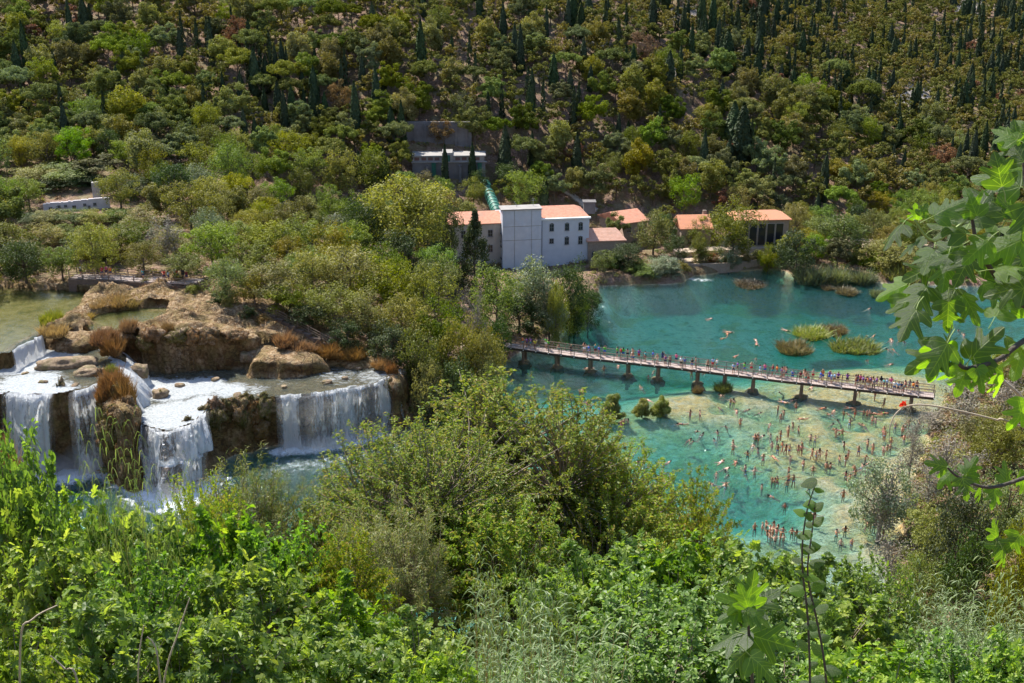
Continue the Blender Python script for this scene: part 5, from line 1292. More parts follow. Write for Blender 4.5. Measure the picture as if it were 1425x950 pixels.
def figure(pose):
    """joints of a 1.72 m person facing -y"""
    hip = (0, 0, .93); che = (0, .0, 1.32); nk = (0, .0, 1.47); hd = (0, -.01, 1.60)
    P = {'shL': (.17, 0, 1.41), 'shR': (-.17, 0, 1.41), 'hpL': (.09, 0, .90), 'hpR': (-.09, 0, .90)}
    arms = {'down': ((.24, .02, 1.14), (.26, -.04, .90)), 'rail': ((.22, -.16, 1.20), (.16, -.38, 1.10)), 'hips': ((.36, .06, 1.18), (.20, -.06, 1.02)), 'up': ((.34, -.04, 1.58), (.28, -.06, 1.82)),
            'out': ((.40, -.04, 1.36), (.62, -.10, 1.34)), 'face': ((.24, -.14, 1.22), (.10, -.24, 1.46)), 'fwd': ((.20, -.22, 1.34), (.16, -.46, 1.30))}
    legs = {'st': ((.10, -.01, .50), (.11, .02, .08)), 'f': ((.10, -.20, .53), (.10, -.18, .10)), 'b': ((.10, .10, .50), (.10, .30, .12))}
    a1, a2, l1, l2 = {'stand': ('down', 'down', 'st', 'st'), 'rail': ('rail', 'rail', 'st', 'st'), 'hips': ('hips', 'hips', 'st', 'st'), 'walk': ('down', 'fwd', 'f', 'b'), 'photo': ('face', 'face', 'st', 'st'),
                      'wave': ('up', 'down', 'st', 'st'), 'balance': ('out', 'out', 'f', 'st'), 'point': ('fwd', 'hips', 'st', 'st'), 'swim': ('up', 'fwd', 'b', 'st')}[pose]
    J = [(*hip, .115, .135)]; E = []
    def ad(p, r, par, r2=None): J.append((*p, r, r2 or r)); E.append((par, len(J) - 1)); return len(J) - 1
    sp = ad((0, .0, 1.12), .10, 0, .125); ch = ad(che, .11, sp, .145); n_ = ad(nk, .052, ch); h1 = ad((0, -.015, 1.555), .072, n_, .066); h2 = ad((0, -.005, 1.645), .088, h1, .08); ad((0, 0, 1.715), .05, h2)
    nose = ad((0, -.115, 1.60), .012, h1)
    for sx_, a, l in ((1, a1, l1), (-1, a2, l2)):
        f = lambda p: (p[0] * sx_, p[1], p[2])
        s_ = ad(f((.165, 0, 1.40)), .055, ch); e = ad(f(arms[a][0]), .040, s_); w_ = ad(f(arms[a][1]), .026, e)
        d = np.array(arms[a][1]) - np.array(arms[a][0]); d /= np.linalg.norm(d); hp = np.array(arms[a][1]) + d * .07; pm_ = ad(f(hp), .032, w_, .02)
        pr = np.cross(d, [0, 1, 0] if abs(d[1]) < .8 else [1, 0, 0]); pr /= np.linalg.norm(pr)
        for k, ln in enumerate((.062, .072, .066, .05)):
            b0 = hp + pr * (k - 1.5) * .021 + d * .03; b1 = b0 + d * ln * .5; b2 = b0 + d * ln + np.cross(d, pr) * .02
            i1 = ad(f(b1), .009, pm_); ad(f(b2), .008, i1)
        tb = hp - pr * .045 - d * .01; ad(f(tb + d * .03 - pr * .01), .010, pm_)
        k1 = ad(f(P['hpL']), .088, 0); kn = ad(f(legs[l][0]), .056, k1); cf = ad(f(lerp(legs[l][0], legs[l][1], .35)), .054, kn); an = ad(f(legs[l][1]), .036, cf)
        t_ = legs[l][1]; ad(f((t_[0] + .01, t_[1] - .15, max(.035, t_[2] - .045))), .030, an)
    body = skin_mesh(J, E, 'body')
    # shorts or swimming costume, shirt
    def leg_to(l, q, r): return [(lerp(P['hpL'], legs[l][0], q), r)]
    Js = [(0, 0, .95, .148, .175), (0, 0, 1.05, .135, .165)]; Es = [(0, 1)]
    for sx_, l in ((1, l1), (-1, l2)):
        p = lerp(P['hpL'], legs[l][0], .05); Js.append((p[0] * sx_, p[1], p[2], .118)); Es.append((0, len(Js) - 1)); p = lerp(P['hpL'], legs[l][0], .62); Js.append((p[0] * sx_, p[1], p[2], .10)); Es.append((len(Js) - 2, len(Js) - 1))
    shorts = skin_mesh(Js, Es, 'shorts')
    Js = [(0, 0, 1.28, .145, .18), (0, 0, 1.08, .135, .168), (0, 0, .96, .145, .17), (0, 0, 1.42, .10, .125)]; Es = [(0, 1), (1, 2), (0, 3)]
    for sx_, a in ((1, a1), (-1, a2)):
        Js.append((.17 * sx_, 0, 1.39, .07)); Es.append((0, len(Js) - 1)); p = lerp(P['shL'], arms[a][0], .6); Js.append((p[0] * sx_, p[1], p[2], .058)); Es.append((len(Js) - 2, len(Js) - 1))
    shirt = skin_mesh(Js, Es, 'shirt')
    trunks = skin_mesh([(0, 0, .95, .145, .175), (0, 0, 1.03, .135, .165), (.09, 0, .83, .112), (-.09, 0, .83, .112)], [(0, 1), (0, 2), (0, 3)], 'swimwear')
    bra = skin_mesh([(0, -.01, 1.36, .14, .18), (0, -.01, 1.25, .135, .172)], [(0, 1)], 'bikini_top')
    return dict(body=body, shorts=shorts, shirt=shirt, trunks=trunks, bra=bra)
def hair_mesh(long):
    m = MB(); n = 12; u, v_ = np.meshgrid(np.arange(n) * 2 * math.pi / n, np.linspace(-.1 if not long else -.7, 1.55, 7)); r_ = .101
    X = np.cos(u) * np.cos(v_) * r_; Y = np.sin(u) * np.cos(v_) * r_ * 1.08 + .018; Z = np.sin(v_) * r_ * 1.08 + 1.625
    V = np.stack([X, Y, Z], -1); fr = (V[..., 1] < -.03) & (v_ < .45); V[fr] = V[fr] * [1, .45, 1] + [0, .01, .02]
    if long: V[0][V[0][:, 1] > 0] += [0, .02, -.16]; V[1][V[1][:, 1] > 0] += [0, .02, -.08]
    V = V.reshape(-1, 3); i = np.arange(6 * n); a = (i // n) * n + i % n; b = (i // n) * n + (i % n + 1) % n
    m.add(V, np.stack([a, b, b + n, a + n], 1)); return m.mesh('hair', M_OBJC, True)
def objc_mat(name, rough=.6, mul=(1, 1, 1)):
    t = NT(name); c = t.n('ObjectInfo').outputs['Color']
    return t.surf(t.n('BsdfPrincipled', {'Base Color': c, 'Roughness': rough, 'Specular IOR Level': .3}).outputs[0])
M_OBJC = objc_mat('cloth_or_hair'); M_SKIN = objc_mat('skin', .5)
FIG = {}
for p_ in ('stand', 'rail', 'hips', 'walk', 'photo', 'wave', 'balance', 'point', 'swim'):
    FIG[p_] = figure(p_)
    for k, me in FIG[p_].items(): me.materials.append(M_SKIN if k == 'body' else M_OBJC)
HAIR = [hair_mesh(False), hair_mesh(True)]
SKINS = [(.55, .30, .20), (.48, .24, .15), (.42, .22, .14), (.50, .28, .19), (.34, .16, .09), (.58, .36, .27), (.38, .19, .12), (.46, .22, .13)]
HCOL = {'dark': (.015, .010, .008), 'brown': (.07, .035, .018), 'black': (.008, .007, .007), 'fair': (.32, .21, .09)}
CCOL = {'white': (.80, .80, .80), 'black': (.02, .02, .025), 'red': (.55, .03, .03), 'navy': (.02, .03, .12), 'blue': (.03, .12, .5), 'grey': (.25, .25, .27), 'pink': (.7, .12, .25), 'teal': (.03, .3, .32), 'orange': (.75, .22, .04), 'green': (.10, .45, .05), 'yellow': (.7, .55, .05), 'maroon': (.18, .02, .04), 'purple': (.2, .06, .3), 'light blue': (.25, .42, .65)}
PO_W = {'stand': 'standing', 'rail': 'leaning on the railing', 'hips': 'standing hands on hips', 'walk': 'walking', 'photo': 'hands raised to face', 'wave': 'with one arm raised', 'balance': 'arms spread for balance', 'point': 'one arm stretched out', 'swim': 'swimming'}
pr_ = random.Random(3)
def person(x, y, z, rot, pose, top, bot, water, hair=None, long=None, scale=None):
    f = FIG[pose]; sc_ = scale or pr_.uniform(.93, 1.05); long = pr_.random() < .45 if long is None else long
    o = link('person', f['body'], None, (x, y, z), rot, (sc_ * 1.14, sc_ * 1.14, sc_)); sk = pr_.choice(SKINS); o.color = (*sk, 1)
    hair = hair or pr_.choice(['dark', 'dark', 'brown', 'black', 'fair'])
    h = link('hair', HAIR[1 if long else 0], o); h.color = (*HCOL[hair], 1)
    if water:
        b = link('swimwear', f['trunks'], o); b.color = (*CCOL[bot], 1)
        if top: t_ = link('bikini_top', f['bra'], o); t_.color = (*CCOL[top], 1)
    else:
        b = link('shorts', f['shorts'], o); b.color = (*CCOL[bot], 1)
        if top: t_ = link('shirt', f['shirt'], o); t_.color = (*CCOL[top], 1)
    return o, hair, long
CK = list(CCOL)
def bridge_where(px):
    if px < PIERS[0]: return 'at the shaded end of the footbridge'
    i = sum(px > q + 7 for q in PIERS)
    k = min(range(len(PIERS)), key=lambda q: abs(PIERS[q] - px))
    if abs(PIERS[k] - px) < 12: return f'over the {ORD[k]} bridge pier'
    i = max(j for j in range(len(PIERS)) if PIERS[j] < px)
    return f'between {ORD[i]} and {ORD[i + 1] if i + 1 < len(PIERS) else "last"} bridge piers'
BX = [704,724,730,735,744,755,760,777,794,809.5,817,825,831,838,856,861,864,870,877,880,886,896,906,914,919,925,931,938,947,952,962,966,984,989,995,1020,1024,1034,1043,1062,1073,1079,1086,1089,1092,1102,1113,1118,1121,1124,1130,1141,1143,1153,1156,1165,1178,1192,1196,1204,1207,1210,1215,1219,1225,1229,1239,1244,1249,1253,1259,1265,1270,1275,1206,1213,1190,1117,1087,1056,1160,1200,1233,1258]
for i, px in enumerate(BX):
    s = bs_at(px); p, t_ = bpt(s); q = pr_.choice([.25, .35, BW - .35, BW - .3, BW / 2, BW * .7]) if i < 74 else BW * .5
    c = p + side(t_) * q; ang = math.atan2(t_[1], t_[0])
    if q < .5: pose = pr_.choice(['rail', 'rail', 'photo', 'stand']); rot = ang + pr_.uniform(-.3, .3)
    elif q > BW - .5: pose = pr_.choice(['rail', 'stand', 'photo']); rot = ang + math.pi + pr_.uniform(-.4, .4)
    else: pose = pr_.choice(['walk', 'walk', 'stand', 'hips']); rot = ang + (math.pi / 2 if pr_.random() < .5 else -math.pi / 2) + pr_.uniform(-.3, .3)
    top = pr_.choice(CK) if pr_.random() < .62 else None; bot = pr_.choice(['navy', 'black', 'blue', 'white', 'red', 'grey', 'maroon', 'teal'])
    o, hair, lg = person(c[0], c[1], BZ + .002, rot, pose, top, bot, False)
    cl = f'{top} top and {bot} shorts' if top else f'{bot} shorts, bare back'
    cl = f'{top} top' if top else f'{bot} shorts only'
    _lab.setdefault(f'person in {cl} {bridge_where(px)}', []).append((o, 'person', 'people on the footbridge'))
def water_where(px, py):
    if py < np.interp(px, [694, 1330], [481, 556]): return 'in the wide water beyond the footbridge' if px < 1150 else 'in the water beyond the bridge near the reeds'
    yb = np.interp(px, [694, 1292], [500, 572])
    if py < yb + 10: return 'in the shade of the footbridge'
    if px < 800: return 'in the water near the wooded shore'
    if 825 < px < 940 and py < 600: return 'near the round bushes'
    if px < 990: return 'in the blue water past the leafy tree'
    if py > 700: return 'in the pool edge near the hanging shrubs' if px < 1110 else 'by the ochre shallows near the grey bush'
    if px > 1235: return 'in the shallows by the grey twiggy bushes'
    if py > 660: return 'around the deep blue hollow'
    if px > 1150: return 'on the pale shallows before the grey bush'
    return 'in the crowded middle of the pool' if px > 1060 else 'in the open turquoise water'
for (pt, t, px, py) in BPOS:
    x, y, _ = pt; rot = pr_.random() * 6.283
    bot = pr_.choice(['red', 'navy', 'blue', 'black', 'white', 'orange', 'green', 'maroon', 'pink', 'light blue', 'teal']); top = pr_.choice(['black', 'white', 'red', 'pink', 'orange', 'navy', 'yellow']) if pr_.random() < .35 else None
    hair = pr_.choice(['dark', 'black', 'brown', 'fair'])
    if t == 's':
        o, hair, lg = person(x, y, -.02, rot, 'swim', top, bot, True, hair)
        o.rotation_euler = (R(84), 0, rot); o.location = (x, y, .0)
        d = Vector((math.sin(rot), -math.cos(rot), 0)) ; o.location -= Vector((math.cos(rot + math.pi / 2), math.sin(rot + math.pi / 2), 0)) * 0
        lab = f'swimmer with {hair} hair'
    elif t == 'h':
        o, hair, lg = person(x, y, 0, rot, pr_.choice(['swim', 'balance', 'stand']), top, bot, True, hair); tl = R(pr_.uniform(38, 66))
        o.rotation_euler = (tl, 0, rot); M_ = Matrix.Rotation(rot, 3, 'Z') @ Matrix.Rotation(tl, 3, 'X'); hd_ = M_ @ Vector((0, 0, 1.56)); o.location = (x - hd_.x, y - hd_.y, .06 - hd_.z)
        lab = f'bather neck-deep, {hair} hair'
    else:
        pose = pr_.choice({'t': ['stand', 'hips', 'walk', 'balance', 'point', 'photo'], 'w': ['stand', 'hips', 'wave', 'balance', 'point', 'photo'], 'h': ['stand', 'balance', 'balance']}[t])
        zz = -SUB[t] * pr_.uniform(.92, 1.08)
        o, hair, lg = person(x, y, zz, rot, pose, top, bot, True, hair)
        lab = f'wading person in {bot} swimwear' if t == 't' else f'waist-deep bather with {hair} hair{" and " + top + " top" if top else ""}' if t == 'w' else f'bather neck-deep, {hair} hair'
    _lab.setdefault(f'{lab} {water_where(px, py)}', []).append((o, 'person', 'bathers in the river'))
# (positions on the lakeside walkway)
for i, (px, py, top) in enumerate([(112, 384, 'white'), (150, 380, 'red'), (152, 381, 'pink'), (160, 381, 'orange'), (205, 384, 'teal'), (233, 386, 'red'), (240, 386, 'light blue'), (245, 387, 'white'), (250, 387, 'red'), (256, 388, 'navy'), (262, 389, 'maroon')]):
    q = 14.15; x, y, _ = PZ(px, py, q); y = float(np.interp(x, [p[0] for p in W1], [p[1] for p in W1])) + pr_.uniform(.6, 2.)
    o, hair, lg = person(x, y, q, pr_.random() * 6.28, pr_.choice(['stand', 'walk', 'rail']), top, 'navy', False)
    _lab.setdefault(f'person in {top} top on the walkway by the upper lake', []).append((o, 'person', 'people on the lakeside walkway'))
# ------------------------------------------------------------------ reeds, tufts and bushes in and by the water
REEDM = {'brown': leaf_mat('brown_reeds', [(.15,.12,.07),(.20,.16,.09),(.12,.12,.05)], .3, .03, .5, 1.3, .3, (1,.9,.6)), 'green': leaf_mat('green_reeds', [(0.156,0.195,0.039),(0.234,0.260,0.058),(0.286,0.260,0.104)], .35, .03, .5, 1.4, .3),
 'grey': leaf_mat('grey_green_reeds', [(.14,.17,.10),(.20,.23,.14),(.16,.15,.08)], .3, .04, .5, 1.2, .3), 'gold': leaf_mat('golden_dry_grass', [(.30,.23,.09),(.38,.29,.11),(.22,.16,.06)], .35, .02, .6, 1.3, .3, (1,.85,.5)),
 'rusty': leaf_mat('rusty_dry_grass', [(.24,.15,.07),(.32,.20,.09),(.17,.12,.05)], .3, .02, .6, 1.3, .3, (1,.8,.5)), 'moss': leaf_mat('hanging_moss', [(.12,.10,.03),(.18,.15,.04),(.08,.08,.02)], .25, .02, .6, 1.2, .2, (1,.9,.5))}
def blades(mb, g, base, H, ln, wd, dirs, bend, mi=0, seg=3):
    n = len(base); t = np.linspace(0, 1, seg + 1); side_ = unit(np.cross(dirs, rand_dir(n, g))); out = unit(g.normal(size=(n, 3)) * [1, 1, 0])
    L = ln * (.6 + .6 * g.random(n)); V = []
    for k, tt in enumerate(t):
        c = base + dirs * (L * tt)[:, None] + out * (L * bend * tt ** 2)[:, None] - np.array([0, 0, 1]) * (L * bend * .6 * tt ** 3)[:, None]
        w_ = wd * (1 - tt) ** .6 * (.7 + .6 * 0.5)
        V += [c - side_ * w_ / 2, c + side_ * w_ / 2]
    V = np.stack(V, 1).reshape(-1, 3); m2 = 2 * (seg + 1); i = np.arange(n)[:, None] * m2
    Q = np.concatenate([i + [[2 * k, 2 * k + 1, 2 * k + 3, 2 * k + 2]] for k in range(seg)], 0)
    mb.add(V, Q, mi, np.tile(g.random(n), seg))
def clump_mesh(seed, mat, n=1400, lean=.16, bend=.15, wd=.03, foot=1.0):
    g = np.random.default_rng(seed); mb = MB(); a = g.random(n) * 6.283; r_ = np.sqrt(g.random(n)) * .5 * foot
    b = np.stack([np.cos(a) * r_, np.sin(a) * r_, 0 * a], 1)
    r_ = r_ * (1 + .35 * vn(np.cos(a) * 1.5, np.sin(a) * 1.5, seed, 3)); b = np.stack([np.cos(a) * r_, np.sin(a) * r_, 0 * a], 1)
    h = (1.0 - .25 * (r_ / .5) ** 2) * (.78 + .45 * vn(b[:, 0] * 5, b[:, 1] * 5, seed, 4)) * (.6 + .5 * g.random(n))
    d = unit(np.stack([b[:, 0] * lean * 2, b[:, 1] * lean * 2, 1 + 0 * a], 1) + .2 * g.normal(size=(n, 3)))
    blades(mb, g, b, 1, h * .95, wd, d, bend); return mb.mesh('blades', mat)
CLM = {k: [clump_mesh(500 + i * 3 + j, REEDM[k], 1700) for j in range(2)] for i, k in enumerate(REEDM) if k != 'moss'}
def clump(px, top, base, w, kind, label, z=0., name='reed_clump', grp='reed clumps standing in the river'):
    x, y, _ = PZ(px, base, z); d = proj(x, y, z)[2]; W = w * d / F; y += W * .4
    H = max(.5, (base - top) * d / F * 1.06 - W * .10)
    o = link(name, rnd.choice(CLM[kind]), None, (x, y, z - .1), rnd.random() * 6, (W * .92, W * .85, H)); tag(o, label, 'reeds' if name == 'reed_clump' else 'grass', grp); return o
clump(1108, 468, 496, 52, 'brown', 'squat brown reed clump, closest of the four islets to the footbridge')
clump(1136, 454, 475, 52, 'green', 'olive reed clump right behind the squat brown one')
clump(1166, 448, 468, 40, 'brown', 'small tawny reed clump at the back of the islet group')
clump(1195, 467, 495, 60, 'green', 'wide yellow-green reed clump with bathers behind it')
clump(1048, 389, 402, 46, 'brown', 'low flat brown reed patch near the small white chute')
clump(1182, 397, 412, 34, 'brown', 'short dark reed patch in front of the large reed bed')
clump(1154, 394, 404, 22, 'brown', 'tiny brown reed patch at the corner of the large reed bed')
clump(1228, 399, 417, 28, 'grey', 'small grey reed clump beneath the overhanging fig leaves')
for px, t, b, w, k, l in [(1135,362,398,50,'grey','tall grey-green reed bed, blunt end nearest the footbridge'),(1170,364,398,50,'grey','tall grey-green reed bed, middle stretch'),(1205,368,398,40,'grey','tall grey-green reed bed, low stretch next to the leafy bushes'),(1255,360,396,60,'green','green reeds under the bushes at the far end of the reed bed')]:
    clump(px, t, b, w, k, l, 0., 'reed_clump', 'tall reed bed on the far bank')
clump(1008, 529, 547, 26, 'green', 'bushy green weed growing round the seventh bridge pier', 0.)
clump(972, 533, 548, 16, 'brown', 'tuft of brown weed on the sixth bridge pier footing', 0.)
def bush(px, top, base, w, k, label, z=0., name='bush', grp=None):
    x, y, _ = PZ(px, base, z); d = proj(x, y, z)[2]; W = w * d / F; H = (base - top) * d / F * 1.05
    t, c, j = rnd.choice(BUSH[k]); r = empty(name, (x, y + W * .3, z - .15), rnd.random() * 6); r.scale = (W, W, H)
    link('trunk', t, r); link('crown', c, r); tag(r, label, 'bush', grp); return r
def roundbush(px, top, base, w, label):
    x, y, _ = PZ(px, base, 0); d = proj(x, y, 0)[2]; W = w * d / F * 1.55; H = (base - top) * d / F * 1.25
    g = np.random.default_rng(int(px)); mb = MB(); P, Rr = blobs(g, 26, 'bush'); P = P * [.72, .72, .85]; P[:, :2] *= (1.0 - .35 * P[:, 2:3])
    k = np.repeat(np.arange(26), 420); n = len(k); dd = rand_dir(n, g); C = P[k] * [W * .5, W * .5, H] + dd * (Rr[k] * W * .42 * (.3 + .7 * g.random(n) ** .5))[:, None]; C[:, 2] -= .12 * H; C[:, 2] = np.maximum(C[:, 2], .05)
    leaf_quads(mb, C, unit(dd + rand_dir(n, g) * .9), .40, .07, g, 0, None, unit(C - [0, 0, -H * .3]) + rand_dir(n, g) * .45)
    mb.tube([[0, 0, -.5], [0, 0, H * .5]], [.14, .08], 6, 1)
    tag(link('bush', mb.mesh('bush', [REEDM['green'], M_BARK]), None, (x, y + W * .4, 0)), label, 'bush', 'round bushes in the shallows')
roundbush(855, 541, 589, 37, 'largest round olive bush standing in the shallows below the bridge')
roundbush(895, 553, 583, 27, 'smaller round bush in the shallows, middle of the three')
roundbush(922, 547, 583, 29, 'upright round bush in the shallows, nearest the ochre patch')
# tufts around the terraces
for px, t, b, w, z, k, l, nm in [(155,405,432,44,12.3,'gold','thick golden grass bed at the head of the small pond','grass_tuft'),(178,404,430,36,12.3,'gold','golden grass bed reaching toward the small chute','grass_tuft'),(132,410,436,26,12.3,'gold','dull yellow grass at the lake side of the golden bed','grass_tuft'),
    (65,424,452,36,12.3,'green','lone green shrubby tuft standing in the upper lake','grass_tuft'),(68,446,470,34,12.2,'gold','straw coloured tuft at the rim of the upper lake','grass_tuft'),(222,405,419,26,12.6,'gold','small golden tuft beside the walkway chute','grass_tuft'),
    (140,452,480,40,12.2,'rusty','rust orange tuft over the trickle','grass_tuft'),(152,462,495,34,11.,'rusty','rust orange tuft hanging lower over the trickle','grass_tuft'),(108,432,446,30,12.3,'gold','pale straw tuft on the ridge beside the pond','grass_tuft'),
    (155,505,545,40,9.9,'rusty','bushy brown grass crowning the buttress','grass_tuft'),(146,520,560,30,8.9,'rusty','brown grass on the flank of the buttress toward the falls','grass_tuft'),(170,520,566,34,8.6,'rusty','brown grass on the flank of the buttress toward the cascade','grass_tuft'),(168,545,592,36,6.8,'rusty','lowest brown grass hanging on the buttress','grass_tuft'),
    (152,503,520,16,10.2,'green','fresh green tuft on top of the buttress','grass_tuft'),(530,496,514,28,7.4,'rusty','orange tuft at the end of the wide ledge','grass_tuft'),(545,500,520,16,7.2,'rusty','little orange tuft hanging over the end of the wide ledge','grass_tuft'),
    (395,458,482,34,9.9,'rusty','orange brown tuft on the rocks under the sloping railing','grass_tuft'),(420,470,492,36,9.0,'rusty','brown tuft between the boulders and the sloping wall','grass_tuft'),(455,474,498,40,8.4,'rusty','dark brown brush at the far end of the stream','grass_tuft'),(490,480,502,36,8.,'rusty','brown brush under the island trees by the stream','grass_tuft'),
    (8,585,690,40,6.,'rusty','reddish brown dry bush at the edge of the waterfall','grass_tuft'),(232,444,462,20,12.2,'rusty','rust tuft on the brink of the lit rock mass','grass_tuft'),(175,438,462,26,12.3,'rusty','red-brown tuft at the corner of the rock mass','grass_tuft')]:
    clump(px, t, b, w, k, l, z, nm, 'dry grass tufts on the terraces')
def hang(label, px, top, bot, w, z, mat='moss', name='moss_curtain', dy=-.6):
    """mossy clump bulging over the lip of a fall"""
    x, y, _ = PZ(px, top, z); d = proj(x, y, z)[2]; W = w * d / F; H = (bot - top) * d / F * 1.1; g = np.random.default_rng(int(px * 3)); n = 5200
    mb = MB(); nu, nv_ = 22, 16; uu, vv = np.meshgrid(np.arange(nu) * 2 * math.pi / nu, np.linspace(-1.5, 1.5, nv_))
    def surf_(u, v_):
        d = np.stack([np.cos(u) * np.cos(v_), np.sin(u) * np.cos(v_), np.sin(v_)], -1); r_ = .9 + .95 * fbm(d[..., 0] * 2.1 + px, d[..., 1] * 2.1, d[..., 2] * 1.8 + top, 5) + .35 * fbm(d[..., 0] * 7 + px, d[..., 1] * 7, d[..., 2] * 7, 9)
        tp = 1 - .35 * np.clip(-d[..., 2], 0, 1); return d * r_[..., None] * np.stack([W * .5 * tp, W * .42 * tp, H * .5 + 0 * tp], -1) + [0, 0, -H * .40], d
    V, _ = surf_(uu, vv); k = np.arange(nu); Q = np.concatenate([np.stack([j * nu + k, j * nu + (k + 1) % nu, (j + 1) * nu + (k + 1) % nu, (j + 1) * nu + k], 1) for j in range(nv_ - 1)])
    mb.add(V.reshape(-1, 3), Q, 1, .5)
    C, dd = surf_(g.random(n) * 6.283, np.arcsin(g.uniform(-1, 1, n)))
    leaf_quads(mb, C, unit(dd + .6 * rand_dir(n, g)), .26, .06, g, 0, None, np.array([0, 0, -1.]) + .5 * rand_dir(n, g))
    return tag(link(name, mb.mesh(name, [REEDM[mat], M_BOULD], True), None, (x, y + dy, z)), label, 'moss', 'moss hanging over the falls')
hang('olive mossy clump hanging over the lip between two waterfalls', 87, 535, 598, 26, 9.9)
hang('brown mossy bulge hanging off the buttress beside the cascade', 172, 560, 628, 40, 8.2, 'rusty', dy=-.2)
hang('brown mossy bulge on the waterfall side of the buttress', 150, 560, 630, 30, 8.2, 'moss', dy=-.4)
hang('rounded mossy knob at the top of the cascade by the dark cliff', 262, 583, 612, 16, 6.9, 'moss', dy=-.3)
hang('green mossy knob in the foaming step', 226, 545, 572, 16, 7.4, 'moss', dy=-.3)
hang('mossy lobe at the far end of the wide curtain', 540, 528, 556, 16, 6.8, 'moss', dy=-.3)
hang('mossy fringe on top of the dark cliff, cascade side', 300, 566, 596, 30, 6.9, 'moss', dy=-.2)
hang('mossy fringe on top of the dark cliff, in its middle', 332, 558, 590, 34, 6.9, 'rusty', dy=-.2)
hang('mossy fringe on top of the dark cliff, next to the wide curtain', 365, 552, 586, 32, 6.9, 'moss', dy=-.2)
None and hang('hanging reddish moss under the brink of the lit rock mass', 215, 462, 498, 34, 11.9, 'rusty', dy=-.1)
hang('drooping brown moss lobe in the middle of the lit rock mass', 262, 462, 496, 30, 11.9, 'rusty', dy=-.1)
None and hang('drooping moss lobe at the stream end of the lit rock mass', 318, 464, 502, 34, 11.8, 'rusty', dy=-.1)
def blob_on(px, py, w, h, mat, lab):
    x, y, z = hit(px, py); pz = proj(x, y, z)[2]
    o = hang('x', px, py - h * .4, py + h * .6, w, z, mat, dy=0.); o.location = (x, y - .25, z + h * .35 * pz / F)
    _lab.setdefault(lab, []).append((o, 'moss', 'moss hanging over the falls'))
for k, (px, py) in enumerate([(145,528),(158,525),(172,532),(184,545),(150,545),(165,550),(178,562),(146,565),(158,575),(172,582),(186,580),(152,598),(166,604),(180,606),(160,624),(174,630),(150,615)]):
    blob_on(px, py, rnd.uniform(16, 26), rnd.uniform(20, 32), ['rusty', 'rusty', 'moss'][k % 3], f'shaggy {["rust brown", "rust brown", "olive"][k % 3]} moss clump on the buttress between falls')
for k, (px, py) in enumerate([(288,590),(300,580),(318,585),(330,598),(346,582),(358,596),(372,588),(310,605),(340,612),(366,614),(294,612),(352,570),(326,572)]):
    blob_on(px, py, rnd.uniform(14, 26), rnd.uniform(14, 28), ['moss', 'rusty'][k % 2], f'{["olive", "brown"][k % 2]} moss lump on the dark cliff')
for k, (px, py) in enumerate([(180,480),(215,476),(252,488),(292,478),(330,490),(205,496),(272,500)]):
    blob_on(px, py, rnd.uniform(20, 40), rnd.uniform(14, 26), ['rusty', 'rusty', 'moss'][k % 3], f'{["reddish", "tawny", "olive"][k % 3]} moss on the face of the lit rock mass')
# low dry grass over the rocks: nobody could count it
gg = np.random.default_rng(31); xs = gg.uniform(FX0 + 2, FX1 - 2, 40000); ys = gg.uniform(118, 168, 40000)
rz = np.minimum.reduce([sdpoly(ZP[k], xs, ys) for k in ('rock', 'rockb', 'rockc', 'butt', 'rimr')]); wz = np.minimum.reduce([sdpoly(ZP[k], xs, ys) for k in ('lake', 'basin', 'stream')] + [sdpoly(POND, xs, ys)])
nn = fbm(xs / 3.5, ys / 3.5, 0, 17); m = (rz < 2.5) & (wz > .5) & (nn > -.06); xs, ys = xs[m], ys[m]; zs = terr(xs, ys) - .05
mb = MB(); b = np.stack([xs, ys, zs], 1); blades(mb, gg, b, 1, .62, .06, unit(gg.normal(size=(len(b), 3)) * .45 + [0, 0, 1]), .3, 0, 2)
tag(link('dry_grass', mb.mesh('dry_grass', [REEDM['rusty']])), 'short rusty grass scattered over the tan terrace rocks', 'grass', kind='stuff')
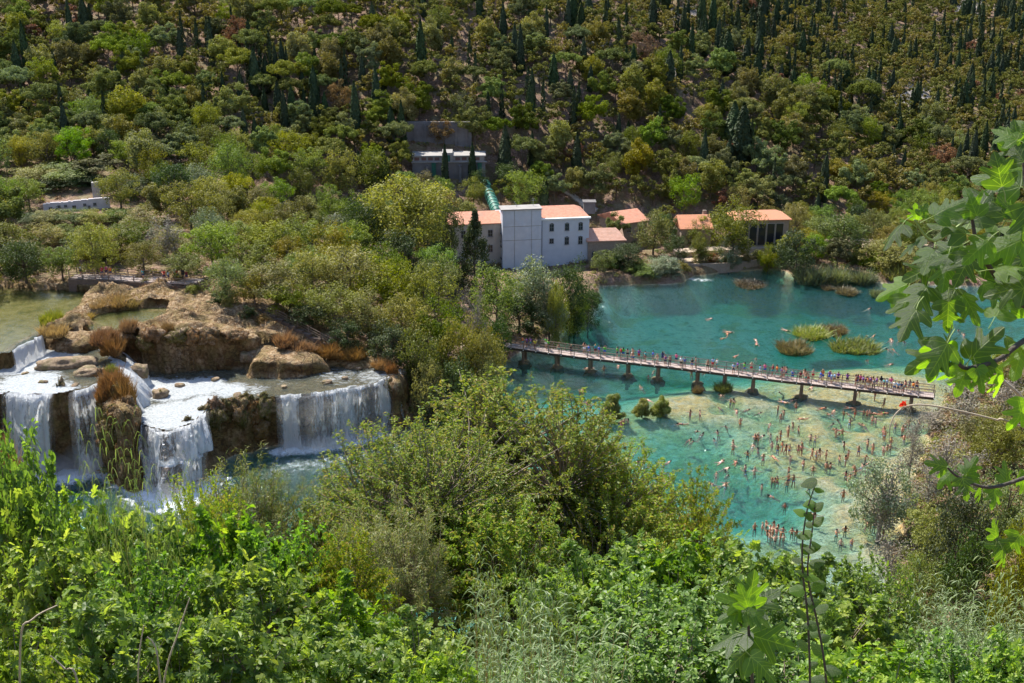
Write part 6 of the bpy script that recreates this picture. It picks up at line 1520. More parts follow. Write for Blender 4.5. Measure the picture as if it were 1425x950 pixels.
# ---- right bank bushes
for px, t, w, D, k, l in [(1240,618,128,106,'willow','big round grey-green bush standing in the shallows at the pool edge'),(1302,556,96,132,'grey','grey leafless bush behind the end of the footbridge'),(1350,520,110,130,'grey','pale twiggy bush at the landing of the footbridge'),(1408,505,100,134,'grey','pale twiggy bush under the overhanging fig branch'),
    (1325,590,110,114,'grey','grey twiggy bush on the bank where bathers rest'),(1395,575,110,116,'olive','olive bush among the grey twiggy bushes'),(1300,690,110,96,'olive','olive green bush on the bank below the grey round bush'),(1352,650,130,92,'dark','dark green tree over the cane thicket'),(1415,630,120,96,'broad','green tree behind the lower fig twig'),
    (1238,622,120,105,'grey','twiggy grey growth inside the big round grey-green bush'),(1248,728,96,92,'grey','thin grey-green bush by the ochre shallows'),(1290,740,110,84,'broad','leafy green tree rising behind the cane thicket'),(1375,710,120,84,'dark','dark tree directly behind the pale canes'),(1430,700,100,80,'olive','olive tree above the pale canes'),(1200,770,90,84,'broad','low green tree at the near end of the pool'),(1278,560,60,128,'grey','sparse grey bush right at the bridge landing'),(1375,560,90,122,'olive','olive bush behind the pale slanting stalk'),(1430,545,90,124,'olive','olive bush under the dangling fig leaves'),(1300,640,80,110,'grey','grey twiggy bush between the round bush and the bank'),(1275,590,60,120,'grey','small grey bush where the bank meets the shallows'),(1360,610,90,106,'grey','grey twiggy bush on the bank under the lower fig twig'),(1400,480,80,146,'olive','olive bush on the bank beyond the bridge'),(1340,500,70,142,'grey','grey bush on the bank beyond the bridge')]:
    loc, H, W = span(px, t, w, D); H = max(H, 1.5)
    put_tree('bush' if H < 7 else 'broadleaf_tree', rnd.choice(BT[k]), loc, H, W, l, 'bush' if H < 7 else 'tree', 'trees of the right bank')
# ------------------------------------------------------------------ foreground plants on the near slope
FM = {'fig': leaf_mat('fig_leaves', [(0.072,0.130,0.026),(0.117,0.195,0.033),(0.182,0.273,0.042),(0.286,0.351,0.065)], .45, .022, .5, 1.9, .25),
 'small': leaf_mat('small_yellow_green_leaves', [(0.094,0.156,0.025),(0.163,0.237,0.035),(0.250,0.312,0.044),(0.300,0.237,0.075)], .45, .02, .5, 1.7, .25),
 'oliv': leaf_mat('narrow_olive_leaves', [(.12,.15,.045),(.18,.21,.06),(.22,.18,.08)], .4, .02, .5, 1.5, .25),
 'vine': leaf_mat('mid_green_leaves', [(0.078,0.156,0.023),(0.130,0.234,0.036),(0.208,0.325,0.052)], .45, .03, .5, 1.8, .25),
 'cane': leaf_mat('cane_leaves', [(.11,.17,.06),(.16,.23,.09),(.25,.31,.15)], .4, .03, .5, 1.4, .2),
 'straw': leaf_mat('dry_straw', [(.45,.33,.16),(.55,.42,.22)], .25, .03, .5, 1.2, .2, (1, .9, .6))}
M_TWIG = plain('pale_twig', (.30, .25, .20), .8, .5, 6, (.18, .14, .11)); M_GREENTWIG = plain('green_brown_twig', (.11, .10, .05), .7, .4, 8)
def bushy(seed, H, W, nt, nl, tmpl, size, mat, spread=.55, leafpart=.5, bark=None, low=.12, up=.5, trunk=0., rad=.012, facing=.9):
    g = np.random.default_rng(seed); a = MB(); b = MB(); C, D, N = [], [], []
    hubs = [np.array([g.normal() * W * .05, g.normal() * W * .05, trunk * H])]
    if trunk > 0:
        a.tube([[0, 0, -.3], [.02 * W, 0, trunk * H * .5], hubs[0]], [.14, .11, .09], 7, 0)
        for k in range(9):
            u = g.random() * 6.28; hb = np.array([math.cos(u) * W * .22 * g.uniform(.5, 1.3), math.sin(u) * W * .22 * g.uniform(.5, 1.3), H * g.uniform(.42, .68)]); a.tube([hubs[0], (hubs[0] + hb) / 2 + g.normal(size=3) * .15, hb], [.075, .055, .035], 6, 0, cap=False); hubs.append(hb)
    else:
        for k in range(8):
            u = g.random() * 6.28; bs = np.array([math.cos(u) * W * .10, math.sin(u) * W * .10, -.2]); hb = np.array([math.cos(u) * W * .24 * g.uniform(.3, 1.2), math.sin(u) * W * .24 * g.uniform(.3, 1.2), H * g.uniform(.3, .55)]); a.tube([bs, (bs + hb) / 2 + g.normal(size=3) * .08 * W * .2, hb], [.04, .032, .022], 5, 0, cap=False); hubs.append(hb)
    for i in range(nt):
        d = g.normal(size=3); d /= np.linalg.norm(d); r_ = g.random() ** .3; lump = 1 + .22 * float(vn(np.array([d[0] * 2]), np.array([d[1] * 2]), d[2] * 2, seed)[0])
        tip = np.array([d[0] * W / 2, d[1] * W / 2, 0]) * r_ * lump + [0, 0, H * (spread + (1 - spread) * d[2] * r_ * lump)]
        tip[2] = max(tip[2], low * H)
        h = min(hubs, key=lambda q: np.linalg.norm(q - tip) + .3 * g.random() * W); L = np.linalg.norm(tip - h) + 1e-6
        mid = (h + tip) / 2 + g.normal(size=3) * L * .10 + [0, 0, L * .05]
        q = np.linspace(0, 1, 6)[:, None]; P = (1 - q) ** 2 * h + 2 * q * (1 - q) * mid + q ** 2 * tip
        a.tube(P, rad * np.array([1.3, 1.1, .9, .7, .5, .25]) * (1 + L * .3), 4, 0, g.random(), cap=False)
        n = nl; t_ = 1 - leafpart * g.random(n) ** 1.3 * min(1., 1.4 / L + .25); t_ = t_[:, None]
        c = (1 - t_) ** 2 * h + 2 * t_ * (1 - t_) * mid + t_ ** 2 * tip + g.normal(size=(n, 3)) * size * .35
        tg = unit(2 * (1 - t_) * (mid - h) + 2 * t_ * (tip - mid))
        dd = unit(rand_dir(n, g) * [1, 1, .6] + tg * .6 + [0, 0, -.12]); C.append(c); D.append(dd); N.append(unit(rand_dir(n, g) * (1.2 - facing) + np.array([0, 0, up]) + tg * .2 + .25 * unit(c - [0, 0, H * .4])))
    place_leaves(b, tmpl, np.concatenate(C), np.concatenate(D), np.concatenate(N), size, g, 0, curl=.5)
    return a.mesh('stems', bark or M_TWIG, True), b.mesh('foliage', mat), (H, W)
def canes(seed, H, W, ns, nl, leaf=.62, mat=None):
    g = np.random.default_rng(seed); a = MB(); b = MB()
    for i in range(ns):
        u = g.random() * 6.28; r_ = W * .5 * math.sqrt(g.random()); p0 = np.array([math.cos(u) * r_, math.sin(u) * r_, -.2]); h = H * g.uniform(.65, 1.05); ln = np.array([g.normal() * .10, g.normal() * .10, 0])
        z = np.linspace(0, 1, 6)[:, None]; P = p0 + [0, 0, 1] * z * h + ln * z ** 2 * h; a.tube(P, .012 * (1.2 - z[:, 0]), 5, 0, cap=False)
        t = np.linspace(.35, 1.0, nl); base = p0 + np.array([0, 0, 1]) * (t * h)[:, None] + ln * (t ** 2)[:, None] * h; az = np.arange(nl) * math.pi + g.random() * 6.28 + g.normal(size=nl) * .4
        out = np.stack([np.cos(az), np.sin(az), 0 * az], 1); L = leaf * g.uniform(.7, 1.25, nl) * (1.1 - .35 * t); sd = np.stack([-np.sin(az), np.cos(az), 0 * az], 1); V = []
        for q in np.linspace(0, 1, 7):
            c = base + out * (L * q * .85)[:, None] + np.array([0, 0, 1]) * (L * (.95 * q - .95 * q * q) * g.uniform(.9, 1.1))[:, None]; w_ = .052 * (min(1, q * 5 + .35)) * (1 - q) ** .7
            V += [c - sd * w_ / 2, c + [0, 0, -.006], c + sd * w_ / 2]
        V = np.stack(V, 1).reshape(-1, 3); ii = np.arange(nl)[:, None] * 21
        Q = np.concatenate([ii + [[3 * k + j, 3 * k + j + 1, 3 * k + j + 4, 3 * k + j + 3]] for k in range(6) for j in (0, 1)], 0); b.add(V, Q, 0, np.tile(g.random(nl), 12))
    return a.mesh('stems', FM['straw'] if g.random() < .4 else M_GREENTWIG), b.mesh('foliage', mat or FM['cane']), (H, W)
FIG_ = [bushy(600 + i, 3.8, 4.4, 150, 17, FIGL, .23, FM['fig'], rad=.014) for i in range(4)]
VINE = [bushy(610 + i, 3.6, 4.6, 220, 30, ROUND, .13, FM['vine']) for i in range(3)]
SMALL = [bushy(620 + i, 11.5, 9.0, 900, 50, OVAL, .13, FM['small'], trunk=.28, rad=.014, leafpart=.7, spread=.66) for i in range(2)]
SMALLB = [bushy(625 + i, 5.2, 5., 380, 64, OVAL, .11, FM['small'], rad=.010) for i in range(2)]
OLIV = [bushy(630 + i, 4.6, 5., 400, 80, LANC, .16, FM['oliv'], rad=.010) for i in range(2)]
CANE = [canes(640 + i, 3.4, 2.4, 20, 15, .7) for i in range(3)]
PALE = [canes(650 + i, 3.0, 3.0, 34, 13, .6) for i in range(2)]
def fore(px, top, w, D, V, label, name, cat, grp, smin=None):
    loc, H, W = span(px, top, w, D); st, fo, (H0, W0) = rnd.choice(V); H = max(H, .8)
    r = empty(name, loc, rnd.random() * 6.28); r.scale = (W / W0, W / W0, H / H0); link('stems', st, r); link('foliage', fo, r); tag(r, label, cat, grp); return r
G1 = 'leafy shrubs on the near slope'
for px, t, w, D, V, l, nm in [
 (705,522,400,36,SMALL,'tall loose-crowned tree with yellow-green leaves and pale branches in front of the pool','small_tree'),
 (590,580,340,31,SMALL,'reddish tinged small-leaved tree with a bare pale limb, nearest the waterfall pool','small_tree'),
 (825,600,300,37,SMALL,'small-leaved green tree leaning toward the bathers','small_tree'),
 (950,655,190,40,SMALLB,'rounded yellow-green bush at the edge of the blue pool','shrub'),
 (870,690,220,33,SMALLB,'dense small-leaved bush under the leaning tree','shrub'),(700,690,260,28,SMALLB,'shaded small-leaved bush beneath the tall loose tree','shrub'),(540,700,220,26,OLIV,'grey-olive narrow-leaved bush beside the bare limb','shrub'),
 (345,632,240,30,OLIV,'wide olive-leaved bush in front of the dark cliff','shrub'),(445,655,170,32,OLIV,'olive-leaved bush before the waterfall pool','shrub'),(270,655,130,27,SMALLB,'small-leaved bush beside the cane leaves near the falls','shrub'),
 (-15,545,170,16,VINE,'bright small-leaved shrub at the very edge beside the falls','shrub'),(25,655,150,15,FIG_,'fig bush at the edge under the bright shrub','shrub'),
 (95,668,170,19,FIG_,'fig bush below the broad waterfall','shrub'),(185,690,170,20,FIG_,'fig bush under the cane shoots','shrub'),(290,700,190,20,FIG_,'fig bush with upright shoots, below the wide olive bush','shrub'),(385,712,180,20,VINE,'yellow-green round-leaved bush below the cliff','shrub'),
 (470,735,170,20,SMALLB,'small-leaved bush beside the grey-olive bush','shrub'),(60,740,210,14,FIG_,'large fig bush low at the edge','shrub'),(200,760,220,14,VINE,'large round-leaved bush in the middle of the fig thicket','shrub'),(340,770,220,14,FIG_,'large fig bush with sunlit top leaves','shrub'),(470,800,200,15,FIG_,'large fig bush beside the dim hollow','shrub'),
 (570,850,190,13,FIG_,'low fig bush bordering the cane patch','shrub'),(450,870,240,10,FIG_,'near fig bush at the bottom beside the dry stalks','shrub'),(290,850,260,9,FIG_,'near fig bush behind the tan dry stalks','shrub'),(120,830,260,9,FIG_,'near fig bush with blue-green shaded leaves','shrub'),(0,850,220,8,FIG_,'near fig bush in the bottom corner','shrub'),
 (610,905,150,9,FIG_,'lowest fig bush at the foot of the cane patch','shrub'),
 (800,758,180,24,FIG_,'fig bush behind the canes','shrub'),(870,745,190,25,FIG_,'sunlit fig bush at the edge of the small-leaved bushes','shrub'),(960,742,190,24,FIG_,'fig bush below the rounded yellow-green bush','shrub'),(1050,752,180,23,FIG_,'fig bush with its top against the bathers','shrub'),
 (1140,765,170,23,FIG_,'fig bush behind the tall leafy shoot','shrub'),(1225,772,150,23,VINE,'dark-stemmed shrub before the grey bushes','shrub'),(900,805,230,17,VINE,'round-leaved shrub amid the fig thicket','shrub'),(1010,810,220,17,VINE,'round-leaved shrub behind the big lone fig shoot','shrub'),
 (1120,815,220,17,VINE,'round-leaved shrub crossed by the tall leafy shoot','shrub'),(1215,830,190,16,FIG_,'fig bush before the pale cane thicket','shrub'),(940,880,260,11,VINE,'low round-leaved shrub at the bottom by the canes','shrub'),(1080,885,260,11,VINE,'low round-leaved shrub under the big lone fig shoot','shrub'),
 (1220,900,240,10,FIG_,'low fig bush at the bottom under the canes','shrub'),(1350,890,220,10,VINE,'low round-leaved shrub at the bottom under the pale canes','shrub'),(1430,880,170,9,FIG_,'fig bush in the bottom corner under the pale canes','shrub')]:
    fore(px, t, w, D, V, l, nm, 'tree' if nm == 'small_tree' else 'shrub', G1)
for px, t, w, D, V, l in [(150,562,70,15,CANE,'tall cane shoots waving in front of the broad waterfall'),(205,640,60,17,CANE,'cane shoots in front of the cascade foot'),(255,632,50,22,CANE,'cane shoots at the edge of the olive bush'),(110,640,60,16,CANE,'short cane shoots below the broad waterfall'),(485,690,60,28,CANE,'cane tuft by the glittering pool'),
    (700,768,100,17,CANE,'upper cane clump of the silvery patch'),(757,760,110,19,PALE,'bushy pale cane clump at the top of the silvery patch'),(668,805,70,15,CANE,'slim pale canes beside the dim hollow'),(715,830,130,12,CANE,'silvery canes with long arching leaves, mid patch'),(800,845,150,10,CANE,'broad-leaved canes near the bottom of the patch'),
    (700,895,120,9,CANE,'lowest canes of the silvery patch'),(850,905,80,9,CANE,'lowest canes beside the round-leaved shrubs'),
    (1325,785,120,24,PALE,'pale cane thicket beneath the dark tree'),(1395,778,130,24,PALE,'pale cane thicket under the lower fig twig'),(1300,825,130,19,PALE,'pale canes behind the low fig bush'),(1380,830,150,17,PALE,'dense pale canes near the corner'),(1440,820,120,17,PALE,'pale canes at the border of the picture')]:
    fore(px, t, w, D, V, l, 'giant_cane', 'cane', 'giant canes on the near slope')
# ---- undergrowth of the near slope
gg = np.random.default_rng(41); n = 60000; ys = 3 + 78 * gg.random(n) ** .9; xs = gg.uniform(-.52, .52, n) * (ys + 4); zs = glook(xs, ys); mb = MB()
C = np.stack([xs, ys, zs + gg.random(n) * .8], 1); place_leaves(mb, OVAL, C, rand_dir(n, gg) * [1, 1, .4], unit(rand_dir(n, gg) * .6 + [0, -.4, 1]), .24, gg, 0)
tag(link('undergrowth', mb.mesh('undergrowth', [FM['vine']])), 'tangle of low green plants covering the near slope', 'undergrowth', kind='stuff')
# ------------------------------------------------------------------ the close fig branches
def smooth_closed(P, k):
    n = len(P); out = []
    for i in range(n):
        a, b, c, d = P[i - 1], P[i], P[(i + 1) % n], P[(i + 2) % n]
        for t in np.arange(k) / k: out.append(.5 * (2 * b + (c - a) * t + (2 * a - 5 * b + 4 * c - d) * t * t + (3 * b - a - 3 * c + d) * t ** 3))
    return np.array(out)
_o = smooth_closed(FIGL[0][:-1][:, :2], 4); _no = len(_o); _c = np.array([0, .33]); _r = []
for f_ in (1., .72, .42, .15): _r.append(_c + (_o - _c) * f_)
_v = np.concatenate(_r + [_c[None]]); _k = np.arange(_no)
BIGF = [[j * _no + a, j * _no + (a + 1) % _no, (j + 1) * _no + (a + 1) % _no, (j + 1) * _no + a] for j in range(3) for a in range(_no)] + [[4 * _no, 3 * _no + a, 3 * _no + (a + 1) % _no, 4 * _no] for a in range(_no)]
def bigleaf_mesh(seed, curl):
    g = np.random.default_rng(seed); z = -curl * np.abs(_v[:, 0]) ** 1.4 * .9 - curl * .5 * np.maximum(_v[:, 1], 0) ** 2 + .07 * vn(_v[:, 0] * 3.2, _v[:, 1] * 3.2, seed, seed) + .03 * np.cos(_v[:, 0] * 26) * np.abs(_v[:, 0])
    V = np.concatenate([_v, z[:, None]], 1); m = MB(); Q = np.array(BIGF[:3 * _no]); T = np.array([q[:3] for q in BIGF[3 * _no:]])
    m.add(V, Q, 0, g.random(), (_v[Q] * 1.0).reshape(-1, 2)); m.add(V, T, 0, .5, (_v[T]).reshape(-1, 2))
    m.tube([[0, -.45, .03], [.02, -.2, .05], [0, 0, .0]], [.016, .014, .012], 6, 1)
    me = m.mesh('leaf', [M_BIGLEAF, M_PET], True); return me
def bigleaf_mat():
    t = NT('close_fig_leaf'); uv = t.n('SeparateXYZ', {'Vector': t.n('UVMap').outputs[0]}); u = t.math('ABSOLUTE', uv.outputs[0]); v_ = uv.outputs[1]
    def line(k, off_, w_): return t.ramp(t.math('ABSOLUTE', t.math('SUBTRACT', t.math('SUBTRACT', v_, off_), t.math('MULTIPLY', u, k))), [(0, 1.), (w_, 0.)])
    vein = t.ramp(u, [(0, 1.), (.014, 0.)])
    for k, o_, w_ in ((1.25, .02, .016), (.35, .0, .012), (.75, .38, .012), (.75, .55, .010), (.75, .72, .008), (.9, .22, .010)): vein = t.math('MAXIMUM', vein, line(k, o_, w_))
    orr = t.n('ObjectInfo').outputs['Random']
    c = t.ramp(orr, [(0, (.010, .026, .006)), (.5, (.018, .044, .008)), (.8, (.035, .08, .010)), (1, (.06, .12, .014))])
    c = t.mix(t.math('MULTIPLY', t.noise(5, 4, .6, t.objco()), .5), c, (.05, .09, .02))
    c2 = t.mix(t.math('MULTIPLY', vein, .35), c, (.16, .24, .06)); tc = t.mix(1., c2, (6.5, 6.0, .8), 'MULTIPLY')
    nm = t.bump(t.math('ADD', t.math('MULTIPLY', vein, -.6), t.noise(30, 3, .6, t.objco())), .35, .01)
    g = t.mixs(.03, t.mixs(.6, t.n('BsdfDiffuse', {'Color': c2, 'Normal': nm}).outputs[0], t.n('BsdfTranslucent', {'Color': tc}).outputs[0]), t.n('BsdfGlossy', {'Roughness': .45, 'Normal': nm}).outputs[0])
    return t.surf(g)
M_BIGLEAF = bigleaf_mat(); M_PET = plain('leaf_stalk', (.22, .30, .08), .5); M_BRANCH = plain('dark_fig_bark', (.055, .045, .035), .8, .5, 20, (.10, .085, .07), .4)
BIG = [bigleaf_mesh(i, .25 + .12 * i) for i in range(5)]
RT = np.array([1., 0, 0]); UPV = np.array([0, sp, cp]); FW = np.array([0, cp, -sp])
def bleaf(parent, px, py, size, ang, D, tilt, o, mat=None):
    """leaf with its stalk end near px, py; ang = direction of the leaf in the picture (0 right, 90 up), tilt = how its face leans"""
    p = np.array(PD(px, py, D)); a = R(ang); dv = RT * math.cos(a) + UPV * math.sin(a) + FW * rnd.uniform(-.5, .5); dv /= np.linalg.norm(dv)
    n = np.array([0, 0, 1.]) * tilt + (-FW) * (1 - tilt) + np.array([rnd.gauss(0, .25), rnd.gauss(0, .25), rnd.gauss(0, .2)]); X = np.cross(dv, n); X /= np.linalg.norm(X); Z = np.cross(X, dv)
    s = size * proj(*p)[2] / F; M = Matrix(((X[0], dv[0], Z[0], p[0] - o[0]), (X[1], dv[1], Z[1], p[1] - o[1]), (X[2], dv[2], Z[2], p[2] - o[2]), (0, 0, 0, 1))) @ Matrix.Diagonal((s, s, s, 1))
    ob = link('leaf', rnd.choice(BIG), parent); ob.matrix_local = M; return ob
def stem(parent, pts, rad, name='branch', mat=None, o=(0, 0, 0), sides=7):
    P = [np.array(PD(*q)) - o for q in pts]; n = len(P); Q = []
    for i in range(n - 1):
        a, b, c, d = P[max(i - 1, 0)], P[i], P[i + 1], P[min(i + 2, n - 1)]
        for t in np.arange(5) / 5: Q.append(.5 * (2 * b + (c - a) * t + (2 * a - 5 * b + 4 * c - d) * t * t + (3 * b - a - 3 * c + d) * t ** 3))
    Q.append(P[-1]); r_ = np.interp(np.linspace(0, 1, len(Q)), np.linspace(0, 1, len(rad)), rad); m = MB(); m.tube(Q, r_, sides); return link(name, m.mesh(name, mat or M_BRANCH, True), parent)
o_ = np.array((2.6, 3.1, gz(2.6, 3.1))); r = empty('fig_tree', tuple(o_)); tag(r, 'close fig tree branch with large dark backlit lobed leaves overhanging the river view', 'tree')
m = MB(); m.tube([np.array([0, 0, -.3]), np.array([.05, 0, 1.0]), np.array([-.15, .1, 2.2]), np.array(PD(1500, 440, 3.1)) - o_], [.09, .075, .055, .03], 9); link('trunk', m.mesh('trunk', M_BRANCH, True), r)
m = MB(); m.tube([np.array([-.05, .05, 1.5]), np.array(PD(1480, 640, 3.0)) - o_], [.04, .018], 8); link('branch', m.mesh('branch', M_BRANCH, True), r)
stem(r, [(1500,440,3.1),(1425,425,3.0),(1392,392,2.95),(1362,345,2.9),(1352,300,2.9)], [.03, .009, .008, .006, .004], o=o_)
stem(r, [(1500,440,3.1),(1425,474,2.9),(1390,500,2.85),(1345,512,2.8),(1330,498,2.8),(1316,478,2.8)], [.02, .008, .007, .006, .005, .003], o=o_)
stem(r, [(1480,640,3.0),(1425,665,2.9),(1375,678,2.85),(1335,664,2.85),(1318,650,2.85)], [.018, .006, .005, .004, .003], o=o_)
stem(r, [(1500,440,3.1),(1440,300,3.0),(1425,220,3.0)], [.03, .012, .006], o=o_)
stem(r, [(1352,300,2.9),(1300,335,2.9),(1272,305,2.9)], [.004, .004, .002], o=o_, mat=M_PET)
stem(r, [(1480,640,3.0),(1440,740,2.9),(1400,760,2.9),(1380,745,2.9)], [.016, .006, .004, .003], o=o_)
for px, py, s, a, tl in [(1275,305,30,100,.6),(1268,312,30,140,.6),(1282,300,28,60,.5),(1256,312,56,215,.6),(1300,300,60,30,.4),(1345,325,70,150,.5),(1350,310,74,60,.4),(1340,340,70,200,.4),(1350,355,66,240,.4),(1300,345,60,235,.5),(1285,330,55,215,.7),(1320,360,60,250,.5),
  (1400,300,90,120,.4),(1420,260,90,150,.4),(1425,225,60,110,.5),(1400,225,36,185,.7),(1430,330,90,200,.4),(1390,330,80,250,.4),(1425,360,80,235,.5),(1410,210,60,80,.5),(1375,270,24,140,.6),(1382,280,22,40,.6),
  (1385,375,60,10,.7),(1360,360,60,-10,.7),(1330,400,64,240,.3),(1290,400,74,225,.3),(1262,412,62,250,.4),(1320,420,60,270,.3),(1275,430,70,230,.7),(1340,410,60,300,.4),(1300,370,70,200,.3),(1262,395,60,200,.4),(1370,395,60,320,.4),
  (1318,478,74,235,.2),(1310,485,76,215,.2),(1316,478,84,262,.2),(1335,500,60,120,.3),(1345,512,56,250,.3),(1350,500,80,55,.6),(1328,505,56,285,.3),(1360,512,50,290,.3),(1380,505,46,250,.4),(1395,520,50,280,.4),(1405,430,60,40,.4),(1400,470,50,330,.4),(1425,480,70,240,.3),(1385,440,60,60,.6),
  (1318,650,42,160,.4),(1325,655,44,230,.4),(1340,665,42,280,.4),(1352,672,44,90,.4),(1365,675,42,300,.4),(1385,678,40,260,.4),(1345,660,40,60,.4),(1400,672,44,80,.5),(1420,660,46,300,.5),(1400,760,44,170,.6),(1385,748,40,100,.6),(1420,745,50,240,.5),(1395,765,40,300,.5),
  (1425,400,70,190,.3),(1410,345,70,160,.5),(1405,380,64,220,.4),(1395,260,64,110,.5),(1420,310,70,130,.4),(1385,310,60,180,.5),(1435,240,70,170,.5),(1360,300,56,110,.5),(1375,335,60,220,.4),(1415,195,50,140,.5),(1340,355,56,180,.5),(1320,305,50,60,.5),(1435,370,70,200,.4),(1430,560,60,240,.3),(1430,180,60,200,.4),(1430,285,80,270,.3)]:
    bleaf(r, px, py, s * .77, a, rnd.uniform(2.7, 3.15), tl, o_)
o_ = np.array((.8, 3.9, gz(.8, 3.9))); r = empty('fig_shoot', tuple(o_)); tag(r, 'lone big-leaved fig shoot glowing yellow-green low in front of the round-leaved shrubs', 'shrub')
stem(r, [(1052,1130,3.9),(1047,950,3.8),(1042,880,3.75),(1040,838,3.7)], [.009, .007, .006, .004], o=o_, name='stem')
for px, py, s, a, tl in [(1040,838,78,30,.5),(1040,838,76,80,.5),(1040,838,72,150,.5),(1039,840,60,195,.6),(1041,842,56,330,.6),(1042,870,90,200,.5),(1043,875,92,345,.5),(1044,895,70,215,.6),(1045,905,70,320,.6),(1040,836,50,110,.3)]:
    bleaf(r, px, py + 8, s * .72, a, rnd.uniform(3.6, 3.8), tl, o_)
# tall leafy shoot with roundish leaves
_w = smooth_closed(np.array([(0,0),(.30,.10),(.42,.42),(.25,.78),(0,1.02),(-.25,.78),(-.42,.42),(-.30,.10)]), 3)
m = MB(); _z = -.35 * np.abs(_w[:, 0]) ** 1.5 - .1 * _w[:, 1] ** 2; V = np.concatenate([np.concatenate([_w, _z[:, None]], 1), [[0, .45, .03]]]); m.add(V, [[len(_w), i, (i + 1) % len(_w)] for i in range(len(_w))], 0, .5, (V[[[len(_w), i, (i + 1) % len(_w)] for i in range(len(_w))]][..., :2]).reshape(-1, 2)); RNDL = m.mesh('leaf', [M_BIGLEAF], True)
o_ = np.array((1.1, 4.0, gz(1.1, 4.0))); r = empty('leafy_shoot', tuple(o_)); tag(r, 'tall thin shoot with small round leaves rising across the bathing pool', 'shrub')
for pts in ([(1128,1130,3.9),(1127,950,3.8),(1124,860,3.8),(1116,780,3.8),(1122,715,3.8),(1137,668,3.8)], [(1160,1130,3.9),(1150,950,3.8),(1138,870,3.8),(1124,800,3.8),(1130,740,3.8),(1134,700,3.8)]):
    stem(r, pts, [.006, .005, .0045, .004, .003, .002], o=o_, name='stem')
    P = np.array([p[:2] for p in pts[1:]], float)
    for k in range(17):
        t = k / 16 * (len(P) - 1); i = min(int(t), len(P) - 2); q = P[i] + (P[i + 1] - P[i]) * (t - i); ob = bleaf(r, q[0], q[1], rnd.uniform(13, 24), (15 if k % 2 else 165) + rnd.uniform(-35, 35), 3.8, .6, o_); ob.data = RNDL
# dry stalks
M_STRAW = plain('dry_stalk', (.50, .42, .33), .8, .5, 20, (.34, .27, .2)); M_RED = leaf_mat('red_petals', [(.75, .03, .02), (.85, .06, .04)], .4, .04, .4, 1.1, .1, (1, 1, 1))
o_ = np.array((1.7, 3.2, gz(1.7, 3.2))); r = empty('flower_stalk', tuple(o_)); tag(r, 'dry arching stalk with one small red flower crossing above the bathers', 'stalk')
stem(r, [(1700,700,3.3),(1425,594,3.1),(1387,584,3.1),(1337,572,3.1),(1294,564,3.1),(1266,564,3.1),(1248,574,3.1),(1239,592,3.1),(1237,616,3.1)], [.006, .0035, .003, .003, .0028, .0026, .002, .0018, .001], 'stem', M_STRAW, o_, 6)
stem(r, [(1700,1100,3.3),(1700,700,3.3)], [.008, .006], 'stem', M_STRAW, o_, 6)
c = np.array(PD(1258, 562, 3.1)) - o_; g_ = np.random.default_rng(4); m = MB(); k = 14; d = rand_dir(k, g_); place_leaves(m, ROUND, c + d * .001, d * [1, .6, .5] + [-.5, 0, .1], rand_dir(k, g_), .012, g_, 0); link('flower', m.mesh('flower', M_RED), r)
for lab, pts in [('pale dry stalk slanting under the fig leaves beside the river bank', [(1500,640,3.4),(1425,556,3.3),(1395,528,3.3),(1368,500,3.3)]), ('tan dry grass stalk leaning up out of the fig leaves, tallest of them', [(215,1100,5.6),(228,950,5.5),(248,880,5.5),(264,832,5.5)]), ('curved tan dry stalk beside the tallest dry stalk', [(240,1120,5.3),(222,940,5.2),(216,900,5.2),(205,886,5.2)]),
      ('arching tan dry stalk near the bottom corner', [(30,1120,5.),(28,900,4.9),(45,862,4.9),(80,842,4.9)]), ('thin upright tan stalk between fig leaves at the bottom', [(195,1100,5.6),(192,940,5.5),(200,870,5.5)]), ('bent straw stalk at the very bottom of the fig thicket', [(130,1120,5.),(108,950,4.9),(90,930,4.9),(70,912,4.9)])]:
    o_ = np.array(PD(*pts[0])); r = stem(None, pts, [.008, .006, .005, .003], 'dry_stalk', M_STRAW, o_, 5); r.location = tuple(o_); tag(r, lab, 'stalk', 'dry stalks among the fig leaves')
finish_labels()
# ------------------------------------------------------------------ camera, light
cam = bpy.data.cameras.new('camera'); co = bpy.data.objects.new('camera', cam); COL.objects.link(co)
cam.sensor_width = 36; cam.lens = 36 * F / 1425; cam.clip_end = 4000; cam.clip_start = .05
co.location = (0, 0, CH); co.rotation_euler = (R(90) - PITCH, 0, 0); scene.camera = co
SUN_EL, SX, SY = R(52), -.62, .79
w = bpy.data.worlds.new('World'); scene.world = w; w.use_nodes = True
nt = w.node_tree; bg = nt.nodes['Background']; sk = nt.nodes.new('ShaderNodeTexSky'); sk.sky_type = 'NISHITA'; sk.sun_disc = False
sk.sun_elevation = SUN_EL; sk.sun_rotation = math.atan2(SX, SY); sk.air_density = 1.0; sk.dust_density = .6
nt.links.new(sk.outputs[0], bg.inputs[0]); bg.inputs[1].default_value = .12
sl = bpy.data.lights.new('sun', 'SUN'); sl.energy = 5.0; sl.angle = R(.5); sl.color = (1, .94, .82)
so = bpy.data.objects.new('sun', sl); COL.objects.link(so); so.location = (-60, 90, 160)
v = Vector((SX * math.cos(SUN_EL), SY * math.cos(SUN_EL), math.sin(SUN_EL)))
so.rotation_euler = v.to_track_quat('Z', 'Y').to_euler()
scene.view_settings.view_transform = 'Standard'; scene.view_settings.look = 'None'; scene.view_settings.exposure = 0.95; scene.view_settings.gamma = 1
cy = scene.cycles
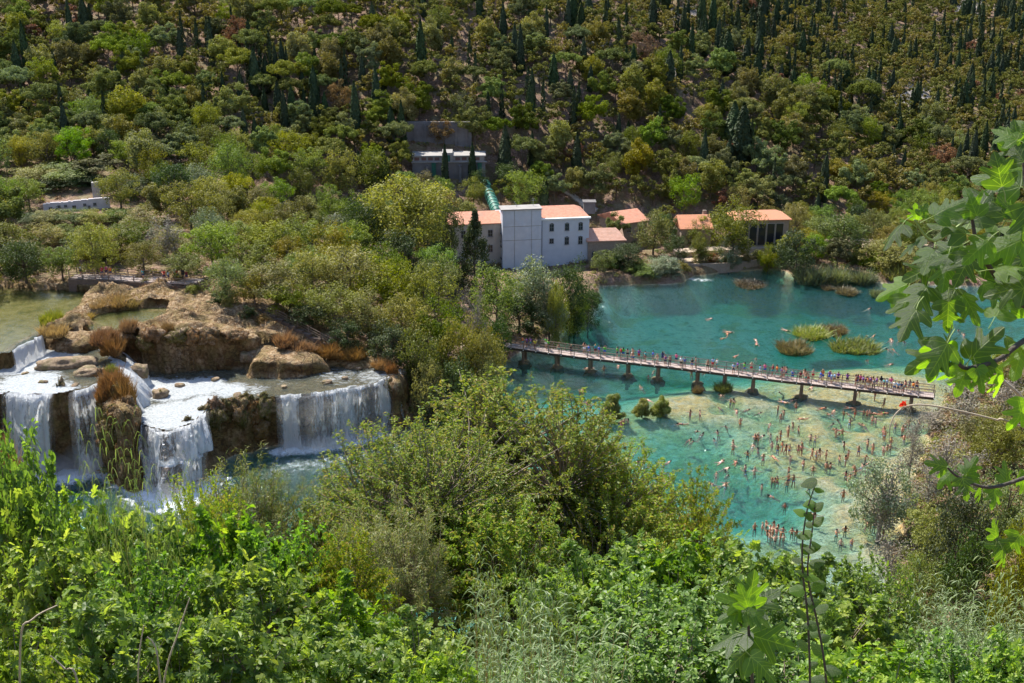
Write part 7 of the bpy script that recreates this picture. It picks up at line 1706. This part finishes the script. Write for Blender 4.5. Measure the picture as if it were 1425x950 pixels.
cy.max_bounces = 6; cy.diffuse_bounces = 3; cy.glossy_bounces = 3; cy.transmission_bounces = 4; cy.transparent_max_bounces = 10; cy.volume_bounces = 0
cy.caustics_reflective = False; cy.caustics_refractive = False; cy.use_adaptive_sampling = True; cy.adaptive_threshold = .02
cy.use_denoising = True; cy.sample_clamp_indirect = 6
scene.render.engine = 'CYCLES'


# ------------------------------------------------------------------ spray hanging at the foot of the falls
for i, (P_, sx_, sy_, sz_, dn) in enumerate([(FOOTL[1], 5.5, 2.6, 2.6, .16), (FOOTL[5], 5.0, 2.6, 2.4, .13), (FOOTR[1], 4.5, 2., 1.4, .12), (FOOTR[3], 4., 2., 1.3, .10), (FOOTL[9], 3.2, 2., 1.6, .12)]):
    m = MB(); uu, vv = np.meshgrid(np.arange(20) * 2 * math.pi / 20, np.linspace(-1.5, 1.5, 10)); V = np.stack([np.cos(uu) * np.cos(vv) * sx_, np.sin(uu) * np.cos(vv) * sy_, np.sin(vv) * sz_], -1).reshape(-1, 3)
    V = V * (1 + .35 * fbm(V[:, 0] / 2, V[:, 1] / 2, V[:, 2] / 2, i))[:, None]; k = np.arange(20); m.add(V, np.concatenate([np.stack([j * 20 + k, j * 20 + (k + 1) % 20, (j + 1) * 20 + (k + 1) % 20, (j + 1) * 20 + k], 1) for j in range(9)])); m.add(V[:20], [list(range(20))[::-1]]); m.add(V[-20:], [list(range(20))])
    mm = bpy.data.materials.new('spray_air'); mm.use_nodes = True; t_ = mm.node_tree; t_.nodes.clear(); ou = t_.nodes.new('ShaderNodeOutputMaterial'); pv = t_.nodes.new('ShaderNodeVolumePrincipled'); pv.inputs['Color'].default_value = (.95, .97, 1, 1); pv.inputs['Density'].default_value = dn
    t_.links.new(pv.outputs[0], ou.inputs['Volume']); o = link('mist', m.mesh('mist', [mm], True), None, (P_[0], P_[1], sz_ * .35)); tag(o, 'white spray drifting at the foot of the falls', 'mist', 'spray at the foot of the falls', 'stuff')
scene.cycles.volume_bounces = 1
